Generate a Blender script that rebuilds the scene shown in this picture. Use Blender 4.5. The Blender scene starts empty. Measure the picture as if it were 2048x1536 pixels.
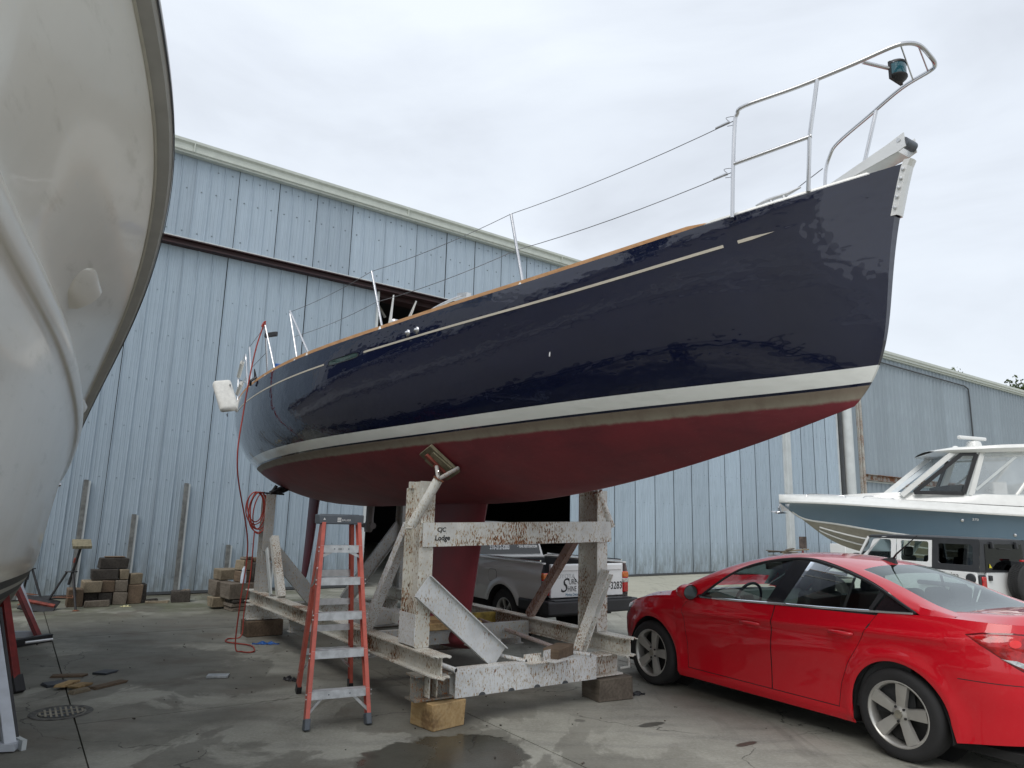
import bpy, math, random
import numpy as np
from mathutils import Vector, Matrix, Euler
rnd = random.Random(7)
SC = bpy.context.scene
COL = SC.collection
R = math.radians

# ------------------------------------------------------------------ camera, world, sun
CH = 1.69
FPX = 1417.0
up = np.array([194., 7506., -FPX]); up /= np.linalg.norm(up)
fwd = np.array([0, 0, -1.]); fh = fwd - up * fwd.dot(up); fh /= np.linalg.norm(fh)
rt = np.cross(fh, up)
CR = np.array([rt, fh, up])
cam_d = bpy.data.cameras.new('camera'); cam = bpy.data.objects.new('camera', cam_d); COL.objects.link(cam)
cam_d.sensor_width = 36.0; cam_d.lens = FPX / 2048 * 36; cam_d.clip_start = 0.05; cam_d.clip_end = 1500
m4 = Matrix.Identity(4)
for i in range(3):
    for j in range(3): m4[i][j] = float(CR[i][j])
m4[2][3] = CH
cam.matrix_world = m4
SC.camera = cam

world = bpy.data.worlds.new('World'); SC.world = world; world.use_nodes = True
wn = world.node_tree; wn.nodes.clear()
def _n(nt, t, **k):
    n = nt.nodes.new(t)
    for a, b in k.items(): setattr(n, a, b)
    return n
SUN_EL, SUN_AZ = 52, 205
o_ = _n(wn, 'ShaderNodeOutputWorld'); bg = _n(wn, 'ShaderNodeBackground'); bg2 = _n(wn, 'ShaderNodeBackground'); ad = _n(wn, 'ShaderNodeAddShader')
sky = _n(wn, 'ShaderNodeTexSky', sky_type='NISHITA'); sky.sun_disc = False
sky.sun_elevation = R(SUN_EL); sky.sun_rotation = R(SUN_AZ); sky.air_density = 1.5; sky.dust_density = 4
bg.inputs[1].default_value = 0.012
wn.links.new(sky.outputs[0], bg.inputs[0])
tc = _n(wn, 'ShaderNodeTexCoord'); mp = _n(wn, 'ShaderNodeMapping'); mp.inputs['Scale'].default_value = (1.6, 1.6, 4.2)
mp.inputs['Rotation'].default_value = (0.1, 0.15, 0.6)
nz = _n(wn, 'ShaderNodeTexNoise'); nz.inputs['Scale'].default_value = 1.15; nz.inputs['Detail'].default_value = 7; nz.inputs['Roughness'].default_value = .52
nz.inputs['Distortion'].default_value = .35
rp = _n(wn, 'ShaderNodeValToRGB')
rp.color_ramp.elements[0].position = .34; rp.color_ramp.elements[0].color = (.56, .595, .65, 1)
rp.color_ramp.elements[1].position = .66; rp.color_ramp.elements[1].color = (.76, .81, .865, 1)
e = rp.color_ramp.elements.new(.5); e.color = (.675, .72, .785, 1)
wn.links.new(tc.outputs['Generated'], mp.inputs[0]); wn.links.new(mp.outputs[0], nz.inputs['Vector'])
wn.links.new(nz.outputs[0], rp.inputs[0]); wn.links.new(rp.outputs[0], bg2.inputs[0]); bg2.inputs[1].default_value = .95
wn.links.new(bg.outputs[0], ad.inputs[0]); wn.links.new(bg2.outputs[0], ad.inputs[1]); wn.links.new(ad.outputs[0], o_.inputs[0])

sun_d = bpy.data.lights.new('sun', 'SUN'); sun = bpy.data.objects.new('sun', sun_d); COL.objects.link(sun)
sun_d.energy = 1.35; sun_d.angle = R(40); sun_d.color = (1, .97, .93)
sun.rotation_euler = (R(90 - SUN_EL), 0, R(180 - SUN_AZ)); sun.location = (0, 0, 30)
SC.view_settings.view_transform = 'Standard'; SC.view_settings.look = 'None'
SC.view_settings.gamma = 1; SC.view_settings.use_curve_mapping = False; SC.view_settings.exposure = 0.30
SC.cycles.max_bounces = 8; SC.cycles.transparent_max_bounces = 16

# ------------------------------------------------------------------ frames
AZ = R(-34.5)
U = Vector((math.sin(AZ), math.cos(AZ), 0)); V = Vector((math.cos(AZ), -math.sin(AZ), 0))
P0 = Vector((-0.56, 6.07, 0))
def uvw(u, v, z=0.0): return P0 + U * u + V * v + Vector((0, 0, z))

# ------------------------------------------------------------------ object helpers
def tag(o, label=None, cat=None, group=None, kind=None):
    if label: o['label'] = label
    if cat: o['category'] = cat
    if group: o['group'] = group
    if kind: o['kind'] = kind
    return o
def empty(name, loc=(0, 0, 0), rz=0.0, label=None, cat=None, group=None, rot=None, kind=None):
    o = bpy.data.objects.new(name, None); COL.objects.link(o); o.empty_display_size = .2
    o.location = loc; o.rotation_euler = rot if rot is not None else (0, 0, rz)
    return tag(o, label, cat, group, kind)
def copy_tree(o, parent=None):
    c = o.copy(); COL.objects.link(c); c.parent = parent
    for ch in list(o.children): copy_tree(ch, c)
    return c
def catmull(pts, n=6, closed=False):
    P = [Vector(p) for p in pts]; out = []
    m = len(P); rng = range(m if closed else m - 1)
    for i in rng:
        p1, p2 = P[i], P[(i + 1) % m]
        p0 = P[(i - 1) % m] if (closed or i > 0) else p1 * 2 - p2
        p3 = P[(i + 2) % m] if (closed or i < m - 2) else p2 * 2 - p1
        for k in range(n):
            t = k / n
            out.append(.5 * ((2 * p1) + (p2 - p0) * t + (2 * p0 - 5 * p1 + 4 * p2 - p3) * t * t + (3 * p1 - p0 - 3 * p2 + p3) * t ** 3))
    if not closed: out.append(P[-1].copy())
    return out
class MB:
    def __init__(s): s.v = []; s.f = []; s.m = []
    def add(s, vs, fs, mi=0):
        b = len(s.v); s.v += [tuple(p) for p in vs]
        for f in fs: s.f.append(tuple(b + i for i in f)); s.m.append(mi)
        return s
    def box(s, c, d, rot=None, mi=0, taper=1.0):
        hx, hy, hz = d[0] / 2, d[1] / 2, d[2] / 2
        vs = []
        for z in (-1, 1):
            t = taper if z > 0 else 1.0
            for x, y in ((-1, -1), (1, -1), (1, 1), (-1, 1)): vs.append(Vector((x * hx * t, y * hy * t, z * hz)))
        if rot is not None:
            M = rot if isinstance(rot, Matrix) else Euler(rot).to_matrix()
            vs = [M @ p for p in vs]
        c = Vector(c); vs = [p + c for p in vs]
        return s.add(vs, [(0, 3, 2, 1), (4, 5, 6, 7), (0, 1, 5, 4), (1, 2, 6, 5), (2, 3, 7, 6), (3, 0, 4, 7)], mi)
    def b2(s, x0, x1, y0, y1, z0, z1, mi=0):
        return s.box(((x0 + x1) / 2, (y0 + y1) / 2, (z0 + z1) / 2), (abs(x1 - x0), abs(y1 - y0), abs(z1 - z0)), None, mi)
    def prof(s, poly, p0, p1, upv=(0, 0, 1), mi=0, s1=1.0):
        """extrude 2D profile (a along side, b along up) from p0 to p1"""
        p0 = Vector(p0); p1 = Vector(p1); d = (p1 - p0).normalized(); u = Vector(upv)
        a = d.cross(u)
        if a.length < 1e-5: a = d.cross(Vector((1, 0, 0)))
        a.normalize(); b = a.cross(d).normalized(); n = len(poly)
        vs = [p0 + a * x + b * y for x, y in poly] + [p1 + (a * x + b * y) * s1 for x, y in poly]
        fs = [(i, (i + 1) % n, n + (i + 1) % n, n + i) for i in range(n)]
        fs += [tuple(range(n - 1, -1, -1)), tuple(range(n, 2 * n))]
        return s.add(vs, fs, mi)
    def tube(s, pts, r, seg=8, mi=0, closed=False, cap=True):
        P = [Vector(p) for p in pts]; n = len(P)
        rs = r if isinstance(r, (list, tuple)) else [r] * n
        T = []
        for i in range(n):
            a = P[(i - 1) % n] if (closed or i > 0) else P[0]; b = P[(i + 1) % n] if (closed or i < n - 1) else P[-1]
            t = b - a; T.append(t.normalized() if t.length > 1e-9 else Vector((0, 0, 1)))
        nn = T[0].orthogonal().normalized(); vs = []
        for i in range(n):
            nn = (nn - T[i] * nn.dot(T[i]))
            nn = nn.normalized() if nn.length > 1e-6 else T[i].orthogonal().normalized()
            bb = T[i].cross(nn)
            for k in range(seg):
                a = 2 * math.pi * k / seg; vs.append(P[i] + (nn * math.cos(a) + bb * math.sin(a)) * rs[i])
        fs = []
        for i in range(n if closed else n - 1):
            j = (i + 1) % n
            for k in range(seg):
                k2 = (k + 1) % seg; fs.append((i * seg + k, i * seg + k2, j * seg + k2, j * seg + k))
        if cap and not closed: fs += [tuple(range(seg - 1, -1, -1)), tuple((n - 1) * seg + k for k in range(seg))]
        return s.add(vs, fs, mi)
    def rod(s, a, b, r, seg=8, mi=0, r2=None): return s.tube([a, b], [r, r2 if r2 is not None else r], seg, mi)
    def grid(s, G, mi=0, flip=False, closeu=False):
        n = len(G); m = len(G[0]); vs = [p for row in G for p in row]; fs = []
        for i in range(n - 1 if not closeu else n):
            for j in range(m - 1):
                a, b, c, d = i * m + j, i * m + j + 1, ((i + 1) % n) * m + j + 1, ((i + 1) % n) * m + j
                fs.append((a, d, c, b) if flip else (a, b, c, d))
        return s.add(vs, fs, mi)
    def lathe(s, prof, c=(0, 0, 0), axis='y', seg=32, mi=0):
        c = Vector(c); G = []
        for k in range(seg):
            a = 2 * math.pi * k / seg; row = []
            for r, h in prof:
                if axis == 'y': p = Vector((r * math.cos(a), h, r * math.sin(a)))
                elif axis == 'z': p = Vector((r * math.cos(a), r * math.sin(a), h))
                else: p = Vector((h, r * math.cos(a), r * math.sin(a)))
                row.append(p + c)
            G.append(row)
        return s.grid(G, mi, False, True)
    def build(s, name, mats, parent=None, smooth=None, bevel=0, sub=0, solid=0, seg=2, wn=False):
        me = bpy.data.meshes.new(name); me.from_pydata(s.v, [], s.f)
        mats = mats if isinstance(mats, (list, tuple)) else [mats]
        for x in mats: me.materials.append(x)
        if len(mats) > 1: me.polygons.foreach_set('material_index', s.m)
        me.validate(); me.update()
        return link(name, me, parent, smooth, bevel, sub, solid, seg)
def link(name, me, parent=None, smooth=None, bevel=0, sub=0, solid=0, seg=2):
    if smooth is not None:
        me.polygons.foreach_set('use_smooth', [True] * len(me.polygons))
        if smooth < 180: me.set_sharp_from_angle(angle=R(smooth))
    o = bpy.data.objects.new(name, me); COL.objects.link(o); o.parent = parent
    if solid:
        q = o.modifiers.new('solid', 'SOLIDIFY'); q.thickness = solid; q.offset = 0
    if bevel:
        q = o.modifiers.new('bevel', 'BEVEL'); q.width = bevel; q.segments = seg; q.limit_method = 'ANGLE'; q.angle_limit = R(40)
        if smooth is None:
            me.polygons.foreach_set('use_smooth', [True] * len(me.polygons)); me.set_sharp_from_angle(angle=R(80)); q.harden_normals = False
    if sub:
        q = o.modifiers.new('sub', 'SUBSURF'); q.levels = sub; q.render_levels = sub
    return o
def iprof(h, w, tw, tf):
    a, b = w / 2, h / 2
    return [(-a, -b), (a, -b), (a, -b + tf), (tw / 2, -b + tf), (tw / 2, b - tf), (a, b - tf), (a, b), (-a, b), (-a, b - tf), (-tw / 2, b - tf), (-tw / 2, -b + tf), (-a, -b + tf)]
def cprof(h, w, t):  # channel opening to +a
    b = h / 2; q = math.copysign(t, w)
    return [(0, -b), (w, -b), (w, -b + t), (q, -b + t), (q, b - t), (w, b - t), (w, b), (0, b)]
def rprof(w, h): return [(-w / 2, -h / 2), (w / 2, -h / 2), (w / 2, h / 2), (-w / 2, h / 2)]
def text(name, body, size, parent, mat, M, depth=.0015, align='LEFT', xs=1.0, shear=0.0, bold=0.0):
    c = bpy.data.curves.new(name, 'FONT'); c.body = body; c.size = size; c.extrude = depth; c.align_x = align; c.shear = shear
    c.resolution_u = 3; c.offset = bold
    t = bpy.data.objects.new(name, c); COL.objects.link(t)
    dg = bpy.context.evaluated_depsgraph_get(); me = bpy.data.meshes.new_from_object(t.evaluated_get(dg))
    bpy.data.objects.remove(t); me.materials.clear(); me.materials.append(mat); me.name = name
    me.transform(M @ Matrix.Diagonal((xs, 1, 1, 1)))
    o = bpy.data.objects.new(name, me); COL.objects.link(o); o.parent = parent
    return o
def frame(origin, xdir, ydir):
    x = Vector(xdir).normalized(); y = Vector(ydir); y = (y - x * y.dot(x)).normalized(); z = x.cross(y)
    M = Matrix.Identity(4)
    for i in range(3): M[i][0] = x[i]; M[i][1] = y[i]; M[i][2] = z[i]; M[i][3] = origin[i]
    return M

# ------------------------------------------------------------------ materials
class NT:
    def __init__(s, name):
        s.mat = bpy.data.materials.new(name); s.mat.use_nodes = True; s.nt = s.mat.node_tree; s.nt.nodes.clear()
        s.out = s.n('ShaderNodeOutputMaterial'); s.b = s.n('ShaderNodeBsdfPrincipled'); s.l(s.b.outputs[0], s.out.inputs[0])
        s.tc = s.n('ShaderNodeTexCoord'); s.P = s.tc.outputs['Object']
    def n(s, t, **k):
        x = s.nt.nodes.new(t)
        for a, b in k.items(): setattr(x, a, b)
        return x
    def l(s, a, b): s.nt.links.new(a, b)
    def put(s, sock, val):
        if isinstance(val, bpy.types.NodeSocket): s.l(val, sock)
        elif isinstance(val, (tuple, list)) and sock.type == 'RGBA' and len(val) == 3: sock.default_value = (*val, 1)
        else: sock.default_value = val
    def map(s, vec, sc=(1, 1, 1), loc=(0, 0, 0), rot=(0, 0, 0)):
        x = s.n('ShaderNodeMapping'); s.l(vec, x.inputs[0]); x.inputs['Scale'].default_value = sc; x.inputs['Location'].default_value = loc; x.inputs['Rotation'].default_value = rot
        return x.outputs[0]
    def noise(s, sc=5, det=4, ro=.55, vec=None, dist=0):
        x = s.n('ShaderNodeTexNoise'); s.l(vec or s.P, x.inputs['Vector']); x.inputs['Scale'].default_value = sc; x.inputs['Detail'].default_value = det
        x.inputs['Roughness'].default_value = ro; x.inputs['Distortion'].default_value = dist
        return x.outputs[0]
    def voro(s, sc=5, vec=None, feature='F1', rnd_=1.0):
        x = s.n('ShaderNodeTexVoronoi', feature=feature); s.l(vec or s.P, x.inputs['Vector']); x.inputs['Scale'].default_value = sc; x.inputs['Randomness'].default_value = rnd_
        return x.outputs[0]
    def mth(s, op, a, b=0.0, c=None, clamp=False):
        x = s.n('ShaderNodeMath', operation=op, use_clamp=clamp); s.put(x.inputs[0], a); s.put(x.inputs[1], b)
        if c is not None: s.put(x.inputs[2], c)
        return x.outputs[0]
    def step(s, v, a, b):  # smooth 0..1 from a to b
        x = s.n('ShaderNodeMapRange', interpolation_type='SMOOTHSTEP'); s.put(x.inputs[0], v); x.inputs[1].default_value = a; x.inputs[2].default_value = b
        return x.outputs[0]
    def rng(s, v, a, b, c, d):
        x = s.n('ShaderNodeMapRange'); s.put(x.inputs[0], v)
        for i, q in enumerate((a, b, c, d)): x.inputs[1 + i].default_value = q
        return x.outputs[0]
    def mix(s, f, a, b, mode='MIX'):
        x = s.n('ShaderNodeMix', data_type='RGBA', blend_type=mode); s.put(x.inputs[0], f); s.put(x.inputs[6], a); s.put(x.inputs[7], b)
        return x.outputs[2]
    def sep(s, v):
        x = s.n('ShaderNodeSeparateXYZ'); s.l(v, x.inputs[0]); return x.outputs
    def bump(s, h, st=.3, d=.01, n=None):
        x = s.n('ShaderNodeBump'); x.inputs['Strength'].default_value = st; x.inputs['Distance'].default_value = d; s.l(h, x.inputs['Height'])
        if n is not None: s.l(n, x.inputs['Normal'])
        return x.outputs[0]
    def set(s, **k):
        nm = dict(col='Base Color', rough='Roughness', metal='Metallic', normal='Normal', coat='Coat Weight', coatr='Coat Roughness', spec='Specular IOR Level', trans='Transmission Weight', ior='IOR', emis='Emission Color', emist='Emission Strength', alpha='Alpha', sss='Subsurface Weight')
        for a, b in k.items(): s.put(s.b.inputs[nm[a]], b)
        return s
    def orand(s):
        x = s.n('ShaderNodeObjectInfo'); return x.outputs['Random']
def simple(name, col, rough=.5, metal=0., var=.12, sc=6, bump=0., coat=0., spec=.5, det=4):
    s = NT(name); a = s.noise(sc, det)
    c1 = tuple(max(0, x * (1 - var)) for x in col); c2 = tuple(min(1, x * (1 + var)) for x in col)
    s.set(col=s.mix(s.step(a, .3, .7), c1, c2), rough=s.rng(a, .3, .7, max(0, rough - .06), min(1, rough + .06)), metal=metal, coat=coat, spec=spec)
    if coat: s.set(coatr=.03)
    if bump: s.set(normal=s.bump(s.noise(sc * 12, 4), bump, .004))
    return s.mat
def glassmat(name, tint=(.8, .85, .83), refl=(.9, .95, 1), rough=.01, ior=1.5):
    s = NT(name); tr = s.n('ShaderNodeBsdfTransparent'); gl = s.n('ShaderNodeBsdfGlossy'); fr = s.n('ShaderNodeFresnel'); mx = s.n('ShaderNodeMixShader')
    tr.inputs[0].default_value = (*tint, 1); gl.inputs[0].default_value = (*refl, 1); gl.inputs['Roughness'].default_value = rough; fr.inputs[0].default_value = ior
    s.l(fr.outputs[0], mx.inputs[0]); s.l(tr.outputs[0], mx.inputs[1]); s.l(gl.outputs[0], mx.inputs[2]); s.l(mx.outputs[0], s.out.inputs[0])
    return s.mat

M = {}
# --- concrete yard
def concrete():
    s = NT('yard_concrete'); P = s.P
    big = s.noise(.35, 5, .6); mid = s.noise(2.2, 6, .65); fine = s.noise(38, 4, .7); grit = s.noise(160, 2, .6)
    streak = s.noise(1.3, 5, .6, s.map(P, (1.0, 3.6, 1), rot=(0, 0, R(-36))))
    c = s.mix(s.step(big, .32, .68), (.26, .257, .218), (.37, .365, .315))
    c = s.mix(s.mth('MULTIPLY', s.step(mid, .4, .72), .55), c, (.17, .167, .138))
    c = s.mix(s.mth('MULTIPLY', s.step(streak, .48, .68), .45), c, (.15, .147, .132))
    c = s.mix(s.mth('MULTIPLY', s.step(fine, .42, .7), .35), c, (.42, .415, .385))
    # per-slab tone
    x = s.n('ShaderNodeHueSaturation'); s.l(c, x.inputs['Color']); s.l(s.rng(s.orand(), 0, 1, .86, 1.1), x.inputs['Value']); c = x.outputs[0]
    # frame u, v
    px = s.sep(P)
    u = s.mth('ADD', s.mth('MULTIPLY', s.mth('SUBTRACT', px[0], P0.x), U.x), s.mth('MULTIPLY', s.mth('SUBTRACT', px[1], P0.y), U.y))
    v = s.mth('ADD', s.mth('MULTIPLY', s.mth('SUBTRACT', px[0], P0.x), V.x), s.mth('MULTIPLY', s.mth('SUBTRACT', px[1], P0.y), V.y))
    # algae towards the hangar foot (left)
    al = s.mth('MULTIPLY', s.step(u, 6.6, 8.4), s.mth('SUBTRACT', 1.0, s.step(v, 1.5, 5.0)))
    al = s.mth('MULTIPLY', al, s.step(s.noise(1.1, 5, .6, s.map(P, (1, 1, 1))), .25, .65))
    c = s.mix(s.mth('MULTIPLY', al, .75), c, (.062, .07, .030))
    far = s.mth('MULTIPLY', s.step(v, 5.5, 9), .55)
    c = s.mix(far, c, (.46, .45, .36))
    # damp patches, then soft dark ellipses under cradle and car (uc, vc, ru, rv, soft, strength)
    cb = s.n('ShaderNodeCombineXYZ'); s.l(u, cb.inputs[0]); s.l(v, cb.inputs[1]); UV = cb.outputs[0]
    wob = s.noise(2.4, 6, .62); wob2 = s.noise(9, 5, .6)
    wet_dark = None; wet2 = None
    def ell(uc, vc, ru, rv, soft=.16, amp=.9):
        m = s.n('ShaderNodeVectorMath', operation='SUBTRACT'); s.l(UV, m.inputs[0]); m.inputs[1].default_value = (uc, vc, 0)
        q = s.n('ShaderNodeVectorMath', operation='DIVIDE'); s.l(m.outputs[0], q.inputs[0]); q.inputs[1].default_value = (ru, rv, 1)
        l_ = s.n('ShaderNodeVectorMath', operation='LENGTH'); s.l(q.outputs[0], l_.inputs[0])
        d = s.mth('ADD', l_.outputs['Value'], s.mth('ADD', s.mth('MULTIPLY', s.mth('SUBTRACT', wob, .5), amp * 1.6), s.mth('MULTIPLY', s.mth('SUBTRACT', wob2, .5), amp * .5)))
        return s.mth('SUBTRACT', 1.0, s.step(d, 1 - soft, 1 + soft))
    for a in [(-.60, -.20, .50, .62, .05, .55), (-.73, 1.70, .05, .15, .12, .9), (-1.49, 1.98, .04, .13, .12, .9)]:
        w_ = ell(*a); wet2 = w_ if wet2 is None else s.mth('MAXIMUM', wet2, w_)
    for a in [(3.7, -1.55, 1.15, 1.0, .16, .9), (1.25, -1.35, .28, .5, .7, .8), (6.2, -1.2, 1.6, 1.5, .4, .9), (2.3, -.75, .35, .55, .5, .8), (.62, -.45, .18, .25, .6, .5), (1.0, -2.05, .25, .3, .6, .6),
              (1.5, -2.6, .9, .5, .5, .8), (4.6, -2.7, 1.2, .3, .3, .8), (2.2, 1.0, 1.7, 1.1, .6, .7), (4.8, 1.0, 1.2, 1.2, .6, .7), (-.5, 3.3, 1.0, 1.0, .8, .4)]:
        w_ = ell(*a); wet_dark = w_ if wet_dark is None else s.mth('MAXIMUM', wet_dark, w_)
    pt = s.step(s.noise(.62, 7, .6, s.map(P, (1.5, .8, 1), rot=(0, 0, R(-36))), .6), .485, .515)
    pt = s.mth('MULTIPLY', pt, s.mth('SUBTRACT', 1.0, s.step(v, .2, 2.2)))
    wet_dark = s.mth('MAXIMUM', wet_dark, s.mth('MULTIPLY', pt, .8))
    c = s.mix(s.mth('MULTIPLY', wet_dark, .62), c, (.075, .070, .055))
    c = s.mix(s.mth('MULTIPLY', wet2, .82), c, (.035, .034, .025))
    # rust brown tint in patches
    br = s.mth('MULTIPLY', wet_dark, s.step(s.noise(1.7, 4, .5), .5, .72))
    c = s.mix(s.mth('MULTIPLY', br, .3), c, (.09, .05, .028))
    # cracks
    wv = s.n('ShaderNodeVectorMath', operation='ADD'); s.l(P, wv.inputs[0])
    nv = s.n('ShaderNodeTexNoise'); s.l(P, nv.inputs['Vector']); nv.inputs['Scale'].default_value = 2.2; nv.inputs['Detail'].default_value = 6
    sc_ = s.n('ShaderNodeVectorMath', operation='SCALE'); s.l(nv.outputs['Color'], sc_.inputs[0]); sc_.inputs['Scale'].default_value = .5; s.l(sc_.outputs[0], wv.inputs[1])
    cr = s.voro(.42, wv.outputs[0], 'DISTANCE_TO_EDGE')
    ck = s.mth('MULTIPLY', s.mth('SUBTRACT', 1.0, s.step(cr, .0008, .0030)), s.step(s.noise(.8, 3), .40, .56))
    c = s.mix(s.mth('MULTIPLY', ck, .7), c, (.02, .019, .017))
    # pits and specks
    sp = s.mth('MULTIPLY', s.mth('SUBTRACT', 1.0, s.step(s.voro(21), .04, .1)), s.step(s.noise(3.3, 2), .55, .62))
    c = s.mix(sp, c, (.03, .028, .025))
    oil = s.mth('MULTIPLY', s.mth('SUBTRACT', 1.0, s.step(s.mth('ADD', s.voro(1.7), s.mth('MULTIPLY', s.mth('SUBTRACT', wob2, .5), .12)), .055, .10)), s.step(s.noise(.9, 2), .48, .56))
    c = s.mix(s.mth('MULTIPLY', oil, .55), c, (.05, .047, .04))
    tyre = s.noise(5.5, 4, .6, s.map(P, (1, .06, 1), rot=(0, 0, R(-2))))
    c = s.mix(s.mth('MULTIPLY', s.mth('MULTIPLY', s.step(tyre, .56, .64), s.step(v, 1.6, 2.6)), .28), c, (.10, .10, .09))
    rough = s.mth('SUBTRACT', s.rng(mid, .3, .7, .78, .92), s.mth('ADD', s.mth('MULTIPLY', wet_dark, .16), s.mth('MULTIPLY', wet2, .5)))
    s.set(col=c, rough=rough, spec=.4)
    h = s.mth('ADD', s.mth('MULTIPLY', fine, .5), s.mth('SUBTRACT', s.mth('MULTIPLY', grit, .35), s.mth('MULTIPLY', ck, 3)))
    s.set(normal=s.bump(h, .35, .004))
    return s.mat
M['concrete'] = concrete()
M['joint'] = simple('joint_filler', (.03, .028, .024), .95, var=.4, sc=30)
def panelmat(name, base, dark, streak=.5, low=True, rust=.0):
    s = NT(name); P = s.P; z = s.sep(P)[2]
    st = s.noise(7, 5, .65, s.map(P, (3.0, 1, .10))); st2 = s.noise(26, 4, .6, s.map(P, (3, 1, .07))); b = s.noise(1.2, 4)
    c = s.mix(s.mth('MULTIPLY', s.step(st, .42, .66), streak), base, dark)
    c = s.mix(s.mth('MULTIPLY', s.step(st2, .52, .66), streak * .8), c, tuple(x * .62 for x in dark))
    c = s.mix(s.mth('MULTIPLY', s.step(b, .5, .75), .35), c, tuple(min(1, x * 1.15) for x in base))
    x = s.n('ShaderNodeHueSaturation'); s.l(c, x.inputs['Color']); s.l(s.rng(s.orand(), 0, 1, .90, 1.08), x.inputs['Value']); c = x.outputs[0]
    if low:
        g = s.mth('MULTIPLY', s.mth('SUBTRACT', 1.0, s.step(z, .0, 1.25)), s.step(s.noise(4, 5, .6, s.map(P, (2.5, 1, .6))), .3, .65))
        c = s.mix(s.mth('MULTIPLY', g, .6), c, (.12, .125, .10))
        # dings where the paint has gone
        dg = s.mth('MULTIPLY', s.step(s.noise(9, 5, .7, s.map(P, (1, 1, .8))), .66, .70), s.mth('SUBTRACT', 1.0, s.step(z, .9, 1.5)))
        c = s.mix(s.mth('MULTIPLY', dg, .7), c, (.07, .06, .05))
    s.set(col=c, rough=.62, spec=.35)
    return s.mat
M['panel'] = panelmat('blue_panel_steel', (.355, .432, .50), (.26, .318, .37), .38)
M['panel_up'] = panelmat('upper_panel_steel', (.375, .452, .525), (.30, .362, .42), .35, False)
M['panel_r'] = panelmat('light_panel_steel', (.395, .48, .555), (.25, .305, .36), .42)
M['annex'] = panelmat('grey_blue_corrugated', (.275, .325, .365), (.21, .25, .28), .35, False)
M['fascia'] = simple('fascia_paint', (.50, .53, .48), .5, var=.06)
M['maroon'] = simple('maroon_steel', (.028, .008, .009), .6, var=.3)
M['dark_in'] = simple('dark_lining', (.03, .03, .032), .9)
M['screw'] = simple('screw_head', (.17, .205, .23), .6)
M['seam_dark'] = simple('dark_seam_strip', (.07, .075, .08), .8)  # plain dark tone for door rails, gaps and notches
M['white_paint'] = simple('white_paint', (.70, .71, .70), .35, var=.05)
M['trim_white'] = simple('weathered_white_trim', (.55, .58, .58), .6, var=.07, sc=2.5)
M['batten'] = simple('grey_guard_batten', (.15, .155, .15), .8, var=.3, sc=9)
M['conduit'] = simple('dark_conduit', (.05, .055, .06), .6)
# --- rusty painted steel
def rusty(name, paint=(.60, .60, .56), amount=.5, low=(.50, .43, .30), seed=0, mask=None):
    paint = tuple(min(.8, x * 1.14) for x in paint)
    s = NT(name); P = s.map(s.P, (1, 1, 1), (seed * 3.1, seed * 1.7, seed))
    a = s.noise(2.6, 5, .6, P); sp = s.noise(62, 3, .6, s.map(P, (1.5, 1.5, .55))); sp2 = s.noise(150, 2, .6, P)
    if mask: a = s.mth('ADD', a, mask(s))
    base = s.mix(s.step(s.noise(5, 4, .6, P), .35, .7), paint, tuple(x * .8 for x in paint))
    t0 = .602 - amount * .085; halo = s.step(s.mth('ADD', sp, s.mth('MULTIPLY', s.mth('SUBTRACT', a, .5), amount)), t0 - .07, t0 + .01)
    c = s.mix(s.mth('MULTIPLY', halo, .75), base, low)
    th = s.mth('ADD', s.mth('ADD', s.mth('MULTIPLY', sp, .75), s.mth('MULTIPLY', sp2, .25)), s.mth('MULTIPLY', s.mth('SUBTRACT', a, .5), amount))
    rm = s.step(th, t0, t0 + .045)
    rc = s.mix(s.step(s.noise(15, 3, .6, P), .35, .65), (.10, .042, .02), (.28, .11, .04))
    c = s.mix(rm, c, rc)
    # whole rusted blotches
    bl = s.step(s.mth('ADD', s.noise(3.7, 6, .68, s.map(P, (1, 1, 1), (5, 5, 5))), s.mth('MULTIPLY', s.mth('SUBTRACT', sp, .5), .35)), .665, .70)
    c = s.mix(s.mth('MULTIPLY', bl, .8), c, rc)
    s.set(col=c, rough=s.rng(rm, 0, 1, .45, .9), spec=.4, normal=s.bump(s.mth('SUBTRACT', s.mth('MULTIPLY', sp2, .15), rm), .5, .003))
    return s.mat
M['rust_heavy'] = rusty('flaking_white_paint', (.58, .575, .53), .62, seed=1)
M['rust'] = rusty('rust_speckled_white_paint', (.60, .60, .57), .42, seed=2)
M['rust_light'] = rusty('white_paint_few_rust_specks', (.60, .62, .63), .22, seed=3)
M['paint_clean'] = rusty('clean_grey_white_paint', (.56, .58, .59), -.25, seed=6)
M['rust_pink'] = rusty('pinkish_rust_stained_paint', (.36, .28, .25), .5, (.33, .22, .17), seed=4)
M['grey_steel'] = rusty('grey_white_channel_steel', (.40, .41, .41), .18, seed=5)
M['rust_end'] = simple('brown_rust', (.16, .06, .028), .9, var=.45, sc=30)
M['redox'] = simple('red_oxide_steel', (.20, .045, .03), .6, var=.35, sc=12)
M['dark_steel'] = simple('blackened_steel', (.022, .022, .024), .55, var=.4, sc=12)
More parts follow.
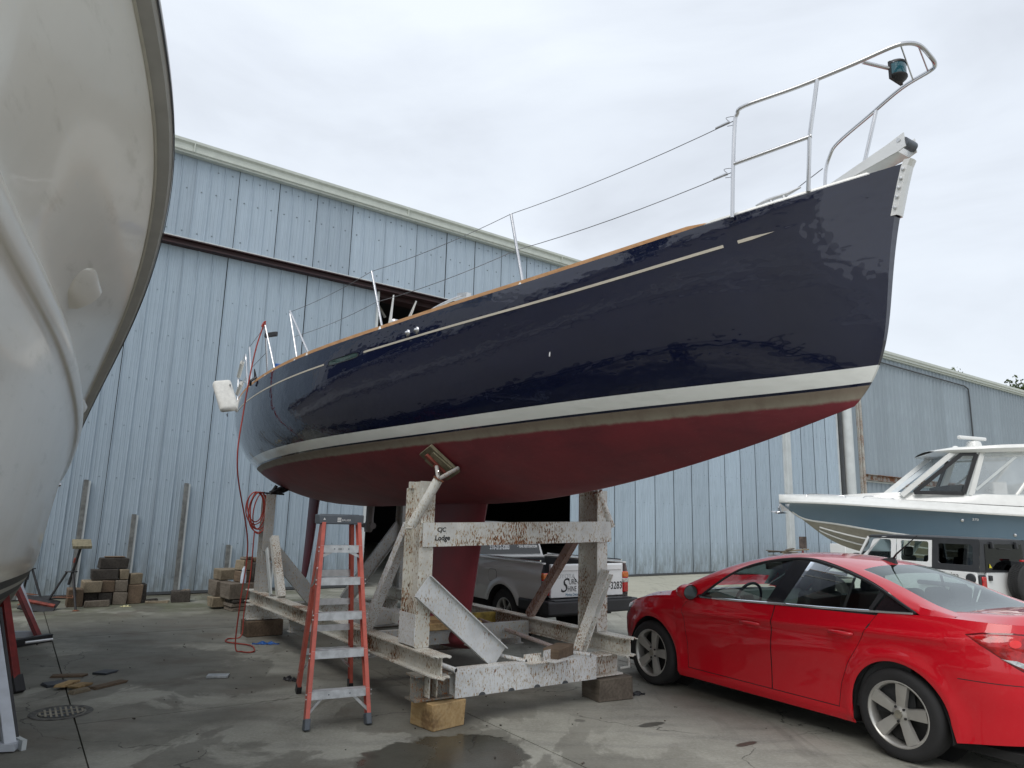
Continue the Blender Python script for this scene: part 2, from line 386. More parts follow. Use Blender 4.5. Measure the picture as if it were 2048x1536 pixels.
# --- wood
def wood(name, c1, c2, c3=None, grain=(1, 8, 8), endb=0.0, dark=.35):
    s = NT(name); P = s.P; g = s.noise(5, 5, .6, s.map(P, grain)); w = s.n('ShaderNodeTexWave', wave_type='RINGS', rings_direction='X'); s.l(s.map(P, (1, 1, 1), (.3, .2, .1)), w.inputs[0])
    w.inputs['Scale'].default_value = 2.2; w.inputs['Distortion'].default_value = 9; w.inputs['Detail'].default_value = 3
    c = s.mix(s.step(g, .3, .7), c1, c2); c = s.mix(s.mth('MULTIPLY', w.outputs[1], .22), c, tuple(x * .6 for x in c1))
    b = s.noise(3.5, 5, .65)
    c = s.mix(s.mth('MULTIPLY', s.step(b, .5, .66), dark), c, c3 or tuple(x * .3 for x in c1))
    x = s.n('ShaderNodeHueSaturation'); s.l(c, x.inputs['Color']); s.l(s.rng(s.orand(), 0, 1, .8, 1.15), x.inputs['Value']); c = x.outputs[0]
    s.set(col=c, rough=.85, spec=.25, normal=s.bump(g, .5, .006))
    return s.mat
M['wood_new'] = wood('fresh_timber', (.38, .25, .115), (.47, .34, .18), (.10, .055, .03), dark=.75)
M['wood_grey'] = wood('weathered_grey_timber', (.15, .125, .10), (.22, .19, .155))
M['wood_brown'] = wood('brown_timber', (.13, .095, .067), (.20, .145, .10))
M['wood_dark'] = wood('dark_creosoted_timber', (.045, .04, .036), (.085, .075, .065))
M['wood_tan'] = wood('tan_timber', (.21, .175, .125), (.29, .24, .17))
M['plywood'] = wood('weathered_plywood', (.17, .155, .10), (.27, .24, .165), grain=(6, 6, 1))
M['teak'] = wood('teak', (.38, .21, .10), (.47, .28, .15), (.25, .14, .07), grain=(.6, 9, 9), dark=.2)
M['slate'] = simple('dark_slab', (.05, .055, .065), .6, var=.3)
# --- metals etc
M['stainless'] = simple('stainless_tube', (.62, .62, .63), .16, 1.0, var=.04)
M['stain_white'] = simple('bright_stainless_plate', (.74, .74, .72), .38, .55, var=.05)
M['alu'] = simple('brushed_aluminium', (.62, .63, .64), .42, .7, var=.1, sc=20)
M['alu_worn'] = simple('worn_aluminium_tread', (.58, .60, .62), .5, .35, var=.18, sc=14)
M['wire'] = simple('lifeline_wire', (.16, .16, .17), .5, .5)
M['rope_red'] = simple('red_cable_sheath', (.34, .045, .03), .55, var=.15)
M['black'] = simple('black_plastic', (.018, .018, .02), .5, var=.2)
M['black_gloss'] = simple('black_gloss', (.012, .012, .014), .12, var=.1, coat=.5)
M['grey_plastic'] = simple('grey_blue_plastic', (.10, .115, .135), .5, var=.12)
M['rubber'] = simple('tyre_rubber', (.022, .022, .023), .8, var=.2, bump=.2)
M['blue_rag'] = simple('blue_nitrile', (.02, .11, .38), .5, var=.15)
M['gel_white'] = simple('white_gelcoat', (.72, .725, .70), .22, var=.03, coat=.4)
M['canvas'] = simple('off_white_canvas', (.62, .61, .57), .75, var=.08, sc=14, bump=.15)
M['ladder_red'] = simple('orange_red_fibreglass', (.56, .125, .09), .45, var=.12, sc=16)
M['ladder_red_in'] = M['ladder_red']
M['clear_plastic'] = simple('clear_lens', (.6, .6, .6), .1, var=.05)
M['ink'] = simple('black_ink', (.012, .012, .014), .6)
M['ink_blue'] = simple('blue_print', (.04, .16, .26), .5)
M['ink_white'] = simple('white_vinyl', (.75, .75, .75), .5)
# ================================================================== GROUND
def gh(x, y):  # the yard dips towards the drains on the right
    d = math.hypot((x - 10.5) / 5.6, (y - 13.6) / 5.6)
    t = max(0.0, 1 - d); return -.34 * (1 - (1 - t) ** 3) if d < 1 else 0.0
def grid_ground():
    xs = [-160, -90, -50, -30, -20, -10, 0] + [4 + i * .9 for i in range(16)] + [20, 30, 50, 90, 160]
    ys = [-160, -90, -50, -30, -20, -10, 0, 4] + [7 + i * .9 for i in range(16)] + [24, 35, 55, 90, 200]
    G = [[(x, y, gh(x, y) - .035) for y in ys] for x in xs]
    return MB().grid(G, 0, True)
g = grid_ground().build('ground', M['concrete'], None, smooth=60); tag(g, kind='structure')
# cast concrete bays with real joints between them
us = [-24.05 + 4.45 * i - .0 for i in range(14)]  # joints at u = 1.55 + 4.45 k ...
us = [1.55 + 4.45 * k for k in range(-5, 9)]
vs_ = [.52 + 2.87 * k for k in range(-6, 9)]
slab_me = None
for i in range(len(us) - 1):
    for j in range(len(vs_) - 1):
        u0, u1, v0, v1 = us[i] + .006, us[i + 1] - .006, vs_[j] + .006, vs_[j + 1] - .006
        cpt = uvw((u0 + u1) / 2, (v0 + v1) / 2)
        if (cpt - Vector((0, 0, 0))).length > 42 or cpt.y < -9: continue
        # nothing beyond the hangar front: hangar floor is its own
        near = cpt.length < 16
        dip = math.hypot(cpt.x - 10.5, cpt.y - 13.6) < 8.5
        nu = 10 if dip else 1
        dz = rnd.uniform(-.003, .003); tx = rnd.uniform(-.0008, .0008)
        G = []
        for a in range(nu + 1):
            row = []
            for b in range(nu + 1):
                p = uvw(u0 + (u1 - u0) * a / nu, v0 + (v1 - v0) * b / nu); row.append((p.x, p.y, gh(p.x, p.y) + dz))
            G.append(row)
        mb = MB().grid(G, 0, False)
        # skirt
        ring = [G[a][0] for a in range(nu + 1)] + [G[nu][b] for b in range(1, nu + 1)] + [G[a][nu] for a in range(nu - 1, -1, -1)] + [G[0][b] for b in range(nu - 1, 0, -1)]
        n = len(ring); mb.add(ring + [(p[0], p[1], p[2] - .06) for p in ring], [(k, (k + 1) % n, n + (k + 1) % n, n + k) for k in range(n)])
        mb.build('slab', M['concrete'], g)

# ================================================================== HANGAR
W0 = Vector((-5.82, 15.23, 0)); RZW = R(90 - 53.74)
hangar = empty('hangar', W0, RZW, 'large pale blue ribbed steel hangar with a dark open doorway behind the sailboat', 'hangar')
DY = .16   # doors stand behind the upper wall
def rib_sheet(width, z0, z1, pitch=.303, rh=.022, flute=True, nz=1):
    pts = []
    n = int(round(width / pitch)); x = 0
    for k in range(n):
        x = k * pitch
        if k == 0: pts += [(0, -.018), (.012, -.018), (.02, 0)]
        else: pts += [(x - .018, 0), (x - .008, -rh), (x + .008, -rh), (x + .018, 0)]
        if flute:
            for q in (.075, .15, .225):
                a = x + q * pitch / .303
                pts += [(a - .012, 0), (a, -.005), (a + .012, 0)]
    pts += [(width - .0045, 0)]
    G = [[(x, y, z) for x, y in pts] for z in (z0, z1)]
    return MB().grid(G, 0, True)
PW = .909
def sheet_mesh(name, z0, z1, mat, width=PW, pitch=.303, **k):
    o = rib_sheet(width, z0, z1, pitch, **k).build(name, mat, None); return o
def place(proto, parent, xs, y, used):
    for k, x in enumerate(xs):
        o = proto if (not used and k == 0) else proto.copy()
        if not (not used and k == 0): COL.objects.link(o)
        o.parent = parent; o.location = (x, y, rnd.uniform(-.004, .004)); used = True
        o.rotation_euler = (0, rnd.uniform(-.0012, .0012), 0)
# sliding doors (left, two on the right)
def door(x0, x1, mat, name='sliding_door'):
    d = empty(name); d.parent = hangar
    pr = sheet_mesh('panel', .07, 7.45, mat)
    n = int((x1 - x0) / PW) + 1
    place(pr, d, [x1 - PW * (k + 1) for k in range(n)], DY, False)
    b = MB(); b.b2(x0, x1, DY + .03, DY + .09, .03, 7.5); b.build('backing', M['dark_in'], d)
    t = MB(); t.b2(x1 - .01, x1 + .045, DY - .05, DY + .1, .03, 7.45); t.build('edge_trim', M['trim_white'], d)
    t = MB(); t.b2(x0, x1, DY - .03, DY + .02, .02, .07); t.build('bottom_rail', M['seam_dark'], d)
    return d
door(-16.0, 3.05, M['panel']); door(10.4, 20.45, M['panel_r']); door(20.95, 24.45, M['panel_r'])
p = MB(); p.b2(20.5, 20.62, DY - .12, DY + .02, 0, 7.4); p.b2(20.72, 20.92, DY - .06, DY + .02, 0, 7.4); p.build('door_post', M['trim_white'], hangar)
p = MB(); p.b2(20.62, 20.72, DY + .0, DY + .03, 0, 7.4); p.build('door_gap', M['seam_dark'], hangar)
# weathered timber guard battens standing against the doors
for x, h in [(-2.72, 2.2), (-1.83, 1.57), (-.93, 2.22), (.02, .98), (-3.6, 1.5), (.93, .6)]:
    b = MB(); b.b2(x - .055, x + .02, DY - .09, DY - .025, .02, h); o = b.build('guard_batten', M['batten'], hangar, bevel=.004)
    b = MB(); b.b2(x + .022, x + .06, DY - .07, DY - .025, .02, h - .02); o = b.build('guard_batten', M['trim_white'], hangar)
# upper wall
pr = sheet_mesh('wall_panel', 7.39, 9.26, M['panel_up'])
nn = int(41.5 / PW); xs = [-16 + PW * k for k in range(nn)]
place(pr, hangar, xs, 0, False)
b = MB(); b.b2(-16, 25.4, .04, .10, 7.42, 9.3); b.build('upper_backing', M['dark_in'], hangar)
# fasteners: rows of screws, one joined mesh
s_ = MB(); mbf = s_
def screw(x, y, z, r=.009):
    vs = []; 
    for k in range(6):
        a = k * math.pi / 3; vs.append((x + r * math.cos(a), y - .006, z + r * math.sin(a)))
    for k in range(6):
        a = k * math.pi / 3; vs.append((x + r * 1.3 * math.cos(a), y + .004, z + r * 1.3 * math.sin(a)))
    s_.add(vs, [(5, 4, 3, 2, 1, 0)] + [(k, (k + 1) % 6, 6 + (k + 1) % 6, 6 + k) for k in range(6)])
for x0, x1 in ((-15, 3.0), (10.5, 20.4), (21, 24.4)):
    for z in (.35, 1.0, 2.27, 3.3, 4.28, 5.25, 6.2):
        x = x0
        while x < x1:
            if rnd.random() < .93: screw(x + .05 + rnd.uniform(-.01, .01), DY - .004, z + rnd.uniform(-.01, .01))
            x += .303
x = -15
while x < 25:
    for z in (7.55, 8.5, 9.05):
        if rnd.random() < .9: screw(x + .05, -.004, z + rnd.uniform(-.02, .02), .016)
    x += .303
o = s_.build('fasteners', M['screw'], hangar); o['kind'] = 'stuff'
# header, fascia, gutter
b = MB(); b.prof(iprof(.15, .2, .02, .025), (-16, .05, 7.285), (25.3, .05, 7.285)); b.build('header_beam', M['maroon'], hangar)
b = MB(); b.b2(-16, 25.3, DY + .1, DY + .5, 7.12, 7.42); b.build('door_track', M['maroon'], hangar)
b = MB(); b.b2(-16, 26.0, -.02, .02, 7.365, 7.395); b.build('drip_flashing', M['trim_white'], hangar)
fp = [(-.02, 0), (-.16, 0), (-.16, .03), (-.20, .05), (-.20, .10), (-.17, .12), (-.17, .2), (-.22, .24), (-.22, .30), (-.1, .30), (-.02, .30)]
G = [[(x, y, 9.22 + z) for y, z in fp] for x in (-16.2, 26.2)]
b = MB().grid(G, 0, True); b.build('gutter', M['fascia'], hangar)
for k in range(8): MB().b2(-12 + k * 5.2, -12 + k * 5.2 + .02, -.224, -.16, 9.26, 9.522).build('gutter_joint', M['fascia'], hangar)

b = MB(); b.add([(-16.2, -.1, 9.5), (26.2, -.1, 9.5), (26.2, 24, 12.6), (-16.2, 24, 12.6)], [(0, 1, 2, 3)]); b.build('roof', M['annex'], hangar)
# interior: floor, sides, back, a few posts
b = MB(); b.b2(-16, 26, .2, 24, -.03, .012); b.build('hangar_floor', M['concrete'], hangar)
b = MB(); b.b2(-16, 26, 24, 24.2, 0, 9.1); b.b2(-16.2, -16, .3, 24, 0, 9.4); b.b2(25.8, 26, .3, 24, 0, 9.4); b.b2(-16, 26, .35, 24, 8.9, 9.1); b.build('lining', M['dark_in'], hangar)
for x, y in ((6.2, 9.0), (8.1, 5.0), (9.2, 7.5), (3.6, 6.0)):
    b = MB(); b.prof(iprof(.2, .18, .02, .03), (x, y, 0), (x, y, 8.9), (0, 1, 0)); b.build('column', M['white_paint'], hangar)
b = MB()
for k in range(5): b.rod((2.5 + k * 2, 1.2 + k * .4, 8.7), (3.8 + k * 2, 1.2 + k * .4, 6.9), .04)
b.build('roof_bracing', M['grey_steel'], hangar)
# corner: round downpipe column, ribbed return, rust streaked trims
b = MB(); b.tube([(24.95, -.05, z) for z in (0, 3.2, 3.21, 7, 9.3)], .21, 20); b.build('round_column', M['trim_white'], hangar, smooth=40)
b = MB(); b.b2(24.55, 24.62, -.01, .12, 0, 9.3); b.build('corner_gap', M['seam_dark'], hangar)
def cor_sheet(width, z0, z1, pitch=.40, d=.035, y=0):
    pts = []; x = 0; 
    while x < width - .01:
        pts += [(x, 0), (x + pitch * .45, 0), (x + pitch * .55, -d), (x + pitch * .9, -d)]; x += pitch
    pts.append((width, 0))
    G = [[(x, y, z) for x, y in pts] for z in (z0, z1)]
    return MB().grid(G, 0, True)
cor_sheet(1.2, 0, 9.3, .3).build('return_panel', M['annex'], hangar).location = (25.25, .0, 0)

annex = empty('warehouse', W0, RZW, 'grey blue corrugated warehouse with a rusty ledge, right of the pale blue hangar', 'warehouse')
def zt(x): return 9.42 + (x - 26) * .016
for k in range(22):
    x = 26.15 + k * 1.2
    o = cor_sheet(1.2, 0, zt(x) - .0, .4).build('wall_panel', M['annex'], annex); o.location = (x, -.03 + rnd.uniform(-.004, .004), 0)
b = MB(); b.b2(26.0, 52.6, .02, .08, 0, 9.3); b.build('backing', M['dark_in'], annex)
b = MB(); b.b2(25.78, 25.86, -.12, 0, 0, 9.5); b.b2(25.95, 26.1, -.13, 0, 0, 9.5); b.build('corner_trim', rusty('rust_streaked_trim', (.40, .40, .37), .5, (.3, .24, .18), 9), annex)
G = [[(x, y, zt(x) + z) for y, z in [(-.03, -.06), (-.14, -.06), (-.14, .0), (-.22, .02), (-.22, .1), (-.27, .14), (-.27, .26), (-.1, .26)]] for x in (25.9, 52.6)]
MB().grid(G, 0, True).build('gutter', M['fascia'], annex)
b = MB(); b.tube([(26.1, -.14, 9.12), (37.0, -.14, 9.2), (37.45, -.14, 9.1), (37.5, -.14, 8.6), (37.5, -.14, 0)], .035, 8); b.build('conduit', M['conduit'], annex)
b = MB(); b.prof(cprof(.26, .16, .02), (26.15, -.05, 3.80), (38.5, -.05, 3.80), (0, 0, 1)); b.build('rusty_ledge', rusty('rotten_brown_ledge', (.30, .29, .26), 1.6, (.16, .08, .05), 12), annex)
b = MB(); b.b2(26.15, 38.5, -.07, -.03, 3.6, 3.66); b.build('ledge_trim', M['trim_white'], annex)

# ================================================================== TREES
def treemesh(seed, H=11, spread=3.6, nleaf=5200, sz=.17, dens=1.0, trunk_h=.34):
    r = random.Random(seed)
    tb = MB(); tb.tube([(0, 0, -.2), (.05, .03, H * .15), (.12, -.05, H * .35), (0, .1, H * .6)], [.26, .2, .15, .07], 9)
    blobs = []
    for k in range(26):
        a = r.uniform(0, 6.28); hh = r.uniform(.32, 1.0); rad = spread * (1 - abs(hh - .55) * 1.25) * r.uniform(.3, 1)
        c = Vector((math.cos(a) * rad, math.sin(a) * rad, H * hh * .97)); blobs.append((c, r.uniform(.55, 1.3)))
        st = Vector((.05, 0, H * (trunk_h + .3 * (hh - .3)))); mid = (st + c) / 2 + Vector((0, 0, -.2))
        tb.tube([st, mid, c], [.07, .045, .012], 5)
    lf = MB()
    for i in range(nleaf):
        c, rr = blobs[r.randrange(len(blobs))]
        d = Vector((r.gauss(0, 1), r.gauss(0, 1), r.gauss(0, .8))).normalized() * rr * (r.random() ** .42)
        p = c + d; s = sz * r.uniform(.5, 1.25)
        n = Vector((r.gauss(0, 1), r.gauss(0, 1), r.gauss(0, 1) + .6)).normalized(); a = n.orthogonal().normalized(); b = n.cross(a)
        t = r.uniform(0, 6.28); a, b = a * math.cos(t) + b * math.sin(t), b * math.cos(t) - a * math.sin(t)
        lf.add([p - a * s, p - b * s * .45, p + a * s, p + b * s * .45], [(0, 1, 2, 3)])
    return tb, lf
def leafmat():
    s = NT('leaf_green'); a = s.noise(.9, 3); b = s.noise(6, 3)
    c = s.mix(s.step(a, .35, .65), (.032, .058, .016), (.075, .105, .03)); c = s.mix(s.mth('MULTIPLY', s.step(b, .4, .65), .4), c, (.10, .12, .045))
    s.set(col=c, rough=.6, spec=.3)
    return s.mat
M['leaf'] = leafmat(); M['bark'] = simple('bark', (.06, .05, .04), .9, var=.3, bump=.5)
protos = []
for sd, H, sp in ((3, 11.5, 3.8), (11, 13.5, 4.4)):
    tb, lf = treemesh(sd, H, sp)
    t = empty('tree'); tb.build('trunk', M['bark'], t); lf.build('crown', M['leaf'], t); protos.append(t)
tree_spots = [(-17, -4.5, 0, .9, 'broad leafy tree left of the yard, nearest to the open ground'), (-23, -9.5, 1, 1.0, 'tall leafy tree left of the yard beside the broad one'), (-38, 7, 0, 1.25, 'big leafy tree left of the yard at the hangar end'),
              (-22, -22, 1, 1.15, 'tall leafy tree behind the photographer'), (-6, -34, 0, 1.3, 'large leafy tree far behind the photographer'), (-40, -16, 1, 1.2, 'tall leafy tree at the far left rear corner')]
used = [False, False]
for x, y, k, sc, lab in tree_spots:
    t = protos[k] if not used[k] else copy_tree(protos[k]); used[k] = True
    t.location = (x, y, 0); t.scale = (sc, sc, sc * rnd.uniform(.95, 1.1)); t.rotation_euler = (0, 0, rnd.uniform(0, 6))
    tag(t, lab, 'tree')
tt = copy_tree(protos[0]); pt = W0 + Vector((math.cos(RZW), math.sin(RZW), 0)) * 44.3 + Vector((-math.sin(RZW), math.cos(RZW), 0)) * 7
tt.location = (45.2, 61.3, 0); tt.scale = (1.0, 1.0, 1.27); tt.rotation_euler = (0, 0, 2.2); tag(tt, 'sparse leafy tree top showing above the warehouse roof at the right edge', 'tree')
tt = copy_tree(protos[1]); pt = W0 + Vector((math.cos(RZW), math.sin(RZW), 0)) * 34.6 + Vector((-math.sin(RZW), math.cos(RZW), 0)) * 7
tt.location = (32.6, 52.2, 0); tt.scale = (.62, .62, .985); tt.rotation_euler = (0, 0, .4); tag(tt, 'small twiggy tree top just peeping over the warehouse gutter', 'tree')
# ================================================================== SAILBOAT
HP = dict(xb=-3.3869, yaw=.0321, vc=1.0605, L=11.1298, rk=-.1336, tr=-.1237, wt=2.4432, wd=-.0206, ww=.0917, wb=.0058, we=.0057, rq=.3265)
ZS = [3.7168, 3.5226, 3.4491, 3.3466, 3.3155, 3.3561]; BS = [.03, .5189, .971, 1.342, 1.7041, 1.7802, 1.5758, 1.2462]
KS = [2.375, 2.1946, 1.9846, 1.8374, 1.8209, 1.801, 1.9845, 2.647]; KN = np.array([0, .08, .2, .35, .5, .7, .85, 1.])
def interp(s, v, k):
    v = np.array(v, float); k = np.array(k, float); s = np.asarray(s, float)
    n = len(k); h = np.diff(k); A = np.eye(n); r = np.zeros(n)
    for i in range(1, n - 1):
        A[i, i - 1] = h[i - 1]; A[i, i] = 2 * (h[i - 1] + h[i]); A[i, i + 1] = h[i]; r[i] = 6 * ((v[i + 1] - v[i]) / h[i] - (v[i] - v[i - 1]) / h[i - 1])
    Mq = np.linalg.solve(A, r); j = np.clip(np.searchsorted(k, s, side='right') - 1, 0, n - 2); t = s - k[j]; hj = h[j]
    return v[j] + t * ((v[j + 1] - v[j]) / hj - hj * (2 * Mq[j] + Mq[j + 1]) / 6) + t * t * Mq[j] / 2 + t ** 3 * (Mq[j + 1] - Mq[j]) / (6 * hj)
def hullgrid(S, T):
    S = np.asarray(S); T = np.asarray(T)
    zs = interp(S, ZS, [0, .12, .3, .55, .8, 1.]); bd = interp(S, BS, KN); zk = interp(S, KS, KN)
    a = interp(S, [1.548, 2.698, 2.5087], [0, .45, 1]); b = interp(S, [1.3252, 1.8205, 2.0405], [0, .45, 1])
    t = T[None, :]; z = zk[:, None] + (zs - zk)[:, None] * t
    y = bd[:, None] * (1 - (1 - t) ** a[:, None] + 1e-9) ** (1 / b[:, None])
    x = HP['xb'] + HP['L'] * S[:, None] + (HP['rk'] * t + HP['rq'] * t * (1 - t) + .28 * (1 - t) ** 6) * ((1 - S[:, None]) ** 8) + HP['tr'] * (1 - t) * S[:, None] ** 20
    return x, y, z
boat = empty('sailboat', P0 + V * HP['vc'], R(-57.34), 'dark navy sailing yacht with white boot stripe and red bottom on the cradle', 'sailboat')
HS = np.concatenate([[0, .004, .01, .018], np.linspace(0.028, 1, 86)]); HT = np.linspace(0, 1, 44) ** 1.25
hx, hy, hz = hullgrid(HS, HT)
def HL(x, y, z): return (-float(x), float(y), float(z))    # hull coords -> boat local
def hullmat():
    s = NT('hull_paint'); P = s.P; q = s.sep(P); X = s.mth('MULTIPLY', q[0], -1.0); z = q[2]
    e1 = s.mth('SUBTRACT', s.mth('DIVIDE', s.mth('SUBTRACT', X, HP['xb']), HP['L']), .3)
    wl = s.mth('ADD', HP['wt'], s.mth('ADD', s.mth('MULTIPLY', s.mth('SUBTRACT', X, 4.0), HP['wd']), s.mth('MULTIPLY', s.mth('MULTIPLY', e1, e1), HP['wb'])))
    bt = s.mth('SUBTRACT', wl, s.mth('ADD', HP['ww'], s.mth('MULTIPLY', e1, HP['we'])))
    d = s.mth('SUBTRACT', z, bt)     # height above the lower edge of the white stripe
    n1 = s.noise(9, 5, .65, s.map(P, (1, 1, .6))); n2 = s.noise(1.8, 5, .6); n3 = s.noise(40, 3, .6, s.map(P, (.4, 1, 2)))
    red = s.mix(s.step(n2, .35, .65), (.20, .026, .036), (.15, .022, .032)); red = s.mix(s.mth('MULTIPLY', s.step(s.noise(3.2, 6, .7, s.map(P, (.5, 1, 2.2))), .52, .66), .4), red, (.115, .02, .03))
    chp = s.step(s.noise(55, 3, .6), .70, .73); red = s.mix(s.mth('MULTIPLY', chp, s.step(s.noise(1.4, 3), .5, .62)), red, (.34, .22, .2))
    red = s.mix(s.mth('MULTIPLY', s.step(n3, .5, .75), .25), red, (.22, .05, .055))
    scumw = s.mth('ADD', s.mth('ADD', s.rng(X, -3, 2, -.088, -.092), s.rng(X, 2, 7, 0, .03)), s.mth('MULTIPLY', s.mth('SUBTRACT', n1, .5), .028))
    scum = s.mix(s.step(d, -.10, -.03), (.29, .27, .21), (.20, .165, .125)); scum = s.mix(s.mth('MULTIPLY', s.step(s.noise(7, 5, .65, s.map(P, (1.4, 1.4, 0.25))), .42, .7), .45), scum, (.15, .11, .085))
    c = s.mix(s.step(s.mth('SUBTRACT', d, scumw), -.012, .012), red, scum)
    navy = s.mix(s.step(s.noise(2, 4), .3, .7), (.006, .009, .031), (.005, .0075, .026))
    below = s.step(d, -.0165, -.0155)
    c = s.mix(below, c, navy)
    c = s.mix(s.step(d, -.0012, .0012), c, (.78, .80, .765))
    up_ = s.step(s.mth('SUBTRACT', z, wl), -.0012, .0012)
    c = s.mix(up_, c, navy)
    gloss = s.mth('SUBTRACT', 1.0, below)
    s.set(col=c, rough=s.mth('ADD', s.mth('MULTIPLY', gloss, .52), .03), spec=.5, coat=s.mth('MULTIPLY', below, .5), coatr=.02)
    wv = s.noise(1.1, 4, .6, s.map(P, (1, 1, 1.8))); wv2 = s.noise(6, 3, .6)
    s.set(normal=s.bump(s.mth('ADD', wv, s.mth('MULTIPLY', wv2, .035)), .7, .03))
    return s.mat
M['hull'] = hullmat()
mb = MB()
near = [[HL(hx[i, j], -hy[i, j], hz[i, j]) for j in range(len(HT))] for i in range(len(HS))]
far = [[HL(hx[i, j], hy[i, j], hz[i, j]) for j in range(len(HT))] for i in range(len(HS))]
mb.grid(near, 0, False); mb.grid(far, 0, True)
n = len(HT); mb.add(near[-1] + far[-1], [(j, j + 1, n + j + 1, n + j) for j in range(n - 1)])
mb.add(near[0] + far[0], [(j, n + j, n + j + 1, j + 1) for j in range(n - 1)])
hull = mb.build('hull', M['hull'], boat, smooth=50)
# deck with camber, sunk a little inside the toerail
Sd = HS; bd_ = hy[:, -1]; zs_ = hz[:, -1]; xs_ = hx[:, -1]
G = []
for i in range(len(Sd)):
    row = []
    for k in range(13):
        t = -1 + k / 6.0; row.append(HL(xs_[i], bd_[i] * t * .995, zs_[i] - .002 + .03 * (1 - t * t) * min(1, bd_[i])))
    G.append(row)
MB().grid(G, 0, False).build('deck', M['gel_white'], boat, smooth=60)
def sheer(X):
    i = int(np.abs(xs_ - X).argmin()); return float(bd_[i]), float(zs_[i])
def strip_on_sheer(x0, x1, inset, h0, h1, w, n=60, side=-1):
    """rail: rectangular section riding on the sheer"""
    mb = MB(); G = []
    for k in range(n + 1):
        X = x0 + (x1 - x0) * k / n
        s_ = np.interp(X, xs_, np.arange(len(xs_))); b = float(np.interp(X, xs_, bd_)); z = float(np.interp(X, xs_, zs_))
        e = min(1, k / 1.0, (n - k) / 3.0); b -= inset; ht = h0 + (h1 - h0) * (k / n); ht = ht * (.15 + .85 * e)
        G.append([HL(X, side * b, z - .004), HL(X, side * (b - .004), z + ht), HL(X, side * (b - w), z + ht + .002), HL(X, side * (b - w), z - .01)])
    mb.grid([r + [r[0]] for r in G], 0, side > 0)
    return mb
for sd in (-1, 1):
    strip_on_sheer(-2.56, 7.65, .006, .030, .052, .045, side=sd).build('toerail', M['teak'], boat)
    strip_on_sheer(-3.36, -2.5, .0, .014, .014, .02, side=sd).build('gunwale_trim', M['gel_white'], boat)
# cove stripes laid on the topside
def on_hull(X, drop, side=-1, out=.003):
    """point on the hull skin at distance drop below the sheer"""
    s0 = (X - HP['xb']) / HP['L']
    for _ in range(3):
        x, y, z = hullgrid([max(s0, 0)], np.linspace(.3, 1, 60)); j = int(np.abs((z[0, -1] - z[0]) - drop).argmin()); s0 += (X - x[0, j]) / HP['L']
    zz = z[0]; yy = float(np.interp(z[0, -1] - drop, zz, y[0])); xx = float(np.interp(z[0, -1] - drop, zz, x[0]))
    return xx, side * (yy + out), float(z[0, -1] - drop)
def cove(x0, x1, h=.022, taper=False, side=-1):
    G = []
    n = max(8, int((x1 - x0) / .12))
    for k in range(n + 1):
        X = x0 + (x1 - x0) * k / n; hh = h * (min(1, (k / n) * 1.6) if taper else 1)
        a = on_hull(X, .18 - hh / 2, side, .0035); b = on_hull(X, .18 + hh / 2, side, .0035); G.append([HL(*a), HL(*b)])
    return MB().grid(G, 0, side > 0)
M['gold'] = simple('champagne_stripe', (.50, .46, .38), .35, var=.05)
for sd in (-1, 1):
    for a in ((-2.88, -2.68, .021, True), (-2.60, 1.0, .019, False), (1.70, 5.6, .017, False)):
        cove(*a, side=sd).build('cove_stripe', M['gold'], boat)
# recessed topside window
G = []; ring = []
for k in range(28):
    a = 2 * math.pi * k / 28; ca, sa = math.cos(a), math.sin(a)
    ring.append((1.35 + .27 * math.copysign(abs(ca) ** .35, ca), .185 + .030 * math.copysign(abs(sa) ** .6, sa)))
pts = [Vector(HL(*on_hull(x, d, -1, .004))) for x, d in ring]; inn = [Vector(HL(*on_hull(1.35 + (x - 1.35) * .93, .185 + (d - .185) * .72, -1, .0035))) for x, d in ring]
mb = MB(); mb.add(pts + inn, [(k, (k + 1) % 28, 28 + (k + 1) % 28, 28 + k) for k in range(28)]); w_ = mb.build('hull_window', M['black_gloss'], boat)
mb = MB(); mb.add(inn, [tuple(range(28))]); mb.build('pane', simple('greenish_pane', (.03, .06, .055), .05, coat=.5), w_)
# through-hull vents
for X in (.33, .20):
    p = Vector(HL(*on_hull(X, .125, -1, .0))); mb = MB(); mb.lathe([(.0, -.028), (.012, -.026), (.018, -.012), (.03, -.008), (.036, .0), (.036, .006)], p, 'y', 16)
    mb.build('through_hull_vent', M['stainless'], boat, smooth=60)
p = Vector(HL(*on_hull(-1.27, .58, -1, .002))); mb = MB(); mb.box(p, (.012, .004, .035), (0, .1, 0)); mb.build('mark', M['ink_white'], boat)
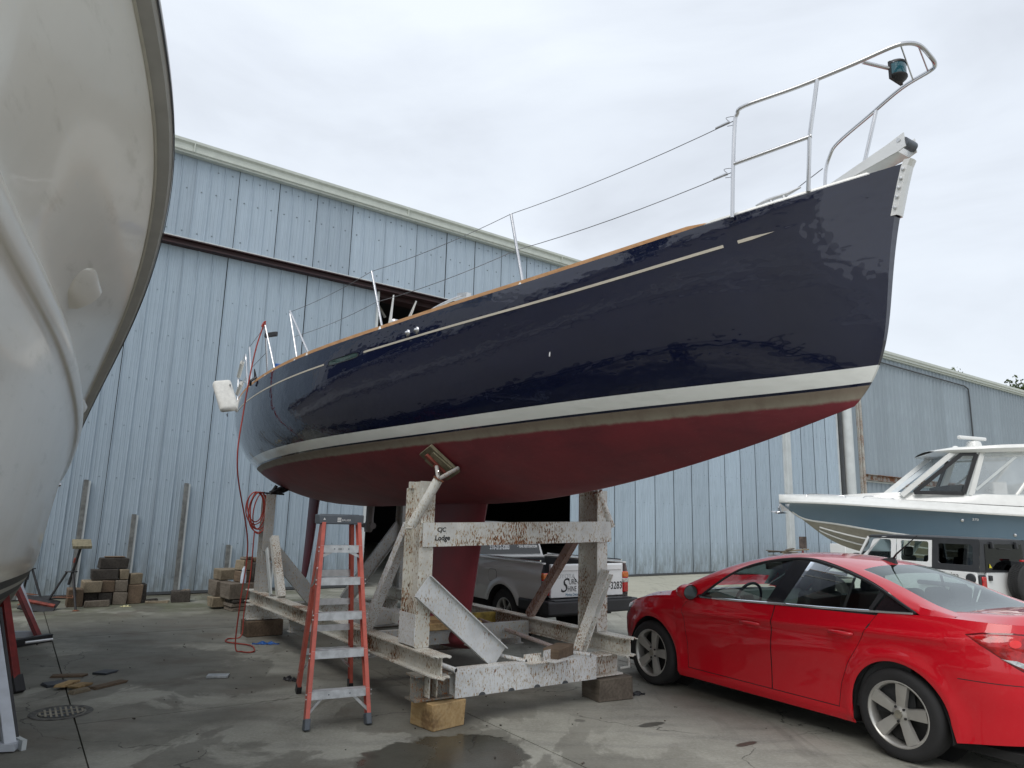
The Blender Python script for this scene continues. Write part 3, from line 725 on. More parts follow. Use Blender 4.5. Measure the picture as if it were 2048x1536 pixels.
# keel: fin and bulb
mb = MB(); G = []
def foil(n=13):
    u_ = [0, .01, .03, .07, .14, .25, .4, .55, .7, .85, 1.0]; th = [0, .18, .32, .46, .6, .68, .66, .55, .38, .18, .012]
    return [(u, t) for u, t in zip(u_, th)] + [(u, -t) for u, t in list(zip(u_, th))[::-1]]
for z, le, te, tk in ((1.95, .98, 2.52, .19), (1.80, 1.02, 2.5, .165), (1.5, 1.09, 2.5, .15), (1.0, 1.21, 2.55, .14), (.55, 1.31, 2.62, .14)):
    G.append([(-(le + (te - le) * u), t * tk / .68 * .5, z) for u, t in foil()])
mb.grid([r + [r[0]] for r in G], 0, False)
kl = simple('red_antifouling', (.165, .022, .032), .55, var=.14, sc=3)
mb.build('keel_fin', kl, boat, smooth=50)
mb = MB(); G = []
for k in range(22):
    t = k / 21; X = 1.05 + 2.25 * t; r = .215 * (math.sin(math.pi * min(1, t * 1.25 + .06) ** .8) if t < .55 else 1) * (1 if t < .45 else (1 - ((t - .45) / .55) ** 1.8) ** .75)
    r = max(r, .004) if 0 < k < 21 else .004
    if t < .45: r = .215 * (1 - (1 - t / .45) ** 2.4) ** .5 if t > 0 else .004
    G.append([(-X, math.cos(a) * r, .43 + math.sin(a) * r * (.85 if math.sin(a) > 0 else .62)) for a in [2 * math.pi * i / 20 for i in range(21)]])
mb.grid(G, 0, True); mb.build('keel_bulb', kl, boat, smooth=60)
# rudder
mb = MB(); G = []
for z, le, te, tk in ((2.25, 6.50, 7.05, .10), (1.9, 6.57, 7.09, .10), (1.3, 6.70, 7.14, .085), (.85, 6.83, 7.19, .065), (.62, 6.92, 7.22, .04), (.54, 7.02, 7.20, .012)):
    G.append([(-(le + (te - le) * u), t * tk / .68 * .5, z) for u, t in foil()])
mb.grid([r + [r[0]] for r in G], 0, False); mb.build('rudder', simple('faded_red_antifouling', (.10, .022, .034), .5, var=.2), boat, smooth=50)
# sail drive leg
mb = MB(); G = []
for z, le, te, tk in ((1.9, 4.12, 4.36, .09), (1.62, 4.14, 4.36, .08), (1.5, 4.12, 4.42, .10), (1.44, 4.16, 4.40, .05)):
    G.append([(-(le + (te - le) * u), t * tk / .68 * .5, z) for u, t in foil()])
mb.grid([r + [r[0]] for r in G], 0, False); mb.rod((-4.08, 0, 1.53), (-4.5, 0, 1.53), .045, 10, r2=.03); mb.build('sail_drive', simple('grey_antifouling', (.16, .145, .145), .6), boat, smooth=50)
# coachroof and cockpit coaming
G = []
for k in range(31):
    t = k / 30; X = -1.0 + t * 5.6; w = .98 * min(1, (t * 4.2 + .02)) ** .5 * (1 - .1 * t); h = .19 * min(1, t * 3.2) ** .8 * (1 if t < .6 else 1 - (t - .6) * .8); b, z = sheer(X)
    w = min(w, b - .34)
    G.append([HL(X, y_, z + .04 + zz) for y_, zz in ((-w - .05, 0), (-w, h * .7), (-w * .9, h * .97), (-w * .5, h * 1.12), (0, h * 1.18), (w * .5, h * 1.12), (w * .9, h * .97), (w, h * .7), (w + .05, 0))])
MB().grid(G, 0, False).build('coachroof', M['gel_white'], boat, smooth=50)
for sd in (-1, 1):
    G = []
    for k in range(15):
        X = .6 + k * .42; b, z = sheer(X); w = b - .42; hh = .10 * math.sin(math.pi * min(1, (k + 1) / 5)) if k < 2 else .13 - .004 * k
        G.append([HL(X, sd * (w + .03), z + .02), HL(X, sd * w, z + hh), HL(X, sd * (w - .1), z + hh + .01), HL(X, sd * (w - .13), z + .02)])
    MB().grid(G, 0, sd < 0).build('coaming', M['gel_white'], boat, smooth=40)
for a, b_ in ((( .15, -.78, 3.70), (.75, -.86, 3.62)), ((.75, -.86, 3.62), (.9, -.9, 3.6))):
    pass
mb = MB(); mb.tube(catmull([HL(.05, -.86, 3.70), HL(.4, -.95, 3.66), HL(.9, -1.05, 3.56)], 6), .014, 8)
mb.box(HL(.10, -.86, 3.70), (.18, .05, .04), (0, .2, 0)); mb.build('furled_lines', M['alu'], boat, smooth=60)
mb = MB(); mb.lathe([(0, .13), (.05, .13), (.06, .10), (.045, .05), (.07, 0)], HL(1.0, -1.15, 3.48), 'z', 16); mb.build('winch', M['stainless'], boat, smooth=50)
# pulpit
tr_ = .0125
def tb(name, pts, r, mat=None, par=boat, seg=10): return MB().tube([HL(*p) for p in pts], r, seg).build(name, mat or M['stainless'], par, smooth=60)
pul = tb('pulpit', catmull([(-2.69, -.50, 3.56), (-2.71, -.50, 3.9), (-2.735, -.50, 4.18), (-2.755, -.50, 4.235), (-2.81, -.495, 4.265), (-3.1, -.36, 4.293), (-3.38, -.25, 4.325), (-3.56, -.17, 4.36), (-3.625, -.11, 4.375), (-3.655, -.03, 4.375), (-3.665, .06, 4.335), (-3.655, .12, 4.32), (-3.60, .19, 4.34), (-3.38, .28, 4.375), (-3.12, .36, 4.345), (-2.82, .48, 4.33), (-2.74, .50, 4.27), (-2.70, .50, 4.15), (-2.68, .50, 3.9), (-2.66, .50, 3.6)], 5), tr_)
tb('pulpit_leg', [(-3.20, -.32, 4.30), (-3.13, -.32, 3.97), (-3.07, -.275, 3.65)], tr_)
tb('pulpit_leg', [(-3.18, .34, 4.345), (-3.10, .30, 4.0), (-3.06, .27, 3.66)], tr_)
tb('pulpit_rail', [(-2.715, -.50, 3.91), (-3.14, -.315, 3.965)], tr_ * .95)
tb('pulpit_rail', [(-2.68, .50, 3.93), (-3.12, .31, 3.985)], tr_ * .95)
tb('lamp_stay', [(-3.65, -.04, 4.375), (-3.58, .20, 4.342)], .0045); tb('lamp_stay', [(-3.60, -.13, 4.368), (-3.47, .245, 4.362)], .0045)
# bow light hanging in the pulpit
tb('lamp_arm', [(-3.42, -.21, 4.335), (-3.50, -.02, 4.315)], .011)
lampo = MB()
ring = [(math.cos(a), math.sin(a)) for a in [math.pi * k / 10 for k in range(11)]]
def dshape(z, s=1.0): return [HL(-3.50 - .055 * s * b_, -.0 + .06 * s * a_, z) for a_, b_ in ring]
lampo.grid([dshape(4.235, .45), dshape(4.262, .92), dshape(4.27, 1.0), dshape(4.275, 1.0)], 0); lampo.grid([dshape(4.345, 1.0), dshape(4.36, .95), dshape(4.372, .5)], 0)
lampo.add(dshape(4.372, .5), [tuple(range(11))]); lampo.add(dshape(4.235, .45), [tuple(range(10, -1, -1))]); lampo.box(HL(-3.492, 0, 4.305), (.016, .122, .11))
lo = lampo.build('navigation_lamp', M['black'], boat, smooth=50)
MB().grid([dshape(4.274, .93), dshape(4.346, .93)], 0).build('lens', simple('teal_lens', (.01, .09, .12), .08, coat=.6), lo, smooth=60)
# lifelines and stanchions
def stan(xb, yb, dx=.02, dy=0.0, h=.62, gate=False):
    b, z = sheer(xb); 
    o = tb('stanchion', [(xb, yb, z + .02), (xb + dx, yb + dy, z + h)], .012)
    MB().tube([HL(xb, yb, z + .0), HL(xb, yb, z + .035)], [.038, .026], 12).build('stanchion_base', M['gel_white'], o, smooth=50)
    return (xb + dx, yb + dy, z + h)
S1 = stan(-1.04, -.965, .11, -.055, .62); S2 = stan(.78, -1.37, .16, -.08, .62)
G1 = stan(2.42, -1.70, .25, -.06, .62); G1b = stan(2.12, -1.66, .55, -.10, .62)
G2 = stan(3.12, -1.76, .26, -.10, .62); G2b = stan(3.42, -1.77, -.04, -.09, .62)
K1 = stan(4.42, -1.73, .12, -.05, .60)
for k, (x_, y_) in enumerate(((-1.04, .965), (.78, 1.37), (2.42, 1.70), (3.12, 1.76))): stan(x_, y_, .1, .03)
def sag(*pts):
    out = []
    for a, b_ in zip(pts[:-1], pts[1:]):
        for k in range(8):
            t = k / 8; out.append(tuple(a[i] + (b_[i] - a[i]) * t - (.03 * 4 * t * (1 - t) if i == 2 else 0) for i in range(3)))
    return out + [pts[-1]]
m1 = (-.985, -.993, 3.77); m2 = (.86, -1.41, 3.72); mg = (2.55, -1.73, 3.66)
tb('lifeline', sag((-2.745, -.50, 4.20), S1, S2, G1), .0028, M['wire'], seg=6)
tb('lifeline', sag((-2.715, -.50, 3.86), m1, m2, mg), .0028, M['wire'], seg=6)
tb('lifeline', [G2b, K1], .0035, M['wire'], seg=6); tb('lifeline', [(3.4, -1.80, 3.64), (4.48, -1.75, 3.60)], .0035, M['wire'], seg=6)
tb('lifeline', [(-2.68, .5, 3.86), (-1.0, 1.0, 3.78)], .0035, M['wire'], seg=6); tb('lifeline', [(-2.68, .5, 4.2), (-1.0, 1.0, 4.06)], .0035, M['wire'], seg=6)
for p in ((-2.70, -.505, 4.205), (-2.67, -.505, 3.862)):
    MB().tube([HL(*p), HL(p[0] + .09, p[1] - .03, p[2] - .012)], [.010, .008], 8).build('turnbuckle', M['stainless'], boat, smooth=60)
    tb('lashing', catmull([(p[0], p[1], p[2]), (p[0] + .02, p[1] - .01, p[2] + .035), (p[0] - .04, p[1] + .01, p[2] + .02), (p[0] - .03, p[1], p[2] - .03), (p[0] + .02, p[1], p[2] - .02)], 4), .002, M['wire'], seg=5)
# chainplate turnbuckles standing up by the mast
for (x, y, z), (x2, y2, z2) in (((.70, -1.33, 3.42), (.64, -1.33, 3.75)), ((.50, -1.25, 3.42), (.36, -1.22, 3.64))):
    o = tb('turnbuckle', [(x, y, z), ((x + x2) / 2, (y + y2) / 2, (z + z2) / 2), (x2, y2, z2)], [.02, .012, .007], M['stain_white'])
# bow roller, stem plate, cleat
mb = MB(); A0 = Vector(HL(-2.98, -.055, 3.72)); A1 = Vector(HL(-3.52, -.055, 3.83))
for yy in (-.062, .055):
    mb.add([HL(-2.92, yy, 3.70), HL(-3.50, yy, 3.785), HL(-3.545, yy, 3.80), HL(-3.54, yy, 3.885), HL(-3.44, yy, 3.852), HL(-2.95, yy, 3.725)] + [HL(-2.92, yy + .008, 3.70), HL(-3.50, yy + .008, 3.785), HL(-3.545, yy + .008, 3.80), HL(-3.54, yy + .008, 3.885), HL(-3.44, yy + .008, 3.852), HL(-2.95, yy + .008, 3.725)],
           [(0, 1, 2, 3, 4, 5), (11, 10, 9, 8, 7, 6)] + [(k, 6 + k, 6 + (k + 1) % 6, (k + 1) % 6) for k in range(6)])
mb.add([HL(-2.92, -.058, 3.70), HL(-3.50, -.058, 3.785), HL(-3.50, .06, 3.785), HL(-2.92, .06, 3.70)], [(0, 1, 2, 3)])
mb.build('bow_roller', M['stain_white'], boat)
mb = MB(); mb.rod(HL(-3.53, -.050, 3.835), HL(-3.53, .052, 3.835), .028, 16); mb.build('roller', M['grey_plastic'], boat, smooth=40)
mb = MB(); mb.rod(HL(-3.51, -.066, 3.85), HL(-3.51, -.055, 3.85), .012, 10); mb.build('roller_bolt', M['alu'], boat)
mb = MB(); G = []
st = [(3.735, .0), (3.70, .006), (3.6, .006), (3.5, .006), (3.43, .004)]
for z, o_ in st:
    x, y, zz = hullgrid([0], np.linspace(0, 1, 80)); xx = float(np.interp(z, zz[0], x[0])) - o_ - .008
    if z > 3.72: xx -= .02
    G.append([HL(xx + .03, -.036, z), HL(xx, -.03, z), HL(xx - .004, 0, z), HL(xx, .03, z), HL(xx + .03, .036, z)])
mb.grid(G, 0, True); stem = mb.build('stem_plate', M['stain_white'], boat, solid=.008)
for z in (3.68, 3.63, 3.58, 3.53, 3.47):
    x, y, zz = hullgrid([0], np.linspace(0, 1, 80)); xx = float(np.interp(z, zz[0], x[0])) - .01
    mb = MB(); mb.lathe([(0, -.008), (.009, -.006), (.010, 0)], HL(xx + .008, -.042, z), 'y', 10); mb.build('screw', M['alu'], stem)
mb = MB(); cz = 3.655
mb.tube([HL(-2.76, -.36, cz - .004), HL(-2.83, -.345, cz + .008), HL(-2.96, -.305, cz + .018), HL(-3.03, -.285, cz + .036)], [.006, .012, .012, .006], 8)
mb.rod(HL(-2.855, -.335, cz - .07), HL(-2.855, -.335, cz + .008), .012); mb.rod(HL(-2.93, -.313, cz - .07), HL(-2.93, -.313, cz + .014), .012); mb.build('mooring_cleat', M['alu'], boat, smooth=60)
mb = MB(); mb.tube([HL(3.95, -1.77, 3.34), HL(3.97, -1.79, 3.40), HL(3.93, -1.82, 3.50)], [.012, .02, .006], 8); mb.tube([HL(3.95, -1.78, 3.40), HL(3.94, -1.85, 3.34), HL(3.99, -1.84, 3.29)], .018, 6); mb.build('fender_lashing', M['black'], boat, smooth=60)
mb = MB(); mb.box(HL(3.28, -1.66, 3.43), (.20, .05, .09), (0, .2, .3)); mb.build('blue_pad', M['blue_rag'], boat, bevel=.01)
mb = MB(); mb.box(HL(3.30, -1.80, 3.83), (.20, .035, .06), (0, 0, .5)); mb.build('cam_block', M['black'], boat, bevel=.008)
# pushpit, stern rail and off-white life ring pack
tb('pushpit', catmull([(5.2, -1.60, 3.36), (5.25, -1.64, 3.7), (5.3, -1.66, 3.93), (5.6, -1.62, 3.97), (7.5, -1.30, 3.98), (7.85, -1.0, 3.98)], 5), .013)
tb('pushpit_rail', [(5.27, -1.62, 3.66), (7.5, -1.30, 3.70)], .011)
tb('pushpit_leg', [(7.3, -1.30, 3.36), (7.5, -1.3, 3.98)], .013)
for sd in (-1,):
    tb('rail_sleeve', [(6.0, -1.56, 3.975), (7.3, -1.335, 3.985)], .034, M['canvas']); tb('rail_sleeve', [(6.2, -1.50, 3.68), (7.4, -1.31, 3.70)], .034, M['canvas'])
lr = Matrix.Rotation(-.42, 3, 'Y') @ Matrix.Rotation(.25, 3, 'X')
mb = MB(); mb.box(HL(7.84, -1.42, 3.70), (.15, .32, .62), lr); mb.build('life_raft_cover', M['canvas'], boat, bevel=.06, seg=4)
mb = MB()
for zz in (3.35, 3.6, 3.88): mb.tube([HL(7.92, -1.34, zz), HL(7.75, -1.38, zz + .02)], .012, 6)
mb.build('cover_lashing', M['wire'], boat)
mb = MB(); mb.tube(catmull([HL(7.0 + .05 * math.sin(k), -1.28 + .03 * math.cos(k * 1.7), 3.42 + .11 * math.sin(k * 1.3)) for k in range(14)], 4), .011, 6)
mb.build('stern_rope', M['canvas'], boat, smooth=60)
# ================================================================== CRADLE
RZC = R(-55.5)
def K(u, v, z): return (-u, v, z)
cradle = empty('cradle', P0, RZC, 'rust speckled white steel yard cradle holding up the navy sailboat', 'boat cradle')
def beam(name, prof, p0, p1, mat, upv=(0, 0, 1), parent=None, bevel=0.0):
    return MB().prof(prof, K(*p0), K(*p1), upv).build(name, mat, parent or cradle, bevel=bevel)
# ragged flange ends (torn, flaking)
def ragged(u, v, z, w, name='torn_flange'):
    mb = MB(); n = 9; r = random.Random(int(u * 100 + v * 10 + z * 7)); pts = []
    for k in range(n): pts.append((u - r.uniform(.0, .07), v - w / 2 + w * k / (n - 1), z + r.uniform(-.008, .004)))
    A = [K(u + .02, p[1], z) for p in pts]; B = [K(*p) for p in pts]; T = [(a[0], a[1], a[2] + .007) for a in B]; TA = [(a[0], a[1], a[2] + .009) for a in A]
    mb.add(A + B + T + TA, [(k, k + 1, n + k + 1, n + k) for k in range(n - 1)] + [(2 * n + k, 3 * n + k, 3 * n + k + 1, 2 * n + k + 1)[::-1] for k in range(n - 1)] + [(n + k, n + k + 1, 2 * n + k + 1, 2 * n + k) for k in range(n - 1)])
    return mb.build(name, M['rust_heavy'], cradle)
IB = iprof(.165, .15, .012, .012)
ZL = .503  # centre of the long beams
beam('long_beam', IB, (-.10, 0.0, ZL), (5.55, .0, ZL), M['rust_heavy'])
beam('long_beam', IB, (-.12, 2.05, ZL), (5.55, 2.05, ZL), M['rust_heavy'])
for v_ in (0, 2.05):
    for z_ in (ZL + .0745, ZL - .083): ragged(-.11, v_, z_, .15)
# lower cross beams on the timbers
CB = iprof(.20, .17, .014, .014)
beam('cross_beam', CB, (.14, -.15, .318), (.14, .215, .318), rusty('dark_speckled_paint', (.16, .155, .14), 1.0, (.30, .27, .2), 15))  # left end of the front beam, coloured darker than the rest
beam('cross_beam', CB, (.14, .215, .318), (.14, 2.12, .318), M['rust'])
beam('cross_beam', CB, (5.15, -.15, .318), (5.15, 2.15, .318), M['rust'])
# bright channel plated on the front
beam('channel', [(0, -.105), (.012, -.105), (.012, .105), (0, .105)], (.048, .215, .318), (.048, 1.76, .318), M['rust_light'])
beam('channel_flange', [(-.05, 0), (.05, 0), (.05, .008), (-.05, .008)], (.105, .215, .4195), (.105, 1.76, .4195), M['rust_light'])
for v_ in (.48, .78, 1.06, 1.38):
    mb = MB(); pts = [(v_ + .035 * math.cos(a), .212 + .026 * math.sin(a)) for a in [math.pi * k / 8 for k in range(9)]]
    mb.add([K(.0345, a, b) for a, b in pts], [tuple(range(9))]); mb.build('notch', M['seam_dark'], cradle)
# weld stiffeners
for v_ in (-.02, .05): beam('stiffener', rprof(.008, .16), (.05, v_, .318), (.13, v_, .318), M['rust_heavy'])
# posts
PB = iprof(.30, .135, .012, .014)
beam('post', PB, (.44, .02, .588), (.44, .02, 1.93), M['rust_heavy'], (-1, 0, 0))
mb = MB(); pr_ = [(.29, .02), (.32, 2.0)]
beam('post_cap', iprof(.24, .12, .012, .014), (.45, .02, 1.93), (.45, .02, 1.99), M['rust_heavy'], (-1, 0, 0))
beam('post', PB, (.44, 2.06, .588), (.44, 2.06, 1.99), M['rust'], (-1, 0, 0))
beam('doubler_plate', rprof(.008, .30), (.44, -.052, .60), (.44, -.052, .86), M['rust_light'], (-1, 0, 0))
beam('post', iprof(.24, .135, .012, .014), (5.18, .04, .588), (5.18, .04, 1.93), M['grey_steel'], (-1, 0, 0))
beam('post', iprof(.24, .135, .012, .014), (5.05, 2.12, .588), (5.05, 2.12, 1.93), M['grey_steel'], (-1, 0, 0))
# top cross beams
tcb = beam('top_beam', cprof(.205, -.075, .010), (.265, -.03, 1.525), (.265, 2.16, 1.575), rusty('top_beam_paint', (.60, .61, .59), .62, (.50, .42, .27), 21, lambda s: s.mth('SUBTRACT', s.mth('ADD', s.mth('MULTIPLY', s.step(s.sep(s.P)[1], .25, .6), .14), s.mth('MULTIPLY', s.mth('SUBTRACT', 1.0, s.step(s.sep(s.P)[2], 1.45, 1.56)), .15)), .19)))
# marker pen
dirx = Vector((0, 2.19, .05)).normalized()
fr = lambda v_, z_: frame(K(.2635, v_, z_), (0, 1, .0228), (0, 0, 1))
text('marker_writing', 'CJC', .052, tcb, M['ink'], fr(.105, 1.545 + .008), .0008, shear=.15, bold=.0012)
text('marker_writing', 'Lodge', .062, tcb, M['ink'], fr(.085, 1.478), .0008, shear=.1, bold=.0015)
# diagonal braces
beam('brace', cprof(.22, .05, .008), (.25, -.03, 1.10), (.25, .78, .45), M['paint_clean'])
beam('brace', iprof(.10, .10, .009, .010), (.24, 2.08, 1.17), (.18, 1.66, .44), M['rust'], (0, .3, 1))
beam('brace', rprof(.085, .085), (.60, .0, 1.60), (1.40, .0, .60), M['rust_light'], (0, 1, 0))
beam('brace', rprof(.09, .075), (.66, 2.05, 1.55), (1.52, 2.05, .60), M['rust_pink'], (0, 1, 0))
beam('brace', rprof(.095, .10), (4.80, .05, 1.34), (4.28, .05, .59), M['rust'], (0, 1, 0))
beam('brace', rprof(.08, .02), (4.86, -.02, 1.18), (4.5, -.02, .6), M['trim_white'], (0, 1, 0))
beam('brace', cprof(.20, -.06, .008), (5.02, .06, 1.22), (5.02, .78, .43), M['grey_steel'])
beam('brace', cprof(.20, -.06, .008), (5.02, 2.05, 1.52), (5.02, 1.22, .43), M['grey_steel'])
beam('brace', rprof(.07, .07), (4.5, 2.05, 1.3), (3.9, 2.05, .6), M['grey_steel'], (0, 1, 0))
# inner cross channels that carry the keel blocks
beam('inner_channel', cprof(.17, -.06, .01), (1.42, .10, .47), (1.42, 1.97, .47), M['grey_steel'])
beam('inner_channel', cprof(.17, -.06, .01), (2.9, .10, .47), (2.9, 1.97, .47), M['grey_steel'])
beam('inner_channel', iprof(.14, .12, .01, .01), (1.75, -.04, .33), (1.75, 2.1, .33), M['grey_steel'])
beam('inner_channel', iprof(.14, .12, .01, .01), (3.6, -.04, .33), (3.6, 2.1, .33), M['grey_steel'])
beam('inner_channel', cprof(.16, -.06, .01), (2.1, 1.2, .49), (2.1, 1.97, .49), simple('yellow_stained_channel', (.30, .21, .04), .7, var=.4, sc=14))
beam('inner_channel', rprof(.12, .12), (.7, 1.05, .46), (4.4, 1.05, .46), M['grey_steel'])
# loose angle irons and tube stubs on the front beam
beam('angle_iron', [(0, 0), (.10, 0), (.10, .006), (.006, .006), (.006, .07), (0, .07)], (.07, .93, .425), (.07, 1.12, .425), M['rust'])
beam('angle_iron', [(0, 0), (.13, 0), (.13, .006), (.006, .006), (.006, .09), (0, .09)], (.03, 1.12, .428), (.11, 1.36, .428), M['rust_light'])
for a, b_, r_ in (((.25, .12, .47), (.03, .21, .435), .022), ((.28, 1.50, .45), (.03, 1.68, .437), .02), ((.42, .80, .46), (.06, .95, .44), .018)):
    mb = MB(); mb.rod(K(*a), K(*b_), r_, 12); dv = (Vector(K(*b_)) - Vector(K(*a))).normalized(); e_ = Vector(K(*b_)) + dv * .001
    o = mb.build('tube_stub', M['rust_light'], cradle, smooth=40)
    MB().rod(e_, e_ + dv * .001, r_ * .75, 12).build('bore', M['black'], o)
beam('long_tube', [(math.cos(a) * .022, math.sin(a) * .022) for a in [k * math.pi / 5 for k in range(10)]], (3.3, 1.86, .52), (.42, 1.55, .455), rusty('pinkish_tube', (.42, .36, .36), .3, seed=31))
mb = MB(); mb.tube([K(.10, 2.13, .40), K(.06, 2.2, .36), K(.06, 2.21, .28), K(.12, 2.15, .26)], .014, 8); mb.build('lifting_eye', M['rust'], cradle, smooth=50)
# adjustable arms with pads
def arm(name_pad, a, b, c, half, nrm, mat, label=None):
    """pipe a->b, screw b->c, pad at c"""
    mb = MB(); mb.rod(K(*a), K(*b), .043, 16); pipe = mb.build('arm_pipe', mat, cradle, smooth=40)
    av = Vector(K(*a)); bv = Vector(K(*b)); d = (bv - av).normalized()
    MB().rod(av - d * .001, av - d * .002, .034, 14).build('bore', M['black'], pipe)
    MB().rod(bv - d * .002, bv + d * .004, .052, 14).build('collar', M['rust_end'], pipe)
    mb = MB(); mb.rod(bv, K(*c), .018, 10); mb.build('screw_rod', M['grey_steel'], cradle, smooth=40)
    return d
arm('pad', (.36, -.10, 1.60), (.17, .045, 2.005), (.28, .30, 2.12), None, None, M['rust'])
arm('pad', (.30, 2.19, 1.62), (.32, 2.02, 1.98), (.34, 1.9, 2.1), None, None, M['rust'])
# pads: plywood boards on hull skin with red oxide clamp bars; normals from hull
def pad(X, side, ang, w=.36, h=.25, mat='plywood', zt=.22):
    s0 = (X - HP['xb']) / HP['L']; T_ = np.linspace(0, 1, 200)
    for _ in range(3):
        x, y, z = hullgrid([s0], T_); j = int(np.abs(T_ - zt).argmin()); s0 += (X - x[0, j]) / HP['L']
    x1, y1, z1 = hullgrid([s0 + .01], T_)
    p = Vector(HL(x[0, j], side * y[0, j], z[0, j])); pu = Vector(HL(x[0, j + 6], side * y[0, j + 6], z[0, j + 6])); pf = Vector(HL(x1[0, j], side * y1[0, j], z1[0, j]))
    n_ = (pf - p).cross(pu - p).normalized()
    if n_.y * side < 0: n_ = -n_
    cen = p + n_ * .03
    up_ = (pu - p).normalized()
    q = Matrix.Rotation(ang, 3, n_); a_ = q @ up_; b__ = n_.cross(a_).normalized()
    Mx = Matrix((a_, b__, n_)).transposed()
    # into cradle frame
    W = boat.matrix_basis.to_3x3(); Ci = cradle.matrix_basis.to_3x3().inverted()
    cw = boat.matrix_basis @ cen; cc = cradle.matrix_basis.inverted() @ cw; Mc = Ci @ W @ Mx; nc = Ci @ W @ n_
    o = MB().box(cc, (w, h, .03), Mc).build('pad_board', M[mat], cradle, bevel=.003)
    o2 = MB().box(cc + nc * .022, (w * .62, h * .86, .014), Mc @ Matrix.Rotation(.07, 3, 'Z')).build('pad_board', M[mat], cradle, bevel=.002)
    MB().box(cc + nc * .042, (w * .80, .045, .026), Mc @ Matrix.Rotation(-.05, 3, 'Z')).build('pad_bar', M['redox'], cradle, bevel=.003)
    MB().box(cc + nc * .055, (.05, .03, .05), Mc).build('pad_lug', M['redox'], cradle)
    return cc + nc * .05
bpy.context.view_layer.update()
pc = pad(.43, -1, R(12))
MB().rod(K(.17, .045, 2.0), pc, .018, 10).build('screw_rod', M['grey_steel'], cradle, smooth=40)
MB().tube([K(.10, .0, 2.07), K(.17, .05, 2.03)], .005, 6).build('tommy_bar', M['stainless'], cradle)
pc2 = pad(.5, 1, R(-12))
# stern pad under the quarter
pd = Vector(K(5.2, .34, 2.10)); mb = MB(); rr_ = Matrix.Rotation(R(8), 3, 'Z') @ Matrix.Rotation(R(25), 3, 'X')
for k in range(4): mb.box(pd + Vector((.02 * k, -.0 + .02 * (k % 2), -.018 * k)), (.16, .62 - .05 * k, .016), rr_)
mb.build('stern_pad', M['dark_steel'], cradle)
MB().rod(K(5.2, .06, 1.93), K(5.2, .14, 2.06), .024, 10).build('screw_rod', M['dark_steel'], cradle)
MB().rod(K(5.2, -.12, 1.955), K(5.2, .26, 1.94), .012, 8).build('tommy_bar', M['dark_steel'], cradle)

# ------------------------------------------------------------------ timbers
def timber(name, label, mat, u0, u1, v0, v1, z0, z1, rz=0.0, cat='timber block', group=None, bevel=.012, tilt=0, checks=True):
    c = uvw((u0 + u1) / 2, (v0 + v1) / 2, z0)
    o = MB().b2(-(u1 - u0) / 2, (u1 - u0) / 2, -(v1 - v0) / 2, (v1 - v0) / 2, 0, z1 - z0)
    # knock the corners a little
    r_ = random.Random(int(abs(u0 * 91 + v0 * 37 + z0 * 11) * 10)); o.v = [(x + r_.uniform(-.016, .010), y + r_.uniform(-.014, .008), z + (r_.uniform(-.012, .004) if z > .01 else 0)) for x, y, z in o.v]
    ob = o.build(name, M[mat] if isinstance(mat, str) else mat, None, bevel=bevel); ob.location = c; ob.rotation_euler = (tilt, 0, RZC + rz)
    return tag(ob, label, cat, group)
timber('timber_block', 'pale orange stained timber block under the front left corner of the cradle', 'wood_new', .0, .30, -.04, .30, 0, .212, R(8), bevel=.006)
timber('timber_block', 'grey brown timber block under the cradle corner beside the red car', 'wood_grey', .0, .30, 1.80, 2.20, 0, .212, R(-6), bevel=.008)
timber('timber_block', 'low brown timber block under the far left corner of the cradle', 'wood_brown', 5.0, 5.3, -.16, .35, 0, .214, R(3))
timber('timber_block', 'timber block under the far right corner of the cradle beside the pickup', 'wood_grey', 5.0, 5.3, 1.75, 2.2, 0, .214)
timber('timber_block', 'dark brown timber offcut lying on top of the front cradle beam', 'wood_brown', .06, .22, 1.21, 1.56, .425, .53, R(28), bevel=.008)
timber('keel_block', 'yellowish timber block in the cradle under the front of the keel', 'wood_new', 1.33, 1.9, .62, 1.30, .535, .60, 0, 'keel block', bevel=.006)
timber('keel_block', 'squat tan timber behind the front left cradle post', 'wood_new', 1.48, 1.75, .76, .98, .40, .535, 0, 'keel block', bevel=.006)
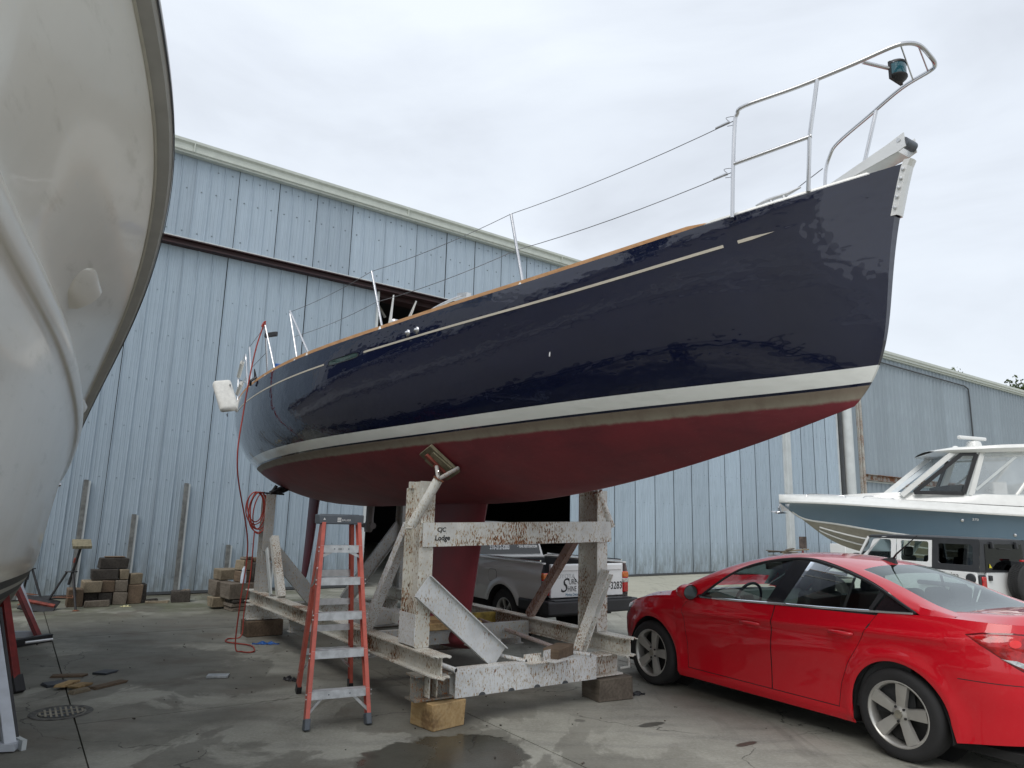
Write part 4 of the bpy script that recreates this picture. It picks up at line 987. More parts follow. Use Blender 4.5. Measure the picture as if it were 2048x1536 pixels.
# left pile by the hangar wall
lp = [
 ('timber_block', 'cracked dark timber topping the left pile, under a thin board', 'wood_dark', 9.5, 9.85, -1.57, -1.12, .61, .80, .05),
 ('board', 'thin reddish board on the topmost timber of the left pile', 'wood_brown', 9.52, 9.8, -1.50, -1.18, .803, .825, .02),
 ('timber_block', 'wide dark timber with flaking white paint in the second row of the pile', 'wood_dark', 9.4, 9.75, -1.68, -1.265, .425, .605, 0),
 ('timber_block', 'brown timber right of the white flaked one in the left pile', 'wood_tan', 9.4, 9.75, -1.25, -1.11, .425, .605, .0),
 ('timber_block', 'yellowish round edged timber overhanging the left end of the pile', 'wood_tan', 9.3, 9.7, -1.80, -1.525, .225, .42, .04),
 ('timber_block', 'brown end timber in the middle of the third row of the pile', 'wood_brown', 9.35, 9.75, -1.515, -1.315, .22, .42, 0),
 ('timber_block', 'grey end timber at the right of the third row of the pile', 'wood_grey', 9.35, 9.75, -1.305, -1.11, .22, .42, 0),
 ('timber_block', 'black stained timber at the bottom left of the pile behind the low plank', 'wood_dark', 9.42, 9.8, -1.76, -1.55, .0, .215, 0),
 ('timber_block', 'dark hollow faced timber in the bottom row of the pile', 'wood_dark', 9.37, 9.75, -1.54, -1.325, .0, .215, 0),
 ('timber_block', 'square grey timber third along the bottom row of the pile', 'wood_grey', 9.35, 9.75, -1.315, -1.10, .0, .215, 0),
 ('timber_block', 'tall brown timber standing at the right end of the left pile', 'wood_brown', 9.4, 9.75, -1.09, -.85, .0, .33, 0),
 ('timber_block', 'pale tan timber on top of the tall one at the right of the pile', 'wood_tan', 9.42, 9.7, -1.08, -.87, .335, .525, .06),
 ('timber_block', 'narrow dark timber tucked behind the right end of the left pile', 'wood_dark', 9.5, 9.8, -.845, -.77, .0, .33, 0),
 ('plank', 'grey plank lying on edge in front of the left timber pile', 'wood_grey', 9.12, 9.18, -1.77, -1.38, .0, .115, .02),
 ('timber_block', 'pale topped brown timber behind the tripod stand legs', 'wood_brown', 9.25, 9.6, -2.02, -1.78, .0, .30, 0),
 ('timber_block', 'single grey timber cube alone by the hangar door, with a rag on top', 'wood_dark', 9.3, 9.62, -.36, -.03, 0, .20, -.15),
]
for nme, lab, mt, u0, u1, v0, v1, z0, z1, rz in lp: timber(nme, lab, mt, u0, u1, v0, v1, z0, z1, rz, 'plank' if nme != 'timber_block' else 'timber block', 'timbers piled by the hangar door')
for k, (u, v, rz) in enumerate(((9.45, -.55, .2), (9.32, -.6, -.15), (9.55, -.7, .6))):
    timber('stick', ['grey lath on the ground between the pile and the single timber', 'short lath nearest the camera beside the single timber', 'dark pole end sticking out from the right of the timber pile'][k], 'wood_tan' if k < 2 else 'wood_dark', u, u + .05, v - .2, v + .18, .0 + .0 * k, .03 + .01 * k, rz, 'stick', bevel=.003)
# middle stack by the cradle
ms = [
 ('timber_block', 'light tan timber on the left top of the middle stack', 'wood_tan', 8.25, 8.6, .17, .52, .475, .66, .15),
 ('timber_block', 'grey timber under the light tan one at the left of the middle stack', 'wood_grey', 8.2, 8.6, .10, .36, .205, .47, .1),
 ('pallet_end', 'worn pallet piece at the foot of the middle stack', 'wood_tan', 8.1, 8.4, .06, .40, .03, .20, .1),
 ('timber_block', 'big grey timber carrying the white bottle in the middle stack', 'wood_grey', 7.7, 8.15, .20, .72, .20, .46, .12),
 ('timber_block', 'thin dark timber just under the big grey one', 'wood_dark', 7.7, 8.1, .28, .75, .14, .195, .1),
 ('timber_block', 'flat grey timber second from the ground in the middle stack', 'wood_grey', 7.7, 8.1, .27, .72, .07, .137, .1),
 ('timber_block', 'bottom grey timber of the middle stack', 'wood_grey', 7.7, 8.1, .29, .74, .0, .066, .1),
 ('timber_block', 'upright brown block behind the white bottle', 'wood_brown', 7.85, 8.1, .40, .60, .465, .66, .2),
 ('timber_block', 'tilted tan block high on the middle stack', 'wood_tan', 7.85, 8.1, .42, .58, .665, .84, .35),
 ('timber_block', 'dark block at the right of the middle stack beside the cradle post', 'wood_dark', 7.8, 8.1, .62, .82, .465, .80, .15),
 ('timber_block', 'chipped mossy offcut lying on the tilted tan block', 'wood_grey', 7.85, 8.0, .45, .62, .845, .90, .6),
 ('timber_block', 'small brown wedge topping the right of the middle stack', 'wood_brown', 7.88, 8.05, .63, .78, .805, .88, .4),
]
for nme, lab, mt, u0, u1, v0, v1, z0, z1, rz in ms: timber(nme, lab, mt, u0, u1, v0, v1, z0, z1, rz, 'timber block' if nme != 'pallet_end' else 'pallet', 'timbers stacked beyond the cradle')
# bottle
bt_ = empty('bottle', uvw(7.66 + .12, .54 - .02, .46), 0, 'white plastic spray bottle without its trigger standing on the middle timber stack', 'bottle')
bt_.location = uvw(7.74, .46, .462)
MB().lathe([(0, 0), (.046, 0), (.048, .01), (.047, .12), (.038, .17), (.034, .2), (.036, .235), (.018, .262), (.014, .27), (0, .27)], (0, 0, 0), 'z', 20).build('bottle_body', simple('pale_blue_white_plastic', (.58, .66, .76), .4, var=.06), bt_, smooth=60)
MB().lathe([(0, .27), (.017, .27), (.017, .285), (0, .285)], (0, 0, 0), 'z', 14).build('neck_ring', M['gel_white'], bt_)

# loose boards by the drain
def plank(label, mat, c, L, W, rz, z=0.0, th=.02):
    o = MB().box((0, 0, th / 2), (L, W, th)).build('plank', M[mat], None, bevel=.002); p = uvw(c[0], c[1], z); o.location = p; o.rotation_euler = (0, R(rnd.uniform(-1, 1)), rz)
    r_ = random.Random(int(c[0] * 100)); 
    for vtx in o.data.vertices:
        vtx.co.x += r_.uniform(-.02, .02)
    return tag(o, label, 'plank', 'loose boards by the drain')
ax = lambda p, q: math.atan2((uvw(*q) - uvw(*p)).y, (uvw(*q) - uvw(*p)).x)
plank('long thin brown board at the back of the scattered boards', 'wood_brown', (3.44, -2.30), .31, .09, ax((3.5, -2.45), (3.38, -2.16)))
plank('dark slate grey board at the left end of the scattered boards', 'slate', (3.1, -2.42), .21, .17, ax((3.2, -2.5), (3.2, -2.34)) + .25, .0, .022)
plank('tan board leaning over the dark slate board', 'wood_new', (2.95, -2.34), .26, .10, ax((2.86, -2.43), (3.1, -2.27)), .022)
plank('short tan board beside the leaning tan board', 'wood_new', (2.86, -2.24), .18, .12, ax((2.8, -2.31), (2.95, -2.17)), .012)
plank('small tan board nearest the drain', 'wood_tan', (2.67, -2.25), .17, .075, ax((2.62, -2.32), (2.72, -2.17)), .0, .03)
plank('bent brown board to the right of the others', 'wood_brown', (2.84, -2.0), .34, .10, ax((2.70, -2.15), (2.92, -1.84)))
plank('black slate piece lying apart behind the boards', 'slate', (3.45, -1.97), .17, .15, ax((3.38, -2.03), (3.5, -1.90)), 0, .02)
# drain
dr = empty('drain', uvw(1.98, -2.43, .0), RZC, 'round cast iron drain grate sunk in a worn concrete collar', 'drain')
mb = MB(); mb.lathe([(.235, .002), (.225, .008), (.205, .004), (.17, -.004), (.165, .004)], (0, 0, 0), 'z', 48); mb.build('collar', simple('worn_collar', (.10, .098, .09), .8, var=.45, sc=14, bump=.5), dr, smooth=60)
mb = MB(); mb.lathe([(0, .0035), (.166, .0035)], (0, 0, 0), 'z', 40); mb.build('pit', M['black'], dr)
for k in range(-4, 5):
    x = k * .038; h = math.sqrt(max(.0, .160 ** 2 - x * x))
    MB().box((0, x, .0075), (2 * h, .016, .004)).build('bar', simple('iron_bar', (.27, .25, .20), .8, var=.3) if k == -4 else bpy.data.materials['iron_bar'], dr)
for yy in (-.055, .055):
    h = math.sqrt(.16 ** 2 - yy * yy); MB().box((yy, 0, .0065), (.012, 2 * h, .005)).build('cross_bar', bpy.data.materials['iron_bar'], dr)
# paper, glove rag, black rags, small litter
o = MB().box((0, 0, .012), (.21, .13, .022)).build('tin_lid', simple('pale_grey_tin', (.42, .44, .45), .4, .3, var=.2, sc=20), None, bevel=.003); o.location = uvw(2.74, -1.02); o.rotation_euler = (0, 0, R(12)); tag(o, 'flat pale grey tin lying on the concrete left of the ladder', 'tin')
def rag(name, c, L, W, H, rz, mat, label, cat, seed):
    r_ = random.Random(seed); G = []
    for i in range(17):
        row = []
        for j in range(9):
            t, s_ = i / 16, j / 8; ph = r_.uniform(-1, 1)
            w = W * (.45 + .55 * math.sin(math.pi * min(1, t * 1.1)) ** .6) * (.85 + .15 * math.sin(t * 21))
            z = H * math.sin(math.pi * s_) ** .7 * (.55 + .45 * math.sin(t * 17 + s_ * 4)) * (.4 + .6 * math.sin(math.pi * t)) + .004
            row.append((L * (t - .5) + .006 * ph, w * (s_ - .5) + .012 * math.sin(t * 25 + j), z + .004 * ph))
        G.append(row)
    o = MB().grid(G, 0, True).build(name, mat, None, smooth=180); o.location = uvw(*c); o.rotation_euler = (0, 0, rz); return tag(o, label, cat)
rag('glove', (4.40, -.06), .34, .10, .035, R(8), M['blue_rag'], 'crumpled bright blue glove on the ground left of the ladder', 'glove', 3)
rag('rag', (2.26, -.42), .20, .10, .04, R(-35), M['black'], 'black oily rag on the ground left of the ladder foot', 'rag', 5)
rag('rag', (.09, 2.29), .26, .07, .035, R(20), M['black'], 'black clotted rag on the ground beside the grey timber block near the red car', 'rag', 8)
rag('rag', (9.0, -1.15), .17, .08, .03, R(20), simple('yellow_foam', (.55, .52, .30), .8), 'pale yellow foam scrap on the ground before the timber pile', 'scrap', 9)
rag('rag', (9.42, -.12), .18, .12, .03, R(40), M['wood_grey'], 'grey rag draped on the single timber by the hangar', 'rag', 10).location.z = .2
mb = MB(); r_ = random.Random(12)
for k in range(260):
    u, v = r_.uniform(-1.4, 8), r_.uniform(-3, 4.2); p = uvw(u, v, .0); s_ = r_.choice([.004, .006, .008, .011]) * r_.uniform(.6, 1.2)
    mb.box((p.x, p.y, s_ * .35 + gh(p.x, p.y)), (s_ * r_.uniform(1, 2.4), s_, s_ * .7), (0, 0, r_.uniform(0, 6)))
o = mb.build('debris', simple('small_debris', (.09, .08, .065), .9, var=.9, sc=40), None); tag(o, 'tiny chips and grit scattered over the concrete', kind='stuff')

# ------------------------------------------------------------------ red cable: hangs from the stanchion, over the deck edge, loops on the ground
BI = boat.matrix_basis
def bw(x, y, z): return BI @ Vector(HL(x, y, z))
top = bw(3.42, -1.87, 3.98)
path = [top, bw(3.50, -1.93, 3.6), bw(3.56, -1.98, 2.9), bw(3.52, -2.0, 2.2), uvw(4.05, -.50, 1.3), uvw(4.06, -.52, .6), uvw(4.1, -.52, .06), uvw(3.95, -.47, .012), uvw(3.88, -.37, .012), uvw(4.05, -.30, .012), uvw(4.35, -.28, .012), uvw(4.7, -.47, .012), uvw(4.95, -.40, .012), uvw(5.0, -.22, .03), uvw(5.08, -.19, .35), uvw(5.12, -.14, .8), uvw(5.15, -.13, 1.4)]
mb = MB(); mb.tube(catmull(path, 8), .0085, 7)
o = mb.build('extension_cord', M['rope_red'], None, smooth=60); tag(o, 'thin red cable hanging from the stern rail down to loops on the concrete', 'cord')
mb = MB(); mb.tube(catmull([top + Vector((.02 * math.sin(k * 2.1), .02 * math.cos(k * 1.3), .04 * math.cos(k * 1.7))) for k in range(8)], 6), .007, 6); mb.build('knot', M['rope_red'], o, smooth=60).matrix_parent_inverse = Matrix.Identity(4)
mb = MB(); r_ = random.Random(4)
for k in range(6):
    w, h = .10 + .05 * r_.random(), .20 + .10 * r_.random(); c0 = Vector((r_.uniform(-.02, .02), r_.uniform(-.05, .03), -h)); ph = r_.uniform(-.3, .3)
    mb.tube(catmull([c0 + Vector((.02 * math.sin(a * 2 + k) , w * math.sin(a) + ph * h * (1 + math.cos(a)) * .25 , h * math.cos(a))) for a in [2 * math.pi * i / 10 for i in range(10)]], 4, True), .0085, 6, 0, True)
o = mb.build('cable_coil', M['rope_red'], None, smooth=60); o.location = uvw(5.2, -.08, 1.96); o.rotation_euler = (0, 0, RZC); tag(o, 'coil of thin red cable hung on the far left cradle post', 'cable coil')

# ================================================================== STEP LADDER
lad = empty('step_ladder', (0, 0, 0), 0, 'orange red fibreglass step ladder with aluminium treads and a dark grey top cap', 'step ladder')
FL, FR, BL, BR = Vector((-1.57, 5.99, 0)), Vector((-1.09, 6.23, 0)), Vector((-1.98, 7.18, 0)), Vector((-1.50, 7.43, 0))
wd = (FR - FL).normalized(); tcn = Vector((-1.545, 6.60, 1.60)); dd = Vector((-wd.y, wd.x, 0))
lad.location = (FL + FR + BL + BR) / 4; off = -lad.location
def La(p): return Vector(p) + off
TFL, TFR, TBL, TBR = tcn - wd * .175 - dd * .07, tcn + wd * .175 - dd * .07, tcn - wd * .15 + dd * .07, tcn + wd * .15 + dd * .07
def onz_(a, b, z): t = z / b.z; return a + (b - a) * t
def lrail(a, b, side, mat, front=True):
    z0 = .055; p0 = onz_(a, b, z0); d = (b - p0).normalized()
    prof = [(0, -.04), (.033 * side, -.04), (.033 * side, -.034), (.005 * side, -.034), (.005 * side, .034), (.033 * side, .034), (.033 * side, .04), (0, .04)]
    mb = MB(); n = len(prof); ax_ = wd; ay_ = d.cross(ax_).normalized()
    vs = [La(p0 + ax_ * x + ay_ * y) for x, y in prof] + [La(b + ax_ * x + ay_ * y) for x, y in prof]
    fs = [(i, (i + 1) % n, n + (i + 1) % n, n + i) for i in range(n)]
    mb.add(vs, fs + [tuple(range(n - 1, -1, -1)), tuple(range(n, 2 * n))]); o = mb.build('side_rail', mat, lad)
    mb = MB(); c0 = a + (b - a) * (.0 / b.z); mb.add([La(c0 + ax_ * x * side + d * z + ay_ * y) for z in (0, .085) for x, y in ((-.004, -.046), (.042, -.046), (.042, .046), (-.004, .046))], [(0, 3, 2, 1), (4, 5, 6, 7), (0, 1, 5, 4), (1, 2, 6, 5), (2, 3, 7, 6), (3, 0, 4, 7)])
    mb.build('foot', M['grey_plastic'] if front else M['black'], lad, bevel=.006)
    return d
lrail(FL, TFL, 1, M['ladder_red']); lrail(FR, TFR, -1, M['ladder_red'])
lrail(BL, TBL, 1, M['ladder_red'], False); lrail(BR, TBR, -1, M['ladder_red'], False)
for k, z in enumerate((.275, .57, .86, 1.14, 1.41)):
    a, b = onz_(FL, TFL, z) + wd * .006, onz_(FR, TFR, z) - wd * .006
    mb = MB(); pr = [(-.042, -.062), (-.039, -.062), (-.039, -.003), (.036, -.003), (.036, -.03), (.039, -.03), (.039, 0), (-.042, 0)]
    ay_ = dd; vs = [La(p + ay_ * x + Vector((0, 0, y))) for p in (a, b) for x, y in pr]; n = 8
    mb.add(vs, [(i, (i + 1) % n, n + (i + 1) % n, n + i) for i in range(n)] + [tuple(range(7, -1, -1)), tuple(range(8, 16))])
    tread = mb.build('tread', M['alu_worn'], lad)
    for e_, rl in ((a, -1), (b, 1)):
        for zz in (-.015, -.05):
            c_ = La(e_ + wd * rl * .018 + Vector((0, 0, zz)) - dd * .047); MB().rod(c_, c_ - dd * .004, .0055, 8).build('rivet', M['alu'], lad)
    if k in (0, 4):
        for e_, rl in ((a, 1), (b, -1)):
            s_ = -1 if k == 0 else -1
            p1 = e_ + wd * rl * .13 + Vector((0, 0, -.045)); p2 = onz_(FL if rl > 0 else FR, TFL if rl > 0 else TFR, z - (.17 if k == 0 else .10)) + wd * rl * .012
            MB().prof(rprof(.016, .022), La(p1), La(p2)).build('tread_brace', M['alu'], lad)
        for q in (.33, .68):
            c_ = La(a + (b - a) * q + Vector((0, 0, -.03)) - dd * .043); MB().rod(c_, c_ - dd * .003, .006, 8).build('rivet', M['screw'], lad)
for z in (.40, .62, .87, 1.14):
    a, b = onz_(BL, TBL, z), onz_(BR, TBR, z); MB().prof(rprof(.02, .055 if z != 1.14 else .06), La(a + wd * .008), La(b - wd * .008)).build('rear_bar', M['alu'], lad)
for a, b, rl in ((BL, TBL, 1), (BR, TBR, -1)):
    MB().prof(rprof(.012, .02), La(onz_(a, b, .20)), La(onz_(a, b, .38) + wd * rl * .17)).build('rear_brace', M['alu'], lad)
for a, b, c_, d_ in ((FL, TFL, BL, TBL), (FR, TFR, BR, TBR)):
    p, q = onz_(a, b, 1.22), onz_(c_, d_, 1.02); md = (p + q) / 2 + Vector((0, 0, -.05)); MB().tube([La(p), La(md), La(q)], .007, 6).build('spreader', M['alu'], lad)
mb = MB(); mx = Matrix((wd, dd, Vector((0, 0, 1)))).transposed(); mb.box(La(tcn + Vector((0, 0, .035))), (.405, .19, .085), mx); cap = mb.build('top_cap', M['grey_plastic'], lad, bevel=.010)
mb = MB(); mb.box(La(tcn + Vector((0, 0, .0785))), (.33, .12, .004), mx); mb.build('tool_tray', M['black'], cap)
fc = La(tcn - dd * .0962 + Vector((0, 0, .022)))
text('maker_name', 'BAUER', .024, cap, M['ink_white'], frame(fc + wd * .0, wd, (0, 0, 1)), .0006, xs=1.15)
mb = MB(); 
for a, b_ in ((0, 0), (0, .014), (0, .028)): mb.box(fc - wd * .022 + Vector((0, 0, b_ - .004)) , (.034, .0012, .009), mx)
mb.build('maker_emblem', M['ink_white'], cap)
mb = MB(); q0 = La(tcn - dd * .0962 - wd * .155 + Vector((0, 0, .03)))
mb.add([q0 - wd * .011, q0 + wd * .011, q0 + Vector((0, 0, .02)) - dd * 0], [(0, 1, 2)]); mb.build('warning_mark', M['ink_white'], cap)
a, b = onz_(FL, TFL, 1.41), onz_(FR, TFR, 1.41); lc = La((a + b) / 2 + Vector((0, 0, -.035)) - dd * .0435)
text('tread_lettering', '||||||| )', .02, lad, M['ink'], frame(lc - wd * .03, wd, (0, 0, 1)), .0004)

# ================================================================== BOAT STANDS
def tripod(name, label, foot, h, lean, boardtop, mat, board='plywood', yaw=0.0):
    t = empty(name, foot, yaw, label, 'boat stand')
    apex = Vector((0, 0, h)); feet = [Vector((math.cos(a), math.sin(a), 0)) * .33 * (h / .55) ** .3 for a in (R(-100), R(20), R(150))]
    for f in feet:
        tg = Vector((f.x * .18, f.y * .18, h)); MB().rod(f, tg, .018, 8).build('leg', mat, t, smooth=40)
        MB().lathe([(0, .02), (.03, .018), (.055, .004), (.055, 0)], f, 'z', 12).build('foot', M['rust_end'], t, smooth=40)
    mb = MB(); ring = [f * .62 + Vector((0, 0, h * .33)) for f in feet]
    for i in range(3): mb.prof(rprof(.05, .006), ring[i], ring[(i + 1) % 3])
    mb.build('shelf', M['rust_end'], t)
    mb = MB(); mb.lathe([(0, .0), (.10, 0), (.105, .008), (.10, .016), (0, .016)], apex, 'z', 6); mb.build('top_plate', mat, t)
    lv = Vector(lean); MB().rod(apex - lv * .12 + Vector((0, 0, -.15)), apex + lv, .022, 8).build('screw_post', mat, t, smooth=40)
    MB().rod(apex + lv * .35 + Vector((0, 0, 0)), apex + lv * .5, .032, 8).build('nut', M['redox'], t)
    if boardtop:
        d = lv.normalized(); a = d.cross(Vector((0, 1, 0))).normalized(); 
        MB().box(apex + lv * 1.02, (.34, .28, .05), Matrix.Rotation(R(17), 3, 'Y')).build('pad_board', M[board], t, bevel=.005)
    else:
        MB().box(apex + lv * 1.0, (.16, .03, .025)).build('handle_bar', mat, t)
    return t
tripod('boat_stand', 'rusty black tripod boat stand with a tilted plywood pad beside the timber pile', uvw(9.05, -2.03), .60, (.14, .09, .46), True, M['dark_steel'], yaw=R(-55))
tripod('boat_stand', 'small black tripod boat stand without a pad, left of the plywood topped one', uvw(9.6, -2.62), .62, (.01, .0, .22), False, M['dark_steel'], yaw=R(-20))
# steel plates leaning at the stands
mb = MB(); mb.box((0, 0, .09), (.5, .36, .03), (R(28), R(12), .3)); o = mb.build('stand_pad', M['dark_steel'], None, bevel=.004); o.location = uvw(9.0, -2.42); tag(o, 'dark ribbed stand pad lying tilted on the ground between the two black stands', 'stand pad')
MB().box((.02, 0, .115), (.42, .06, .03), (R(28), R(12), .3)).build('pad_bar', M['redox'], o)
# ================================================================== VEHICLE HELPERS
def carpaint(name, col, flake=.0, rough=.12, coat=1.0, metal=0.0):
    s = NT(name); a = s.noise(1.2, 3); d = s.noise(45, 3)
    c = s.mix(s.step(a, .3, .7), tuple(x * .95 for x in col), col); c = s.mix(s.mth('MULTIPLY', s.step(d, .5, .8), .03), c, (.3, .28, .25))
    s.set(col=c, rough=rough + .2, metal=metal, coat=coat, coatr=.02, spec=.25); return s.mat
M['red_paint'] = carpaint('red_car_paint', (.62, .003, .015))
M['silver_paint'] = carpaint('silver_paint', (.62, .62, .61), metal=.0, rough=.3)
M['white_car'] = carpaint('white_car_paint', (.78, .79, .79))
M['matt_black'] = simple('textured_black_hardtop', (.028, .030, .034), .55, var=.1, bump=.15)
M['glass'] = glassmat('car_glass', (.84, .91, .87), ior=1.28); M['glass_dark'] = glassmat('privacy_glass', (.10, .11, .12)); M['glass_clear'] = glassmat('clear_glass', (.86, .9, .9))
M['chrome'] = simple('chrome', (.75, .76, .78), .12, 1.0, var=.02)
M['cabin'] = simple('dark_cabin_trim', (.03, .032, .034), .7, var=.2); M['cabin_grey'] = simple('grey_green_trim', (.11, .14, .13), .7, var=.15)
M['tail_red'] = simple('red_lens', (.42, .006, .008), .08, var=.35, sc=18, coat=.6); M['tail_dark'] = simple('dark_red_lens', (.12, .004, .006), .1, coat=.5)
M['tail_clear'] = simple('clear_ribbed_lens', (.5, .52, .52), .12, .5, var=.35, sc=40, coat=.6); M['amber'] = simple('amber_lens', (.55, .14, .02), .15, coat=.4)
M['alloy'] = simple('painted_alloy', (.50, .49, .46), .36, .6, var=.07); M['disc'] = simple('brake_dark', (.03, .03, .03), .5, .5); M['under'] = simple('underbody', (.015, .015, .015), .9)
def wheel(parent, c, r=.325, w=.21, rim_r=.225, side=1, spokes=5, mat=None, rot=0.2, tread=False, name='wheel'):
    wt = empty(name, c); wt.parent = parent
    s = side; mb = MB()
    pf = [(rim_r - .01, s * -.01), (rim_r + .004, s * .002), (rim_r + .02, s * .0), (r * .86, s * .006), (r * .955, s * -.008), (r * .99, s * -.03), (r, s * -.06), (r, s * -(w - .06)), (r * .97, s * -(w - .01)), (rim_r, s * -w)]
    mb.lathe(pf, (0, 0, 0), 'y', 56); ty = mb.build('tyre', M['rubber'], wt, smooth=50)
    if tread:
        tb_ = MB()
        for k in range(64):
            a = 2 * math.pi * k / 64
            for q, of in ((-.045, 0), (-.10, .5), (-.155, 0)):
                aa = a + of * 2 * math.pi / 64; tb_.box((math.cos(aa) * (r + .002), s * q, math.sin(aa) * (r + .002)), (.02, .042, .022), (0, -aa, 0))
        o = tb_.build('tread_blocks', M['rubber'], ty); o['kind'] = 'stuff'
    mt = mat or M['alloy']
    mb = MB(); mb.lathe([(rim_r - .012, s * -w * .8), (rim_r - .02, s * -.07), (rim_r - .022, s * -.02), (rim_r - .012, s * -.004), (rim_r - .004, s * .003), (rim_r + .003, s * .001), (rim_r + .002, s * -.012)], (0, 0, 0), 'y', 56)
    rim = mb.build('rim', mt, wt, smooth=50)
    MB().lathe([(0, s * -.09), (rim_r - .03, s * -.09)], (0, 0, 0), 'y', 32).build('brake_disc', M['disc'], wt)
    for k in range(spokes):
        a = rot + 2 * math.pi * k / spokes; ca, sa = math.cos(a), math.sin(a)
        def P_(rr, t, y): return (ca * rr - sa * t, s * y, sa * rr + ca * t)
        w0, w1 = (.038, .052) if spokes == 5 else (.02, .025)
        mb = MB(); sec = []
        for rr, hw, y, dp in ((.03, w0, -.030, .03), (.085, w0, -.022, .03), (rim_r * .6, (w0 + w1) / 2, -.014, .028), (rim_r - .016, w1, -.006, .024)):
            sec.append([P_(rr, -hw, y - dp), P_(rr, -hw * .86, y), P_(rr, -hw * .5, y + .002), P_(rr, hw * .5, y + .002), P_(rr, hw * .86, y), P_(rr, hw, y - dp)])
        mb.grid(sec, 0, s > 0); mb.build('spoke', mt, wt, smooth=35)
    mb = MB(); mb.lathe([(.07, s * -.05), (.066, s * -.026), (.04, s * -.02), (.033, s * -.014), (0, s * -.010)], (0, 0, 0), 'y', 24); mb.build('hub', mt, wt, smooth=40)
    mb = MB(); mb.lathe([(.03, s * -.012), (.028, s * -.004), (0, s * -.002)], (0, 0, 0), 'y', 20); mb.build('hub_cap', simple('hub_cap_metal', (.42, .40, .34), .3, .8) if 'hub_cap_metal' not in bpy.data.materials else bpy.data.materials['hub_cap_metal'], wt, smooth=40)
    for k in range(spokes):
        a = rot + 2 * math.pi * (k + .5) / spokes; p = (math.cos(a) * .053, s * -.016, math.sin(a) * .053); mb = MB(); mb.lathe([(.0095, s * -.02), (.0095, s * .004), (.006, s * .008), (0, s * .008)], p, 'y', 6); mb.build('lug_nut', M['disc'], wt)
    return wt
def xs_dense(x0, x1, n, arches=()):
    xs = list(np.linspace(x0, x1, n))
    for c, r in arches:
        for q in np.linspace(0, math.pi, 25): xs.append(c + r * math.cos(q))
    xs = sorted(x for x in xs if x0 - 1e-6 <= x <= x1 + 1e-6); out = [xs[0]]
    for x in xs[1:]:
        if x - out[-1] > 1e-4: out.append(x)
    return out
def patch(Y, xs, zl, zh, n, side=1, xw=None):
    """grid on the body side y=Y(x,z)*side; xw(x,t) warps x with height"""
    G = []
    for x in xs:
        row = []
        for k in range(n + 1):
            t = k / n; xx = xw(x, t) if xw else x; z = zl(xx) + (zh(xx) - zl(xx)) * t; row.append((xx, side * Y(xx, z), z))
        G.append(row)
    return MB().grid(G, 0, side < 0)
def lerp(x, pts):
    return float(np.interp(x, [p[0] for p in pts], [p[1] for p in pts]))
def crv(pts):
    X = np.array([p[0] for p in pts], float); Yv = np.array([p[1] for p in pts], float)
    def f(x): return float(interp([min(max(x, X[0]), X[-1])], Yv, X)[0])
    return f

# ================================================================== RED SALOON CAR
car = empty('parked_car', (3.69, 6.09, 0), R(121.48), 'glossy red four door saloon car parked beside the cradle', 'car')
FX, RX_, AR = 2.665, 0.0, .372
xfront = lambda z: lerp(z, [(.15, 3.46), (.25, 3.53), (.45, 3.585), (.6, 3.58), (.72, 3.52), (.82, 3.40), (.92, 3.2), (1.0, 3.0), (1.2, 2.9)])
xrear = lambda z: lerp(z, [(.15, -.90), (.3, -.955), (.55, -.985), (.75, -.96), (.95, -.935), (1.1, -.91), (1.3, -.9)])
crease = lambda x: .80 + (2.2 - x) * .042
def CY(x, z):
    W = .885; xf = xfront(z); xr = xrear(z)
    if x > 2.45: W *= max(0, 1 - ((x - 2.45) / (xf - 2.45)) ** 2.5) ** (1 / 2.5) if x < xf else 0
    if x < .0: W *= max(0, 1 - ((0.0 - x) / (0.0 - xr)) ** 3.4) ** (1 / 3.4) if x > xr else 0
    p = lerp(z, [(.15, .93), (.22, .955), (.32, .962), (.45, .972), (.6, .990), (.72, 1.0), (.82, 1.0), (.9, .985), (.97, .955), (1.02, .925), (1.1, .87), (1.2, .80)])
    y = W * p
    zc = crease(x); y += .014 * math.exp(-((z - zc) / .028) ** 2) * (1 if -.5 < x < 2.3 else .4) - .008 * math.exp(-((z - zc + .09) / .06) ** 2)
    for hx_, hz_ in ((1.35, .797), (.44, .842)):
        y -= .014 * math.exp(-((x - hx_) / .065) ** 2 - ((z - hz_) / .026) ** 2)
    for c in (FX, RX_):
        d = math.hypot(x - c, z - .325); y += .022 * math.exp(-((d - .40) / .06) ** 2) * (1 if z > .2 else .3)
    return y
belt = crv([(-.95, 1.045), (-.6, 1.05), (-.3, 1.055), (-.1, 1.045), (.3, 1.02), (1.1, .985), (1.9, .955), (2.3, .945), (2.7, .90), (3.0, .835), (3.3, .735), (3.55, .62)])
def arch(x, base=.20):
    z = base
    for c in (FX, RX_):
        if abs(x - c) < AR: z = max(z, .325 + math.sqrt(max(0, AR ** 2 - (x - c) ** 2)))
    return z
sill_top = lambda x: .30
bot = lambda x: lerp(x, [(-.95, .30), (-.5, .24), (-.37, .22), (.38, .17), (2.3, .17), (3.05, .2), (3.5, .22)])
